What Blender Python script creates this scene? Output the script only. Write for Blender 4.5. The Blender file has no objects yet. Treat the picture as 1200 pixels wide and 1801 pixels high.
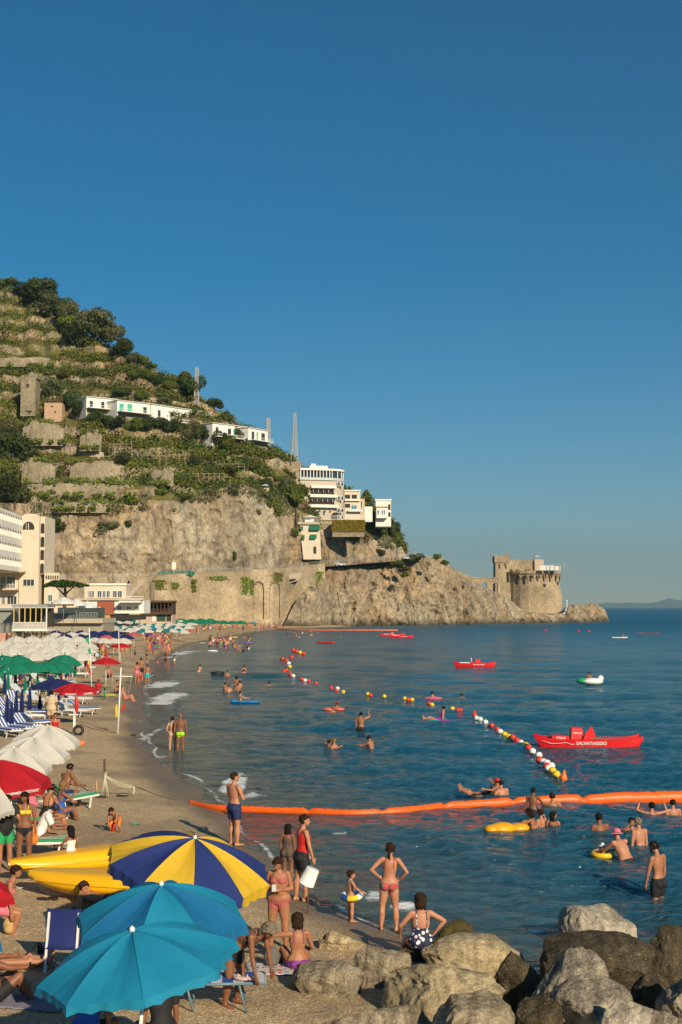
import bpy, bmesh, math, random
import numpy as np
from mathutils import Vector, Matrix
R = math.radians
random.seed(7)
rng = np.random.default_rng(11)
SC = bpy.context.scene
COL = SC.collection

# ---------------------------------------------------------------- camera
HC = 6.3                     # eye height above the sea
FPX = 2300.0                 # focal length in photo pixels
TH = math.atan(167.5/FPX)    # pitch (horizon at y=1068 of 1801)
CX, CY = 600.0, 900.5
cd = bpy.data.cameras.new('camera')
cam = bpy.data.objects.new('camera', cd); COL.objects.link(cam)
cd.sensor_fit = 'VERTICAL'; cd.sensor_height = 36.0
cd.lens = FPX/1801*36.0
cd.clip_start = 0.5; cd.clip_end = 120000
cam.location = (0, 0, HC)
cam.rotation_euler = (R(90)+TH, 0, 0)
SC.camera = cam

# ---------------------------------------------------------------- world + sun
SUN_EL, SUN_AZ = 25.0, 152.0      # azimuth clockwise from +Y (towards the right, behind the camera)
w = bpy.data.worlds.new('World'); SC.world = w; w.use_nodes = True
nt = w.node_tree; nt.nodes.clear()
sky = nt.nodes.new('ShaderNodeTexSky'); sky.sky_type = 'NISHITA'; sky.sun_disc = False
sky.sun_elevation = R(SUN_EL); sky.sun_rotation = R(SUN_AZ)
sky.altitude = 0; sky.air_density = 0.9; sky.dust_density = 0.0; sky.ozone_density = 4.0
bg = nt.nodes.new('ShaderNodeBackground'); bg.inputs[1].default_value = 0.056
ow = nt.nodes.new('ShaderNodeOutputWorld')
hs = nt.nodes.new('ShaderNodeHueSaturation'); hs.inputs['Saturation'].default_value = 1.42; hs.inputs['Hue'].default_value = .490
nt.links.new(sky.outputs[0], hs.inputs['Color']); nt.links.new(hs.outputs[0], bg.inputs[0]); nt.links.new(bg.outputs[0], ow.inputs[0])
sd = bpy.data.lights.new('sun', 'SUN'); sd.energy = 4.7; sd.angle = R(0.5); sd.color = (1.0, 0.84, 0.60)
sun = bpy.data.objects.new('sun', sd); COL.objects.link(sun)
_d = Vector((math.sin(R(SUN_AZ))*math.cos(R(SUN_EL)), math.cos(R(SUN_AZ))*math.cos(R(SUN_EL)), math.sin(R(SUN_EL))))
sun.rotation_euler = _d.to_track_quat('Z', 'Y').to_euler()
sun.location = (40, -60, 60)
SC.view_settings.view_transform = 'Standard'; SC.view_settings.look = 'None'
SC.view_settings.exposure = 0.4; SC.view_settings.gamma = 1
SC.render.engine = 'CYCLES'
SC.cycles.max_bounces = 6; SC.cycles.diffuse_bounces = 3; SC.cycles.glossy_bounces = 3
SC.cycles.transmission_bounces = 4; SC.cycles.transparent_max_bounces = 8
SC.cycles.caustics_reflective = False; SC.cycles.caustics_refractive = False
SC.cycles.use_adaptive_sampling = True; SC.cycles.adaptive_threshold = 0.015

# ---------------------------------------------------------------- pixel -> world
def ray(px, py):
    u = (px-CX)/FPX; v = (CY-py)/FPX
    return np.array([u, math.cos(TH)-v*math.sin(TH), math.sin(TH)+v*math.cos(TH)])
def G(px, py, z=0.0):
    r = ray(px, py); t = (z-HC)/r[2]
    return Vector((r[0]*t, r[1]*t, z))
def D(px, py, Y):
    r = ray(px, py); t = Y/r[1]
    return Vector((r[0]*t, Y, HC+r[2]*t))
def proj(p):
    p = np.asarray(p, float).reshape(-1, 3)
    c, s = math.cos(TH), math.sin(TH)
    z = p[:, 2]-HC
    f = p[:, 1]*c+z*s; u = -p[:, 1]*s+z*c
    return CX+FPX*p[:, 0]/f, CY-FPX*u/f
def ppm(Y): return FPX/Y      # photo pixels per metre at depth Y

# ---------------------------------------------------------------- noise
def _hash(i, j, k, seed):
    h = (i*374761393 + j*668265263 + k*2147483647 + seed*1274126177) & 0xFFFFFFFF
    h = ((h ^ (h >> 13))*1274126177) & 0xFFFFFFFF
    h = ((h ^ (h >> 16))*2246822519) & 0xFFFFFFFF
    return ((h ^ (h >> 15)) & 0xFFFFFF)/float(0xFFFFFF)
def vn(p, seed=0):
    p = np.asarray(p, float); i = np.floor(p).astype(np.int64); f = p-i; f = f*f*(3-2*f)
    out = 0
    for a in (0, 1):
        wx = f[:, 0] if a else 1-f[:, 0]
        for b in (0, 1):
            wy = f[:, 1] if b else 1-f[:, 1]
            for c in (0, 1):
                wz = f[:, 2] if c else 1-f[:, 2]
                out = out+wx*wy*wz*_hash(i[:, 0]+a, i[:, 1]+b, i[:, 2]+c, seed)
    return out*2-1
def fbm(p, scale, octs=4, seed=0, gain=.5, ridge=False):
    p = np.asarray(p, float)/scale; o = 0; a = 1; n = 0
    for k in range(octs):
        v = vn(p, seed+k*17)
        if ridge: v = 1-2*np.abs(v)
        o = o+v*a; n += a; a *= gain; p = p*2.03+5.1
    return o/n

# ---------------------------------------------------------------- shared helpers
def tag(o, label=None, cat=None, group=None, kind=None):
    if label: o['label'] = label
    if cat: o['category'] = cat
    if group: o['group'] = group
    if kind: o['kind'] = kind
    return o
def empty(name, loc=(0, 0, 0), rz=0, label=None, cat=None, group=None):
    o = bpy.data.objects.new(name, None); COL.objects.link(o)
    o.location = loc; o.rotation_euler = (0, 0, rz); o.empty_display_size = .2
    return tag(o, label, cat, group)
def link(name, me, mats=(), parent=None, smooth=False):
    o = bpy.data.objects.new(name, me); COL.objects.link(o)
    if not isinstance(mats, (list, tuple)): mats = [mats]
    for m in mats: me.materials.append(m)
    if smooth and len(me.polygons): me.polygons.foreach_set('use_smooth', [True]*len(me.polygons))
    if parent: o.parent = parent
    return o
def copy_tree(o, parent=None):
    c = o.copy(); COL.objects.link(c)
    if parent: c.parent = parent
    for ch in list(o.children): copy_tree(ch, c)
    return c
def np_mesh(name, V, F):
    me = bpy.data.meshes.new(name); V = np.asarray(V, np.float32); F = np.asarray(F, np.int32)
    k = F.shape[1]
    me.vertices.add(len(V)); me.vertices.foreach_set('co', V.ravel())
    me.loops.add(F.size); me.loops.foreach_set('vertex_index', F.ravel())
    me.polygons.add(len(F)); me.polygons.foreach_set('loop_start', np.arange(0, F.size, k, dtype=np.int32))
    me.polygons.foreach_set('loop_total', np.full(len(F), k, np.int32))
    me.update(calc_edges=True); return me
def grid_faces(nr, nc):
    i = np.arange(nr-1)[:, None]*nc+np.arange(nc-1)[None, :]; i = i.ravel()
    return np.stack([i, i+1, i+nc+1, i+nc], 1)
def vattr(me, name, a):
    at = me.attributes.new(name, 'FLOAT', 'POINT'); at.data.foreach_set('value', np.asarray(a, np.float32)); return at
def smoothstep(a, b, x):
    t = np.clip((np.asarray(x, float)-a)/(b-a), 0, 1); return t*t*(3-2*t)

class MB:
    """collects shapes that become ONE mesh object"""
    def __init__(s): s.v = []; s.f = []; s.m = []; s.sm = []
    def add(s, V, F, mi=0, smooth=False):
        b = len(s.v); s.v += [tuple(float(c) for c in p) for p in V]
        for f in F: s.f.append([b+i for i in f]); s.m.append(mi); s.sm.append(smooth)
        return s
    def box(s, c, d, rz=0, mi=0, M=None):
        x, y, z = d[0]/2, d[1]/2, d[2]/2
        V = [Vector((a*x, b*y, e*z)) for e in (-1, 1) for b in (-1, 1) for a in (-1, 1)]
        if M is None: M = Matrix.Rotation(rz, 3, 'Z')
        V = [M @ v+Vector(c) for v in V]
        return s.add(V, [(0, 2, 3, 1), (4, 5, 7, 6), (0, 1, 5, 4), (2, 6, 7, 3), (0, 4, 6, 2), (1, 3, 7, 5)], mi)
    def prism(s, pts, z0, z1, mi=0):
        n = len(pts)
        V = [(p[0], p[1], z0) for p in pts]+[(p[0], p[1], z1) for p in pts]
        F = [(i, (i+1) % n, n+(i+1) % n, n+i) for i in range(n)]+[list(range(n))[::-1], list(range(n, 2*n))]
        return s.add(V, F, mi)
    def tube(s, P, r, n=8, mi=0, caps=True, smooth=True, ry=None):
        P = [Vector(p) for p in P]; m = len(P)
        rr = r if isinstance(r, (list, tuple)) else [r]*m
        V = []; prev = None
        for i, p in enumerate(P):
            t = (P[min(i+1, m-1)]-P[max(i-1, 0)]); t = t.normalized() if t.length > 1e-9 else Vector((0, 0, 1))
            if prev is None:
                a = Vector((0, 0, 1)) if abs(t.z) < .9 else Vector((0, 1, 0)); u = t.cross(a).normalized()
            else:
                u = (prev-t*prev.dot(t)); u = u.normalized() if u.length > 1e-6 else prev
            prev = u; w_ = t.cross(u)
            for k in range(n):
                a = 2*math.pi*k/n; V.append(p+u*math.cos(a)*rr[i]+w_*math.sin(a)*(rr[i] if ry is None else ry))
        F = [(i*n+k, i*n+(k+1) % n, (i+1)*n+(k+1) % n, (i+1)*n+k) for i in range(m-1) for k in range(n)]
        s.add(V, F, mi, smooth)
        if caps:
            s.f.append([len(s.v)-n*m+k for k in range(n)][::-1]); s.m.append(mi); s.sm.append(False)
            s.f.append([len(s.v)-n+k for k in range(n)]); s.m.append(mi); s.sm.append(False)
        return s
    def bar(s, a, b, w_, h=None, mi=0):
        a = Vector(a); b = Vector(b); d = b-a; L = d.length; h = h or w_
        q = d.to_track_quat('Z', 'Y').to_matrix()
        return s.box((a+b)/2, (w_, h, L), M=q, mi=mi)
    def lathe(s, prof, n=16, c=(0, 0, 0), mi=0, M=None, smooth=True):
        V = []; c = Vector(c)
        for r_, z in prof:
            for k in range(n):
                a = 2*math.pi*k/n; p = Vector((r_*math.cos(a), r_*math.sin(a), z))
                V.append((M @ p if M else p)+c)
        F = [(i*n+k, i*n+(k+1) % n, (i+1)*n+(k+1) % n, (i+1)*n+k) for i in range(len(prof)-1) for k in range(n)]
        return s.add(V, F, mi, smooth)
    def ell(s, c, r, n=12, m=8, mi=0, M=None):
        prof = [(max(1e-4, math.sin(math.pi*i/m)), -math.cos(math.pi*i/m)) for i in range(m+1)]
        V = []; c = Vector(c)
        for r_, z in prof:
            for k in range(n):
                a = 2*math.pi*k/n; p = Vector((r_*math.cos(a)*r[0], r_*math.sin(a)*r[1], z*r[2]))
                V.append((M @ p if M else p)+c)
        F = [(i*n+k, i*n+(k+1) % n, (i+1)*n+(k+1) % n, (i+1)*n+k) for i in range(m) for k in range(n)]
        return s.add(V, F, mi, True)
    def quad(s, a, b, c, d, mi=0): return s.add([a, b, c, d], [(0, 1, 2, 3)], mi)
    def build(s, name, mats, parent=None, M=None):
        me = bpy.data.meshes.new(name)
        V = s.v
        if M is not None: V = [M @ Vector(v) for v in V]
        me.from_pydata([tuple(v) for v in V], [], s.f)
        me.polygons.foreach_set('material_index', s.m); me.polygons.foreach_set('use_smooth', s.sm)
        me.update()
        return link(name, me, mats, parent)

# ---------------------------------------------------------------- materials
MATS = {}
class NT:
    def __init__(s, name):
        s.m = bpy.data.materials.new(name); s.m.use_nodes = True; s.t = s.m.node_tree
        s.b = s.t.nodes['Principled BSDF']; s.out = s.t.nodes['Material Output']
    def n(s, typ, **kw):
        o = s.t.nodes.new(typ)
        for k, v in kw.items():
            if k.startswith('_'): setattr(o, k[1:], v)
            else: o.inputs[k.replace('__', ' ')].default_value = v
        return o
    def l(s, a, b): s.t.links.new(a, b)
    def noise(s, scale, detail=4, vec=None, rough=.55):
        o = s.n('ShaderNodeTexNoise'); o.inputs['Scale'].default_value = scale; o.inputs['Detail'].default_value = detail
        o.inputs['Roughness'].default_value = rough
        if vec is not None: s.l(vec, o.inputs['Vector'])
        return o.outputs['Fac']
    def ramp(s, fac, pts):
        o = s.n('ShaderNodeValToRGB'); e = o.color_ramp.elements
        while len(e) > 1: e.remove(e[0])
        e[0].position = pts[0][0]; e[0].color = tuple(pts[0][1])+(1,) if not isinstance(pts[0][1], (int, float)) else (pts[0][1],)*3+(1,)
        for p, c in pts[1:]:
            x = e.new(p); x.color = (tuple(c)+(1,)) if not isinstance(c, (int, float)) else (c, c, c, 1)
        s.l(fac, o.inputs[0]); return o.outputs[0]
    def mix(s, fac, a, b, mode='MIX'):
        o = s.n('ShaderNodeMix'); o.data_type = 'RGBA'; o.blend_type = mode
        for sock, v in ((o.inputs[0], fac), (o.inputs[6], a), (o.inputs[7], b)):
            if hasattr(v, 'links'): s.l(v, sock)
            elif isinstance(v, (int, float)): sock.default_value = v
            else: sock.default_value = tuple(v)+(1,)
        return o.outputs[2]
    def math(s, op, a, b=0.0, clamp=False):
        o = s.n('ShaderNodeMath'); o.operation = op; o.use_clamp = clamp
        for sock, v in ((o.inputs[0], a), (o.inputs[1], b)):
            if hasattr(v, 'links'): s.l(v, sock)
            else: sock.default_value = v
        return o.outputs[0]
    def attr(s, name):
        o = s.n('ShaderNodeAttribute'); o.attribute_name = name; return o
    def coord(s, which='Object'): return s.n('ShaderNodeTexCoord').outputs[which]
    def pos(s): return s.n('ShaderNodeNewGeometry').outputs['Position']
    def bump(s, h, strength=.3, dist=.02, normal=None):
        o = s.n('ShaderNodeBump'); o.inputs['Strength'].default_value = strength; o.inputs['Distance'].default_value = dist
        s.l(h, o.inputs['Height'])
        if normal is not None: s.l(normal, o.inputs['Normal'])
        return o.outputs[0]
    def set(s, **kw):
        for k, v in kw.items():
            k = {'base': 'Base Color', 'rough': 'Roughness', 'normal': 'Normal', 'metal': 'Metallic', 'spec': 'Specular IOR Level'}.get(k, k)
            sock = s.b.inputs[k]
            if hasattr(v, 'links'): s.l(v, sock)
            elif isinstance(v, (int, float)): sock.default_value = v
            else: sock.default_value = tuple(v)+(1,)
        return s
def mat(name, c, rough=.7, var=.18, scale=8, bump=.0, bdist=.02, metal=0, spec=.4, trans=0, bscale=None):
    """plain surface with procedural mottling"""
    if name in MATS: return MATS[name]
    k = NT(name); co = k.coord()
    n1 = k.noise(scale, 5, co); n2 = k.noise(scale*6, 3, co)
    f = k.math('ADD', k.math('MULTIPLY', n1, .7), k.math('MULTIPLY', n2, .3))
    lo = [x*(1-var) for x in c]; hi = [min(1, x*(1+var)) for x in c]
    col = k.ramp(f, [(.3, lo), (.7, hi)])
    k.set(base=col, rough=rough, metal=metal, spec=spec)
    if bump: k.set(normal=k.bump(k.noise(bscale or scale*4, 5, co), bump, bdist))
    if trans:
        tr = k.n('ShaderNodeBsdfTranslucent'); k.l(col, tr.inputs[0]); mx = k.n('ShaderNodeMixShader'); mx.inputs[0].default_value = trans
        k.l(k.b.outputs[0], mx.inputs[1]); k.l(tr.outputs[0], mx.inputs[2]); k.l(mx.outputs[0], k.out.inputs[0])
    MATS[name] = k.m; return k.m
# ================================================================= SHORE + BEACH
SHORE = [(40, 13), (22, 17), (12, 18.5), (6, 20.4)]
for _p in [(845, 1700), (760, 1662), (690, 1637), (600, 1604), (530, 1565), (470, 1512), (415, 1440), (345, 1385),
           (290, 1347), (262, 1308), (253, 1285), (258, 1245), (250, 1215), (268, 1182), (292, 1157), (330, 1136),
           (395, 1121), (450, 1111), (500, 1106.5), (560, 1104.5)]:
    _g = G(*_p); SHORE.append((_g.x, _g.y))
SHORE += [(4, 425), (0, 470), (-60, 640), (-900, 4000)]
_S = np.array(SHORE)
def shore_dist(x, y):
    """signed distance to the waterline, + inland"""
    x = np.asarray(x, float); y = np.asarray(y, float)
    best = np.full(x.shape, 1e9); sg = np.zeros(x.shape)
    for i in range(len(_S)-1):
        a = _S[i]; b = _S[i+1]; d = b-a; L2 = d@d
        t = np.clip(((x-a[0])*d[0]+(y-a[1])*d[1])/L2, 0, 1)
        qx = a[0]+t*d[0]-x; qy = a[1]+t*d[1]-y; dd = np.sqrt(qx*qx+qy*qy)
        cr = d[0]*(y-a[1])-d[1]*(x-a[0])
        m = dd < best-1e-7
        best = np.where(m, dd, best); sg = np.where(m, np.sign(cr), sg)
    return best*sg
def gz(x, y):
    x = np.asarray(x, float); y = np.asarray(y, float)
    s = shore_dist(x, y)
    z = np.interp(s, [-300, -40, -8, -3, 0, 1.5, 4, 9, 18, 30, 60, 400], [-8, -4, -1.3, -.42, -.02, .14, .34, .58, .85, 1.1, 1.7, 2.2])
    p = np.stack([x, y, x*0], -1).reshape(-1, 3)
    n = fbm(p, 5.0, 3, 5).reshape(x.shape)*.07+fbm(p, 1.1, 2, 8).reshape(x.shape)*.025
    return z+n*smoothstep(.3, 3, s)
def B(px, py):
    """world point where the view ray through a pixel meets the beach"""
    r = ray(px, py); t0 = 5/r[1]
    t1 = min(900.0, (-.5-HC)/r[2]) if r[2] < 0 else 900.0
    ts = np.linspace(t0, t1, 900); x = r[0]*ts; y = r[1]*ts; z = HC+r[2]*ts
    g = gz(x, y); m = np.nonzero(z <= g)[0]
    if not len(m): return G(px, py, 0) if r[2] < 0 else None
    i = max(1, m[0]); a = (z[i-1]-g[i-1]); b = (z[i]-g[i]); k = a/(a-b+1e-12)
    t = ts[i-1]+(ts[i]-ts[i-1])*k; return Vector((r[0]*t, r[1]*t, HC+r[2]*t))
def gnd(x, y): return float(gz(np.array([x]), np.array([y]))[0])

def sand_mat():
    k = NT('gravel sand'); p = k.pos()
    n1 = k.noise(.35, 4, p); n2 = k.noise(2.2, 5, p); n3 = k.noise(28, 4, p, .7)
    vo = k.n('ShaderNodeTexVoronoi'); vo.inputs['Scale'].default_value = 34; k.l(p, vo.inputs['Vector'])
    sep = k.n('ShaderNodeSeparateColor'); k.l(vo.outputs['Color'], sep.inputs[0])
    base = k.ramp(k.math('ADD', k.math('MULTIPLY', n1, .5), k.math('MULTIPLY', n2, .5)), [(.32, (.45, .33, .195)), (.68, (.62, .475, .29))])
    peb = k.ramp(sep.outputs[0], [(0, (.42, .40, .38)), (.35, (.86, .84, .8)), (.8, (1.15, 1.1, 1.02)), (1, (1.7, 1.66, 1.6))])
    c = k.mix(.8, base, peb, 'MULTIPLY')
    g = k.ramp(n3, [(.3, .72), (.75, 1.15)])
    c = k.mix(1, c, g, 'MULTIPLY')
    wet = k.attr('wet').outputs['Fac']
    c = k.mix(wet, c, k.mix(1, c, (.42, .42, .44), 'MULTIPLY'))
    k.set(base=c, rough=k.math('SUBTRACT', .95, k.math('MULTIPLY', wet, .55)), spec=.35,
          normal=k.bump(k.math('ADD', k.math('MULTIPLY', n2, 3), k.math('ADD', n3, vo.outputs['Distance'])), .55, .03))
    return k.m
def build_beach():
    nc, nr = 620, 560
    ang = np.concatenate([np.linspace(-1.2, -.33, 60, endpoint=False), np.linspace(-.33, .33, 500), np.linspace(.34, 1.2, 60)])
    dist = 7*np.power(1500/7, np.linspace(0, 1, nr))
    A, Dd = np.meshgrid(ang, dist); x = np.tan(A)*Dd; y = Dd.copy()
    x = x.ravel(); y = y.ravel(); z = gz(x, y); s = shore_dist(x, y)
    P = np.stack([x, y, z*0], 1)
    # trampled lumps, only where the mesh is fine enough to carry them
    amp = np.clip(1-y/70, 0, 1)*smoothstep(.6, 2.5, s)
    z = z+amp*(fbm(P, .45, 3, 31)*.05)
    run = fbm(P, 2.6, 2, 3)*.9+fbm(P, 9, 2, 4)*1.4
    wet = 1-smoothstep(.1, 1.0, (s-.5+run*.5)/1.5)
    wet = np.maximum(wet, .55*smoothstep(.45, .75, fbm(P, 2.2, 3, 44)*.5+.5)*(1-smoothstep(3, 7, s)))
    me = np_mesh('beach', np.stack([x, y, z], 1), grid_faces(len(dist), len(ang)))
    vattr(me, 'wet', wet)
    o = link('beach', me, sand_mat(), smooth=True); tag(o, kind='structure')
build_beach()

# ================================================================= SEA
def sea_mat():
    k = NT('sea water'); p = k.pos()
    mp = k.n('ShaderNodeMapping'); mp.inputs['Scale'].default_value = (.55, 1.0, 1.0); mp.inputs['Rotation'].default_value = (0, 0, R(14)); k.l(p, mp.inputs['Vector'])
    v = mp.outputs[0]
    n1 = k.noise(1.25, 3, v, .55); n2 = k.noise(5.0, 3, v, .6); n3 = k.noise(12, 3, v, .55)
    far = k.attr('far').outputs['Fac']
    h = k.math('ADD', k.math('ADD', k.math('MULTIPLY', n1, .34), k.math('MULTIPLY', n2, .26)), k.math('MULTIPLY', n3, k.math('MULTIPLY', k.math('SUBTRACT', 1.0, far), .075)))
    bmp = k.bump(h, 1.0, 1.0)
    farc = k.math('MULTIPLY', far, .5)
    depth = k.attr('depth').outputs['Fac']
    big = k.noise(.035, 3, v)
    deep = k.mix(big, (.003, .068, .118), (.008, .104, .160))
    deep = k.mix(farc, deep, (.003, .075, .150))
    c = k.mix(k.ramp(depth, [(.0, 0), (.25, .45), (.6, .85), (1, 1)]), (.055, .085, .085), deep)
    foam = k.attr('foam').outputs['Fac']
    fn = k.noise(5, 5, p, .7)
    fm = k.math('MULTIPLY', k.math('SUBTRACT', k.math('ADD', foam, k.math('MULTIPLY', fn, .9)), .95), 4.0, True)
    k.set(base=k.mix(fm, c, (.75, .76, .74)), rough=k.math('ADD', k.math('ADD', .09, k.math('MULTIPLY', far, .26)), k.math('MULTIPLY', fm, .5)), normal=bmp, spec=.5)
    k.b.inputs['IOR'].default_value = 1.33; k.b.inputs['Subsurface Weight'].default_value = .85; k.b.inputs['Subsurface Radius'].default_value = (.5, 1, 1.2); k.b.inputs['Subsurface Scale'].default_value = .8
    return k.m
def waves(x, y, spacing):
    z = np.zeros_like(x); r2 = np.random.default_rng(5)
    for i in range(46):
        L = .55*math.pow(1.085, i*1.0)*(1+.2*r2.random()); a = .0066*L**.52
        th = R(252+r2.normal()*34); kx, ky = math.cos(th)*2*math.pi/L, math.sin(th)*2*math.pi/L
        att = 1-smoothstep(.22, .45, spacing/L)
        ph = kx*x+ky*y+r2.random()*6.28
        z += a*att*(np.sin(ph)+.25*np.cos(2*ph))
    return z
def build_sea():
    ang = np.concatenate([np.linspace(-1.25, -.3, 50, endpoint=False), np.linspace(-.3, .3, 760), np.linspace(.305, 1.25, 50)])
    pyr = np.concatenate([np.linspace(2100, 1830, 20, endpoint=False), np.linspace(1830, 1110, 640, endpoint=False), np.linspace(1110, 1074, 90, endpoint=False)])
    dist = np.array([G(600, p).y for p in pyr]); dist = np.concatenate([dist, dist[-1]*np.power(60000/dist[-1], np.linspace(.03, 1, 30))])
    A, Dd = np.meshgrid(ang, dist); x = (np.tan(A)*Dd).ravel(); y = Dd.ravel()
    sp = np.gradient(dist); SP = np.repeat(sp, len(ang))
    s = -shore_dist(x, y)
    z = waves(x, y, SP)
    P = np.stack([x, y, x*0], 1)
    run = fbm(P, 2.6, 2, 3)*.9+fbm(P, 9, 2, 4)*1.4
    z = z*np.clip(.25+s/14, .12, 1)
    # small breakers near the shore: a few arcs parallel to it
    w1 = fbm(P, 14, 2, 61)*1.6
    for s0, a0, th in ((2.4, .13, .1), (5.2, .10, .0), (9.5, .08, -.1)):
        u = s+w1-s0; gate = smoothstep(th, th+.35, fbm(P, 10, 2, int(s0*10)))
        front = np.where(u < 0, np.exp(-(u/.28)**2), np.exp(-(u/1.1)**2))
        z += a0*gate*front*smoothstep(60, 260, 320-y)
    foam = np.zeros_like(x)
    edge = s+run*.35
    foam = np.maximum(foam, np.exp(-((edge-.12)/.16)**2)*(.30+.62*(fbm(P, 1.7, 3, 88)*.5+.5))*(y < 130))
    foam = np.maximum(foam, np.exp(-((edge-1.1)/.25)**2)*.5*smoothstep(-.1, .5, fbm(P, 6, 2, 19)))
    def patch(px, py, rx, ry, st=.75):
        g = G(px, py); yy = g.y/(py-1068.)
        dx = (x-g.x)/(rx*g.y/FPX); dy = (y-g.y)/(ry*yy); r_ = dx*dx+dy*dy
        return 1.5*st*np.exp(-r_*.9)*(.10+1.25*(fbm(P*[1.6, 1, 1], .9*max(1, g.y/50), 4, 77, .65)*.5+.5))
    for a in ((412, 1378, 24, 22, .95), (440, 1397, 34, 7, .7), (290, 1203, 32, 8, 1.0), (300, 1225, 34, 9, 1.0), (278, 1236, 40, 6, .8), (268, 1290, 12, 24, .6), (284, 1330, 34, 10, .45),
              (325, 1148, 26, 4, .9), (290, 1156, 30, 3.5, .8), (268, 1162, 30, 3, .6), (668, 1574, 30, 14, .9), (716, 1590, 34, 9, .95), (600, 1468, 30, 5, .45),
              (545, 1440, 40, 5, .35), (930, 1632, 40, 7, .5), (990, 1640, 40, 7, .4), (345, 1132, 20, 3, .7), (390, 1418, 50, 5, .35)):
        foam = np.maximum(foam, patch(*a))
    depth = np.clip((s+fbm(P, 8, 2, 21)*1.5)/11, 0, 1)
    depth = depth*.85+.15*smoothstep(25, 80, s)
    keep = z
    me = np_mesh('sea', np.stack([x, y, keep+.0], 1), grid_faces(len(dist), len(ang)))
    vattr(me, 'foam', foam); vattr(me, 'depth', depth); vattr(me, 'far', smoothstep(60, 500, y))
    o = link('sea', me, sea_mat(), smooth=True); tag(o, kind='structure')
build_sea()

# ================================================================= HILLSIDE
def rock_mat(name, warm=1.0, veg=1.0):
    k = NT(name); p = k.pos()
    mp = k.n('ShaderNodeMapping'); mp.inputs['Scale'].default_value = (1, 1, .6); k.l(p, mp.inputs['Vector']); v = mp.outputs[0]
    n1 = k.noise(.05, 5, v); n2 = k.noise(.28, 7, v, .65); n3 = k.noise(1.5, 6, v, .7)
    c = k.ramp(n1, [(.3, (.33, .275, .20)), (.5, (.45, .385, .28)), (.7, (.56, .50, .39))])
    c2 = k.ramp(n2, [(.36, (.50, .47, .45)), (.5, (.95, .93, .9)), (.66, (1.25, 1.2, 1.1))])
    c = k.mix(.85, c, c2, 'MULTIPLY')
    c = k.mix(.6, c, k.ramp(n3, [(.3, .5), (.7, 1.3)]), 'MULTIPLY')
    sep = k.n('ShaderNodeSeparateXYZ'); k.l(p, sep.inputs[0])
    n5 = k.noise(.85, 9, v, .8); c = k.mix(.75, c, k.ramp(n5, [(.34, .22), (.44, .85), (.6, 1.12)]), 'MULTIPLY')  # noise paints crevice shade into the rock colour
    c = k.mix(k.ramp(k.noise(.09, 4, p), [(.46, 0), (.62, .55)]), c, k.mix(1, c, (.80, .86, .95), 'MULTIPLY'))
    c = k.mix(k.ramp(k.noise(.045, 5, p, .6), [(.42, 0), (.6, .6)]), c, k.mix(1, c, (1.12, .86, .62), 'MULTIPLY'))
    vo = k.n('ShaderNodeTexVoronoi'); vo.feature = 'DISTANCE_TO_EDGE'; vo.inputs['Scale'].default_value = .16
    vm = k.n('ShaderNodeVectorMath'); vm.operation = 'ADD'; k.l(p, vm.inputs[0]); nc = k.n('ShaderNodeTexNoise'); nc.inputs['Scale'].default_value = .25; nc.inputs['Detail'].default_value = 6; k.l(p, nc.inputs['Vector'])
    sc = k.n('ShaderNodeVectorMath'); sc.operation = 'SCALE'; sc.inputs['Scale'].default_value = 7; k.l(nc.outputs['Color'], sc.inputs[0]); k.l(sc.outputs[0], vm.inputs[1]); k.l(vm.outputs[0], vo.inputs['Vector'])
    c = k.mix(.42, c, k.ramp(vo.outputs['Distance'], [(.0, .25), (.05, .8), (.16, 1.08)]), 'MULTIPLY')  # cell edges darken the colour as painted shade in cracks
    # dark tidal band just above the sea
    zb = k.math('ADD', sep.outputs[2], k.math('MULTIPLY', n2, 3.0))
    tide = k.ramp(k.math('DIVIDE', zb, 10.0), [(.18, .28), (.42, 1)])
    c = k.mix(1, c, tide, 'MULTIPLY')
    vg = k.attr('veg').outputs['Fac']
    vn_ = k.noise(.5, 6, v, .7); vn2 = k.noise(.12, 3, p)
    green = k.mix(vn2, (.075, .095, .018), (.20, .185, .05))
    green = k.mix(k.ramp(k.noise(.2, 3, p), [(.5, 0), (.62, .9)]), green, (.27, .20, .09))
    vf = k.math('MULTIPLY', k.math('SUBTRACT', k.math('ADD', vg, k.math('MULTIPLY', vn_, .9)), .95), 7.0, True)
    k.set(base=k.mix(vf, c, green), rough=.95, spec=.15,
          normal=k.bump(k.math('ADD', k.math('MULTIPLY', n2, 2.0), n3), .8, .9))
    return k.m
ROCK = rock_mat('cliff limestone')

LX = [-260, 0, 60, 130, 205, 260, 330, 390, 430, 480, 540, 600, 640, 690, 705, 712, 720]
LYs = [450, 502, 530, 580, 618, 642, 684, 728, 752, 790, 828, 862, 882, 917, 955, 975, 992]      # skyline
LYc = [880, 885, 888, 884, 888, 880, 880, 862, 852, 878, 905, 925, 938, 948, 962, 976, 992]      # top of the bare cliff
def f_ys(px): return np.interp(px, LX, LYs)
def f_yc(px): return np.interp(px, LX, LYc)
def f_yr(px): return np.interp(px, [-260, 230, 300, 400, 500, 560, 620, 690, 712, 745], [1024, 1022, 1017, 1012, 1005, 998.5, 994, 988, 984, 980])
def f_Y0(px): return np.interp(px, [-260, 0, 230, 350, 480, 560, 650, 767, 850, 912, 1000, 1067], [330, 352, 366, 382, 398, 424, 445, 462, 490, 526, 540, 566])
def tanv(px, py):
    r = ray(px, py); return r[2]/r[1], r[0]/r[1]
STEP, SLOPE = 7.0, .80
def stairR(w): fl = np.floor(w); f = w-fl; return fl+.06*np.clip(f/.36, 0, 1)+.94*np.clip((f-.36)/.64, 0, 1)
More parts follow.
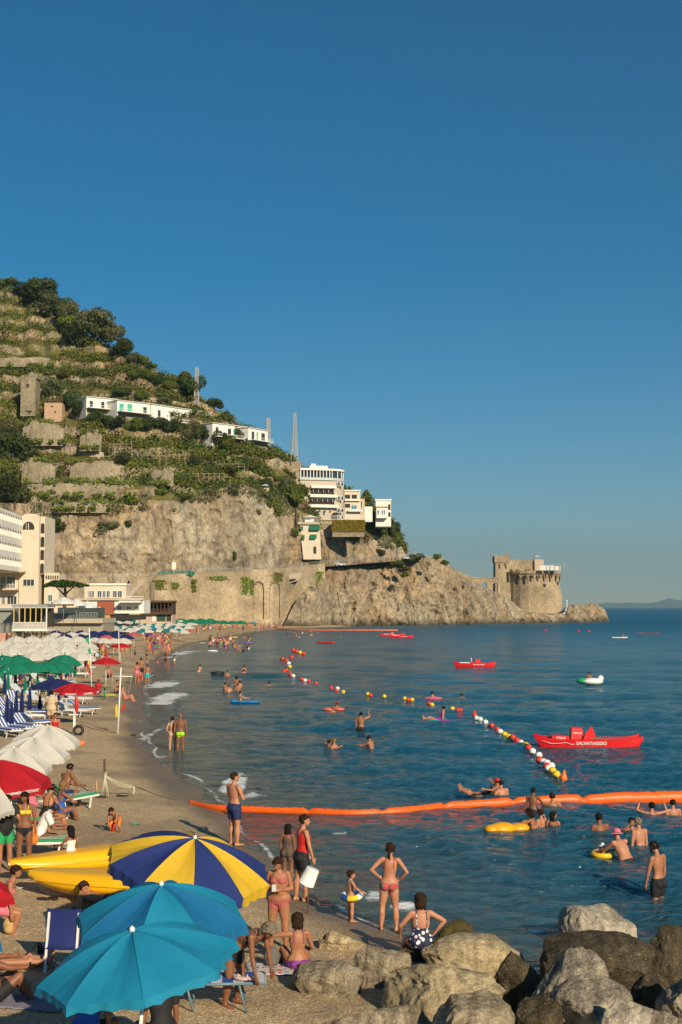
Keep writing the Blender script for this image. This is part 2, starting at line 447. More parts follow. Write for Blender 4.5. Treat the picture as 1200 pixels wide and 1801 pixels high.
def stairS(w): fl = np.floor(w); f = w-fl; return fl+.46*np.clip(f/.36, 0, 1)+.54*np.clip((f-.36)/.64, 0, 1)
HV = None
def hill_column(px, nC=150, nT=330, nBk=16):
    """(x,y,z,type) up one column: foot, upper cliff, terraces, far side"""
    ty, tx0 = tanv(px, f_yr(px)); Y0 = float(f_Y0(px)) + float(np.interp(px, [-260, 225, 560, 620, 700], [41, 12, 12, 17, 27]))
    zr = HC+Y0*ty
    out = [(Y0, -3.0, 0), (Y0, zr-.02, 0)]
    # cliff
    tc, _ = tanv(px, f_yc(px)); s = 3.6
    Yc = (zr-HC-s*Y0)/(tc-s); zc = HC+Yc*tc
    if Yc < Y0+.5: Yc = Y0+.5; zc = HC+Yc*tc
    for i in range(1, nC+1): t = i/nC; out.append((Y0+(Yc-Y0)*t, zr+(zc-zr)*t, 1))
    ts_, _ = tanv(px, f_ys(px)); 
    Ys = (zc-HC-SLOPE*Yc)/(ts_-SLOPE); Ys = max(Ys, Yc+1.0); zs = HC+Ys*ts_
    w0 = zc/STEP+px*.0012; w1 = max(zs, zc+.3)/STEP+px*.0012
    wv = np.linspace(w0, w1, nT+1)
    q_ = np.stack([np.full(nT+1, px/75.), wv*.55, wv*0], 1); wv = wv+vn(q_, 7)*.42+vn(q_*2.7, 8)*.13; w0 = wv[0]; wv = wv[1:]
    S = stairS(wv)-stairS(w0); Rr = stairR(wv)-stairR(w0)
    S = S/max(S[-1], 1e-6)*(zs-zc); Rr = Rr/max(Rr[-1], 1e-6)*(Ys-Yc)
    for a, b in zip(Rr, S): out.append((Yc+a, zc+b, 2))
    for i in range(1, nBk+1):
        t = i/nBk; out.append((Ys+160*t, zs+6*math.sin(t*3)-zs*1.05*t*t, 3))
    return out
def build_hill():
    pxs = np.concatenate([np.linspace(-420, -10, 60, endpoint=False), np.linspace(-10, 719, 470)])
    cols = [hill_column(float(p)) for p in pxs]; nr = len(cols[0])
    V = np.zeros((len(pxs), nr, 3)); T = np.zeros((len(pxs), nr))
    for i, p in enumerate(pxs):
        c = np.array(cols[i]); u = (p-CX)/FPX/math.cos(TH)
        V[i, :, 0] = u*c[:, 0]*(1+0.0); V[i, :, 1] = c[:, 0]; V[i, :, 2] = c[:, 1]; T[i] = c[:, 2]
    V = V.reshape(-1, 3); T = T.ravel()
    face = smoothstep(0, 1, (T == 1)*1.0)
    zr_ = V[:, 2]
    base = np.clip((zr_-16)/6, 0, 1)           # keep the road edge clean
    d1 = fbm(V*[1, 1, .7], 26, 4, 90, ridge=True); d2 = fbm(V, 6.5, 4, 95, ridge=True); d3 = fbm(V, 1.8, 2, 97)
    amp = np.where(T == 1, 1.0, np.where(T == 2, .22, .4))
    d4 = fbm(V*[1, 1, .35], 4.2, 3, 93, ridge=True); disp = (d1*4.5+d2*2.3+d4*1.2+d3*.6)*amp*base
    V[:, 1] -= disp*.85; V[:, 0] += fbm(V, 9, 3, 99)*1.2*amp*base
    lump = fbm(V*[1, 1, 1.6], 5, 3, 101)*.9+fbm(V, 1.6, 2, 102)*.35
    V[:, 2] += np.where(T >= 2, lump*.7, 0)*base
    me = np_mesh('hillside', V, grid_faces(len(pxs), nr))
    # vegetation: on treads and the foot of the terraces, little on the cliff
    nrm = np.zeros(len(V)); 
    Vg = V.reshape(len(pxs), nr, 3); du = np.gradient(Vg, axis=0); dv = np.gradient(Vg, axis=1)
    N = np.cross(du.reshape(-1, 3), dv.reshape(-1, 3)); N /= np.linalg.norm(N, axis=1)[:, None]+1e-9
    up = np.abs(N[:, 2])
    big = fbm(V, 24, 3, 120)*.5+.5
    veg = np.where(T >= 2, .32+.42*smoothstep(.35, .7, up)+.34*big, .02+.40*smoothstep(.55, .85, up)+.30*smoothstep(.5, .8, big))
    pyv = proj(V)[1]; topc = np.repeat(f_yc(pxs), nr)
    veg = np.where(T == 1, veg+.30*(1-smoothstep(0, 45, pyv-topc)), veg)
    veg = np.where(T == 0, 0, veg)
    pxv = proj(V)[0]; veg = veg-.16*((pxv < 250) & (pyv > 775) & (T == 2))
    vattr(me, 'veg', veg)
    o = link('hillside', me, ROCK); tag(o, kind='structure')
    global HV, HT, HX, HY, HG
    HV = V; HT = T; HX, HY = proj(V); HG = veg
build_hill()
def hill_at(px, py):
    d = (HX-px)**2+(HY-py)**2+np.where(HT == 3, 1e5, 0)
    k = np.argpartition(d, 6)[:6]; i = k[np.argmin(HV[k, 1])]
    return Vector(HV[i]), int(HT[i])

# ================================================================= HEADLAND under the castle (craggy promontory)
PSX = [500, 515, 528, 545, 556, 566, 580, 600, 640, 690, 725, 754, 775, 792, 812, 827, 833, 850, 871, 892, 908, 925, 992, 996, 1010, 1021, 1037, 1054, 1063, 1068]
PSY = [1098, 1070, 1050, 1030, 1034, 1012, 1000, 999, 996, 990, 985, 980.5, 984, 1001, 1015, 1022, 1030, 1035, 1042, 1054, 1066, 1079, 1081, 1066, 1064, 1066, 1062, 1069, 1078, 1091]
PBX = [500, 560, 600, 767, 840, 912, 1000, 1067]; PBY = [1104, 1103, 1101.5, 1099, 1097, 1094, 1092.5, 1091.5]
def build_headland():
    pxs = np.linspace(500, 1068.5, 460); nF, nB = 150, 40
    V = np.zeros((len(pxs), nF+nB, 3)); T = np.zeros((len(pxs), nF+nB))
    for i, p in enumerate(pxs):
        Y0 = float(f_Y0(p))-float(np.interp(p, [560, 590], [5.5, 0])); u = (p-CX)/FPX/math.cos(TH)
        ysk = np.interp(p, PSX, PSY)
        ts_, _ = tanv(p, ysk); slope = np.interp(p, [500, 620, 700, 770, 830, 900, 1068], [6, 3.0, 1.7, 1.25, .8, .7, .7])
        tb, _ = tanv(p, np.interp(p, PBX, PBY)); 
        z0 = -2.5; Ys = (z0-HC-slope*Y0)/(ts_-slope); zs = HC+Ys*ts_
        t = np.linspace(0, 1, nF)
        yy = Y0+(Ys-Y0)*t; zz = z0+(zs-z0)*t
        # bulge: steeper foot
        zz = zz+(zs-z0)*.10*np.sin(math.pi*t)
        zz = np.minimum(zz, HC+yy*ts_-.0)
        tb_ = np.linspace(0, 1, nB+1)[1:]; back = 45+0*p
        yb = Ys+back*tb_; zb = zs-(zs+4)*np.power(tb_, 1.6)
        if p < 745: zb = np.where(tb_ < .35, zs-.3, zs-(zs+4)*np.clip((tb_-.35)/.65, 0, 1)**1.3)
        V[i, :, 1] = np.r_[yy, yb]; V[i, :, 0] = u*V[i, :, 1]; V[i, :, 2] = np.r_[zz, zb]; T[i, nF:] = 1
    V = V.reshape(-1, 3); tt = np.tile(np.r_[np.linspace(0, 1, nF), np.ones(nB)], len(pxs))
    pcol = np.repeat(pxs, nF+nB)
    q = V.copy(); c, s_ = math.cos(.5), math.sin(.5); q[:, 0], q[:, 2] = V[:, 0]*c-V[:, 2]*s_, V[:, 0]*s_+V[:, 2]*c
    d1 = fbm(q*[1, .6, 1], 15, 4, 140, ridge=True); d2 = fbm(q*[1.3, 1, .6], 4.6, 5, 150, .6, ridge=True); d3 = fbm(V, 1.3, 2, 155)
    side = smoothstep(500, 530, pcol)*np.where((pcol > 560) & (pcol < 600), .7, 1); edge = np.where(tt > .97, .25, 1)*np.where(tt > .9, .7, 1)
    sc = np.interp(pcol, [556, 800, 900, 1068], [1, 1, .75, .6])
    disp = (d1*5.5+d2*3.0+d3*.8)*side*edge*sc
    V[:, 1] -= disp; V[:, 0] += fbm(V, 7, 3, 170)*1.6*side*edge; V[:, 2] += (d2*.9+d3*.35)*side*np.where(pcol < 745, edge, 1)*smoothstep(0, .15, tt)*np.where((tt > .93) & (pcol < 745), 0, 1)
    me = np_mesh('headland', V, grid_faces(len(pxs), nF+nB))
    big = fbm(V, 16, 3, 180)*.5+.5
    veg = .02+.30*smoothstep(.45, .8, big)+.45*smoothstep(.62, .98, tt)*(1-smoothstep(790, 860, pcol))
    vattr(me, 'veg', veg)
    o = link('headland', me, ROCK); tag(o, kind='structure')
build_headland()
# ================================================================= COAST ROAD + SEA WALL
def stone_mat(name, c, mortar=.6, scale=2.6, bump=.5, var=.2):
    if name in MATS: return MATS[name]
    k = NT(name); p = k.coord()
    vo = k.n('ShaderNodeTexVoronoi'); vo.inputs['Scale'].default_value = scale; k.l(p, vo.inputs['Vector'])
    sep = k.n('ShaderNodeSeparateColor'); k.l(vo.outputs['Color'], sep.inputs[0])
    n1 = k.noise(.12, 5, p); n2 = k.noise(.9, 6, p, .7)
    col = k.ramp(sep.outputs[0], [(0, [x*(1-var) for x in c]), (1, [min(1, x*(1+var)) for x in c])])
    col = k.mix(.75, col, k.ramp(n1, [(.32, .5), (.66, 1.25)]), 'MULTIPLY')
    col = k.mix(.6, col, k.ramp(n2, [(.3, .6), (.7, 1.2)]), 'MULTIPLY')
    k.set(base=col, rough=.93, spec=.2, normal=k.bump(k.math('ADD', vo.outputs['Distance'], n2), bump, .25))
    MATS[name] = k.m; return k.m
STONE = stone_mat('old wall stone', (.40, .315, .205))
STONE_D = stone_mat('weathered wall stone', (.31, .26, .175))
ASPH = mat('asphalt', (.07, .068, .066), .9, .2, 1.2)
PLASTER = mat('cream plaster', (.62, .54, .42), .85, .10, .5, bump=.15)
WHITE = mat('white painted plaster', (.74, .72, .66), .8, .08, .6, bump=.1)
TAN = mat('tan plaster', (.50, .40, .29), .85, .14, .4, bump=.15)
GLASS = mat('dark window glass', (.035, .042, .05), .12, .3, .8, spec=.6)
DARKIN = mat('painted interior shade', (.035, .03, .026), .9, .2, 1)  # near-black colour stands in for the shade behind openings
METALW = mat('white painted metal', (.72, .71, .68), .45, .06, 5)
METALG = mat('grey metal', (.30, .31, .31), .5, .15, 5, metal=.3)
GREENC = mat('green awning cloth', (.012, .16, .085), .8, .12, 2, trans=.15)

def road_pt(px, off=0, dz=0):
    """point on the road edge above the sea wall"""
    Y = float(f_Y0(px)); p = D(px, f_yr(px), Y); x2 = p.x*(Y+off)/Y
    return Vector((x2, Y+off, p.z+dz))
def build_road():
    pxs = list(range(225, 746, 6)); b = MB(); V = []; 
    offs = [0.3, 1.8, 1.81, 9.5, 27]
    F = []
    for i, p in enumerate(pxs):
        w = float(np.interp(p, [560, 620, 700, 745], [12, 17, 27, 24]))
        for j, o in enumerate((.3, 1.6, 1.62, w-1.0, w+2)):
            V.append(road_pt(p, o, .16 if j < 2 else .03))
    for i in range(len(pxs)-1):
        for j in range(4): a = i*5+j; F.append((a, a+1, a+6, a+5))
    b.add(V, F); o = b.build('coast_road', ASPH); tag(o, kind='structure')
build_road()

def build_sea_wall():
    root_mat = STONE
    b = MB(); pxs = np.arange(228, 572, 4.0)
    # face: rows from the foot to the parapet, slightly battered; arches pushed in
    arches = [(446, 464, 1024, 1090), (475, 492, 1024, 1090)]
    zs = np.linspace(0, 1, 34); V = []; n = len(zs)
    pxs = np.arange(228, 572.1, 1.0)
    for p in pxs:
        top = road_pt(p, 0, 1.0)
        for t in zs:
            z = -1.0+(top.z+1.0)*t; Y = float(f_Y0(p))-1.6*(1-t)
            x = top.x*Y/top.y
            py = float(proj([(x, Y, z)])[1][0])
            for (a0, a1, ya, yb) in arches:
                cx = (a0+a1)/2; r = (a1-a0)/2
                if a0 <= p <= a1 and py < yb:
                    ytop = ya+(r-math.sqrt(max(0, r*r-(p-cx)**2)))*1.2
                    if py > ytop: Y += 1.0
            V.append((x*Y/Y, Y, z))
    F = [(i*n+j, i*n+j+1, (i+1)*n+j+1, (i+1)*n+j) for i in range(len(pxs)-1) for j in range(n-1)]
    F = [f[::-1] for f in F]
    b.add(V, F)
    # thickness: coping and back
    tops = [road_pt(p, 0, 1.0) for p in pxs]
    C = []
    for q in tops: C += [(q.x, q.y-.12, q.z), (q.x, q.y-.12, q.z+.22), (q.x, q.y+.5, q.z+.22), (q.x, q.y+.5, q.z-1.6)]
    Fc = [(i*4+j, i*4+j+1, (i+1)*4+j+1, (i+1)*4+j) for i in range(len(pxs)-1) for j in range(3)]
    b.add(C, Fc)
    o = b.build('sea_wall', [STONE])
    tag(o, 'long tan stone retaining wall with two tall blind arches carrying the coast road', 'wall')
    # ivy hanging down the wall
    return o
SEAWALL = build_sea_wall()

# ---------------------------------------------------------------- leaf clumps
def leaf_mat(name, c, c2=None, trans=.22):
    if name in MATS: return MATS[name]
    k = NT(name); a = k.attr('tint').outputs['Fac']; oi = k.n('ShaderNodeObjectInfo')
    c2 = c2 or [min(1, x*1.9) for x in c]
    col = k.ramp(a, [(0, [x*.55 for x in c]), (.5, c), (1, c2)])
    hs = k.n('ShaderNodeHueSaturation'); k.l(col, hs.inputs['Color'])
    k.l(k.math('ADD', .47, k.math('MULTIPLY', oi.outputs['Random'], .045)), hs.inputs['Hue'])
    k.l(k.math('ADD', .75, k.math('MULTIPLY', oi.outputs['Random'], .5)), hs.inputs['Value'])
    k.set(base=hs.outputs[0], rough=.75, spec=.2)
    tr = k.n('ShaderNodeBsdfTranslucent'); k.l(hs.outputs[0], tr.inputs[0]); mx = k.n('ShaderNodeMixShader'); mx.inputs[0].default_value = trans
    k.l(k.b.outputs[0], mx.inputs[1]); k.l(tr.outputs[0], mx.inputs[2]); k.l(mx.outputs[0], k.out.inputs[0])
    MATS[name] = k.m; return k.m
L_DARK = leaf_mat('dark evergreen leaves', (.055, .085, .022), (.16, .20, .05))
L_MID = leaf_mat('mid green leaves', (.12, .16, .026), (.29, .32, .06))
L_OLIVE = leaf_mat('grey olive leaves', (.115, .125, .05), (.25, .25, .11))
L_BRIGHT = leaf_mat('bright vine leaves', (.115, .155, .018), (.29, .33, .045))
L_DRY = leaf_mat('dry scrub leaves', (.15, .11, .045), (.30, .22, .09))
BARK = mat('grey brown bark', (.12, .09, .065), .9, .3, 3, bump=.5)
def leaves_from(points, normals, size, seed, nm, tint=None):
    """many small leaf-sprig quads at the given points"""
    r = np.random.default_rng(seed); n = len(points); P = np.asarray(points, float)
    N = np.asarray(normals, float)+r.normal(size=(n, 3))*.75; N /= np.linalg.norm(N, axis=1)[:, None]+1e-9
    A = np.cross(N, r.normal(size=(n, 3))); A /= np.linalg.norm(A, axis=1)[:, None]+1e-9; Bn = np.cross(N, A)
    s = (size*(.55+.9*r.random(n)))[:, None] if np.isscalar(size) else (size*(.55+.9*r.random(n)))[:, None]
    V = np.stack([P-A*s, P+Bn*s*.55+N*s*.12, P+A*s, P-Bn*s*.55+N*s*.12], 1).reshape(-1, 3)
    F = np.arange(n*4).reshape(n, 4)
    me = np_mesh(nm, V, F)
    if tint is None: tint = r.random(n)
    vattr(me, 'tint', np.repeat(np.clip(tint, 0, 1), 4)); return me
def crown_mesh(nm, seed, n=1100, lobes=9, flat=.8, size=.075, spread=.62, core=True):
    r = np.random.default_rng(seed); C = []; RR = []
    for i in range(lobes):
        a = r.random()*6.28; q = spread*math.sqrt(r.random()); h = (r.random()-.35)*flat*.8
        C.append((q*math.cos(a), q*math.sin(a), h)); RR.append(.26+.24*r.random())
    C = np.array(C); RR = np.array(RR)
    k = r.integers(0, lobes, n); d = r.normal(size=(n, 3)); d /= np.linalg.norm(d, axis=1)[:, None]
    rad = RR[k]*(.62+.42*r.random(n)**.5)*(1+.18*vn(d*2.3+k[:, None]*3.1, seed))
    P = C[k]+d*rad[:, None]*[1, 1, flat]
    tint = .38+.22*(r.random(n)-.5)+.35*(r.random(lobes)[k]-.5)+.0*d[:, 2]
    return leaves_from(P, d, size, seed+1, nm, tint)
TREE_CROWNS = [crown_mesh('crown', 200+i, 2600, 9+i, .8, .075) for i in range(4)]
BUSHES = [crown_mesh('bush', 300+i, 900, 7, .62, .095, .55) for i in range(4)]
def trunk_mb(h, r_, seed, limbs=4):
    rr = random.Random(seed); b = MB()
    b.tube([(0, 0, -.5), (.02*h, 0, h*.35), (-.03*h, .02*h, h*.7)], [r_*1.25, r_*.9, r_*.6], 7)
    for i in range(limbs):
        a = i*6.28/limbs+rr.random(); z = h*(.38+.25*rr.random())
        b.tube([(0, 0, z), (math.cos(a)*h*.2, math.sin(a)*h*.2, z+h*.22), (math.cos(a)*h*.34, math.sin(a)*h*.34, z+h*.42)], [r_*.55, r_*.35, r_*.12], 5)
    return b
_tr = None
def tree(pos, w, h, lm, label, group=None, seed=0, name='tree', cat='tree', trunk=.38, crownh=None):
    """w: crown width, h: full height"""
    global _tr
    root = empty(name, pos, seed*1.7, label, cat, group)
    if _tr is None: _tr = trunk_mb(1.0, .045, 3).build('trunk', BARK, root)
    else:
        _tr = _tr.copy(); COL.objects.link(_tr); _tr.parent = root
    _tr.scale = (h*.8, h*.8, h)
    ch = crownh or h*(1-trunk)
    me = TREE_CROWNS[seed % 4]; c = bpy.data.objects.new('crown', me); COL.objects.link(c); c.parent = root
    if not me.materials: me.materials.append(lm)
    c.material_slots[0].link = 'OBJECT'; c.material_slots[0].material = lm
    c.scale = (w/1.75, w/1.75, ch/1.15); c.location = (0, 0, h-ch*.46)
    return root
def bush(pos, w, h, lm, label, group=None, seed=0, name='bush'):
    me = BUSHES[seed % 4]; c = bpy.data.objects.new(name, me); COL.objects.link(c)
    if not me.materials: me.materials.append(lm)
    c.material_slots[0].link = 'OBJECT'; c.material_slots[0].material = lm
    c.scale = (w/1.7, w/1.7, h/1.0); c.location = pos+Vector((0, 0, h*.35)); c.rotation_euler = (0, 0, seed*2.3)
    return tag(c, label, 'bush', group)

# ---------------------------------------------------------------- hillside scrub, terrace vines (uncountable)
def scatter_cover():
    pyy = HY; ok = (HT == 2) & (HX > -60) & (HX < 712)
    idx = np.nonzero(ok)[0]; nt_ = 331
    P = HV[idx]; r = np.random.default_rng(8)
    g = HG[idx]
    big = fbm(P, 11, 3, 201)*.5+.5; small = fbm(P, 3, 2, 202)*.5+.5
    wgt = np.clip((g-.48)*2.2, 0, 1)*smoothstep(.40, .62, big*.6+small*.4+.04)
    band = np.sin(P[:, 2]/STEP*2*math.pi)          # rows that follow the terraces
    wgt *= .45+.55*(band > -.2)
    wgt *= np.where((HX[idx] < 250) & (HY[idx] > 775), .35, 1)*np.where((HX[idx] < 120) & (HY[idx] < 700), .6, 1)
    for nm, nleaf, lm, sd, thr in (('terrace_vines', 52000, L_MID, 1, (.0, .55)), ('hill_scrub', 30000, L_DARK, 2, (.45, 1)), ('dry_grass', 30000, L_DRY, 3, (0, 1))):
        sel = fbm(P, 16, 2, 210+sd)*.5+.5
        w_ = wgt*smoothstep(.42, .56, sel) if sd != 3 else np.clip(.8-wgt, 0, 1)*smoothstep(.45, .6, sel)*(g > .35)
        w_ = w_/w_.sum(); k = r.choice(len(P), nleaf, p=w_)
        hgt = (1.6 if sd == 1 else 2.2 if sd == 2 else .5)
        Q = P[k]+r.normal(size=(nleaf, 3))*[.7, .7, .25]; Q[:, 2] += r.random(nleaf)*hgt*(.4+.9*small[k])
        me = leaves_from(Q, np.tile([0, -.4, .8], (nleaf, 1)), .42 if sd < 3 else .32, 30+sd, nm, .25+.5*(fbm(Q, 2.2, 2, 220+sd)*.5+.5)+.15*r.normal(size=nleaf))
        o = link(nm, me, lm); tag(o, {1: 'green vines and hedges growing in strips along the hillside terraces', 2: 'dark scrub covering the hillside between the terraces', 3: 'dry golden grass on the hillside banks'}[sd], 'vegetation', kind='stuff')
    # bright vines patch (centre of the hill) and cliff-top scrub
    m = (HX > 185) & (HX < 440) & (HY > 775) & (HY < 860) & (HT == 2); Q = HV[m]; Q = Q[r.integers(0, len(Q), 12000)]+r.normal(size=(12000, 3))*[.9, .9, .2]
    Q[:, 2] += r.random(12000)*1.5; Q = Q[fbm(Q, 7, 3, 230) > -.12]
    o = link('vineyard_leaves', leaves_from(Q, np.tile([0, -.4, .8], (len(Q), 1)), .42, 40, 'vineyard_leaves', .4+.5*(fbm(Q, 2, 2, 231)*.5+.5)), L_BRIGHT)
    tag(o, 'bright green vineyard leaves on the pergolas below the white villas', 'vegetation', kind='stuff')
    m = ((HT == 1) | (HT == 2)) & (np.abs(HY-np.interp(HX, LX, LYc)-4) < 14) & (HX > 60) & (HX < 690); Q = HV[m]; Q = Q[r.integers(0, len(Q), 12000)]+r.normal(size=(12000, 3))*[.5, .8, .3]
    Q = Q[fbm(Q, 6, 3, 240) > .02]; Q[:, 1] -= .5
    o = link('clifftop_scrub', leaves_from(Q, np.tile([0, -.8, .5], (len(Q), 1)), .36, 41, 'clifftop_scrub', .3+.5*(fbm(Q, 2, 2, 241)*.5+.5)), L_OLIVE)
    tag(o, 'olive green scrub spilling over the rim of the bare cliff', 'vegetation', kind='stuff')
scatter_cover()

# ---------------------------------------------------------------- individual trees: (px, py of the foot, crown width px, height px, leaves, kind)
def put_tree(px, py, wpx, hpx, lm, label, group, seed, kind='tree', sink=.5):
    p, t = hill_at(px, py); m = p.y/FPX
    if kind == 'tree': return tree(p-Vector((0, 0, sink)), wpx*m, hpx*m, lm, label, group, seed, trunk=.16)
    return bush(p-Vector((0, 0, .3)), wpx*m, hpx*m, lm, label, group, seed)
SKY_TREES = [(12, 505, 30, 16, L_MID), (48, 530, 36, 30, L_DARK), (72, 542, 52, 42, L_DARK), (90, 556, 34, 36, L_OLIVE), (116, 572, 34, 38, L_OLIVE), (138, 618, 46, 38, L_DARK), (150, 590, 44, 36, L_OLIVE),
             (172, 602, 50, 48, L_OLIVE), (192, 612, 40, 38, L_OLIVE), (182, 590, 36, 30, L_DARK), (212, 627, 34, 28, L_DARK), (233, 640, 22, 18, L_OLIVE), (247, 642, 20, 18, L_MID), (262, 652, 14, 14, L_DARK), (320, 680, 28, 24, L_MID), (338, 700, 34, 34, L_DARK), (378, 722, 26, 22, L_DARK), (404, 742, 14, 12, L_MID), (60, 524, 34, 30, L_OLIVE), (104, 566, 34, 38, L_DARK), (162, 598, 38, 42, L_DARK), (128, 590, 36, 34, L_MID)]
for i, (a, b_, c, d, e) in enumerate(SKY_TREES):
    put_tree(a, b_, c*1.35, d*1.12, e, '%s tree on the hill skyline, %s' % ({'dark evergreen leaves': 'dark round', 'grey olive leaves': 'grey green', 'mid green leaves': 'fresh green'}[e.name], ['topmost at the left edge', 'left of the biggest', 'biggest dark one near the top', 'between the biggest and the lower pair', 'first of the grey pair', 'standing below the ridge on the terraces', 'just above the lower tree', 'broadest grey one', 'right of the broadest grey one', 'behind the broadest grey one', 'where the ridge starts falling', 'small one past the ridge trees', 'small one half way down', 'tiny one half way down', 'left of the first mast', 'at the foot of the first mast', 'right of the first mast', 'low one above the second villa', 'behind the biggest dark one', 'between the grey pair', 'amid the broad ridge group', 'just under the grey pair'][i]), 'trees on the ridge', i)
HILL_TREES = [(20, 830, 70, 70, L_DARK), (10, 790, 50, 50, L_OLIVE), (26, 895, 60, 56, L_DARK), (6, 870, 60, 60, L_MID), (95, 700, 36, 34, L_OLIVE), (120, 722, 40, 36, L_DARK), (140, 740, 36, 34, L_DARK), (110, 668, 30, 22, L_MID),
              (165, 745, 34, 24, L_DARK), (185, 752, 34, 24, L_DARK), (210, 756, 36, 26, L_DARK), (235, 760, 34, 26, L_MID), (258, 760, 34, 26, L_DARK), (285, 762, 34, 30, L_DARK), (305, 768, 36, 32, L_DARK), (340, 778, 34, 36, L_OLIVE), (358, 780, 30, 34, L_DARK),
              (388, 792, 34, 36, L_DARK), (402, 800, 24, 34, L_MID), (240, 668, 40, 22, L_MID), (270, 676, 34, 20, L_DARK), (300, 690, 30, 20, L_MID), (215, 700, 36, 20, L_DARK), (250, 706, 30, 18, L_MID), (290, 712, 26, 18, L_OLIVE),
              (345, 822, 26, 24, L_DARK), (215, 822, 34, 28, L_DARK), (190, 800, 24, 16, L_OLIVE), (505, 870, 34, 34, L_OLIVE), (522, 905, 44, 50, L_MID), (530, 880, 34, 30, L_MID), (420, 775, 30, 24, L_OLIVE), (446, 830, 34, 26, L_MID), (470, 860, 26, 20, L_DARK),
              (575, 920, 30, 20, L_DARK), (648, 892, 22, 28, L_BRIGHT), (655, 925, 22, 28, L_DARK), (674, 940, 26, 32, L_OLIVE), (690, 950, 26, 38, L_DARK), (698, 966, 22, 28, L_MID), (670, 978, 18, 14, L_DARK), (580, 832, 18, 10, L_DARK), (484, 846, 20, 12, L_MID)]
_PL = ['beside the left edge, lowest big mass', 'left edge above the lowest mass', 'just above the hotel', 'behind the hotel roof', 'right of the ruined tower', 'between the ruined tower and the villas', 'left end of the white villas', 'above the small house', 'under the first villa windows', 'second under the villas from the left', 'third under the villas from the left', 'fourth under the villas, lighter', 'fifth under the villas from the left', 'below the green shutters', 'below the joint of the villas', 'grey one under the long villa', 'right end below the long villa', 'in front of the second villa group', 'right of the one before the second villas',
       'on the terrace over the first villa', 'on the terrace right over the first villa', 'on the terrace left of the mast', 'directly behind the first villa roof', 'behind the villa roof, right', 'behind the villa roof near the mast', 'alone on the middle terrace', 'round one over the retaining walls', 'small one over the retaining walls', 'against the hotel side wall, upper', 'large one left of the big white hotel', 'leaning on the white hotel corner', 'below the second villas', 'on the green slope left of the white hotel', 'over the cliff rim by the kiosk', 'by the awning tower', 'tall golden one between hotel and white house', 'under the tall golden one', 'on the bluff under the white house', 'on the right edge of the bluff', 'lowest on the bluff edge', 'by the road at the bluff foot', 'on the white hotel roof line', 'small one left of the white hotel']
for i, (a, b_, c, d, e) in enumerate(HILL_TREES):
    put_tree(a, b_, c, d, e, '%s tree %s' % ({'dark evergreen leaves': 'dark green', 'grey olive leaves': 'grey olive', 'mid green leaves': 'mid green', 'bright vine leaves': 'yellow green'}[e.name], _PL[i]), 'trees on the hillside', i+3)
BU = [(98, 935, 42, 34, L_DARK, 'round dark bush clinging to the cliff right of the cream hotel'), (172, 880, 30, 20, L_MID, 'mid green bush on the lowest terrace left of centre'), (190, 932, 38, 20, L_OLIVE, 'grey green bush in the middle of the bare cliff'), (225, 928, 18, 18, L_DARK, 'small dark bush on the bare cliff, right of the grey one'),
      (225, 885, 44, 22, L_BRIGHT, 'bright bush on the rim of the cliff'), (283, 868, 34, 22, L_MID, 'green bush on the rim beside the dry bank'), (330, 880, 24, 20, L_MID, 'green bush on the rim under the pergola'), (415, 870, 40, 28, L_OLIVE, 'olive bush hanging over the cliff head'), (405, 832, 46, 20, L_BRIGHT, 'bright long hedge bush on the terrace over the cliff head'),
      (480, 890, 30, 26, L_BRIGHT, 'bright bush under the kiosk on the cliff edge'), (488, 908, 18, 26, L_MID, 'narrow bush hanging down the cliff edge'), (515, 945, 24, 20, L_MID, 'bush on the rock left of the awning tower'), (620, 945, 46, 18, L_MID, 'bush on the slope under the yellow hedge'), (595, 944, 30, 16, L_OLIVE, 'bush on the rock right of the awning tower'), (640, 950, 26, 14, L_DRY, 'dry bush under the yellow hedge'),
      (110, 830, 20, 18, L_BRIGHT, 'yellow green bush between the two retaining walls'), (95, 870, 28, 16, L_OLIVE, 'olive bush on the lowest terrace at left'), (145, 866, 26, 14, L_MID, 'bush on the lowest terrace beside the ladder'), (318, 842, 16, 14, L_MID, 'small bush on the bank below the pergola'), (365, 870, 22, 14, L_DRY, 'dry bush on the cliff rim'),
      (560, 962, 18, 16, L_OLIVE, 'olive bush at the foot of the awning tower'), (414, 986, 10, 24, L_DARK, 'upright dark bush beside the road at the cliff foot'), (30, 760, 40, 24, L_MID, 'bush at the foot of the ruined tower'), (75, 852, 30, 18, L_DARK, 'dark bush by the lower retaining wall'), (250, 898, 20, 14, L_DRY, 'brown bush on the cliff rim at centre'), (455, 902, 16, 12, L_DRY, 'brown bush on the cliff face near the head'),
      (540, 918, 12, 10, L_DARK, 'dark bush left of the awning tower roof'), (60, 800, 24, 12, L_OLIVE, 'olive bush above the middle retaining wall'), (270, 640, 22, 10, L_BRIGHT, 'bright bush on the falling ridge'), (480, 800, 22, 12, L_MID, 'bush right of the solar roof')]
for i, (a, b_, c, d, e, lb) in enumerate(BU): put_tree(a, b_, c, d, e, lb, 'bushes on the cliff and terraces', i, 'bush')
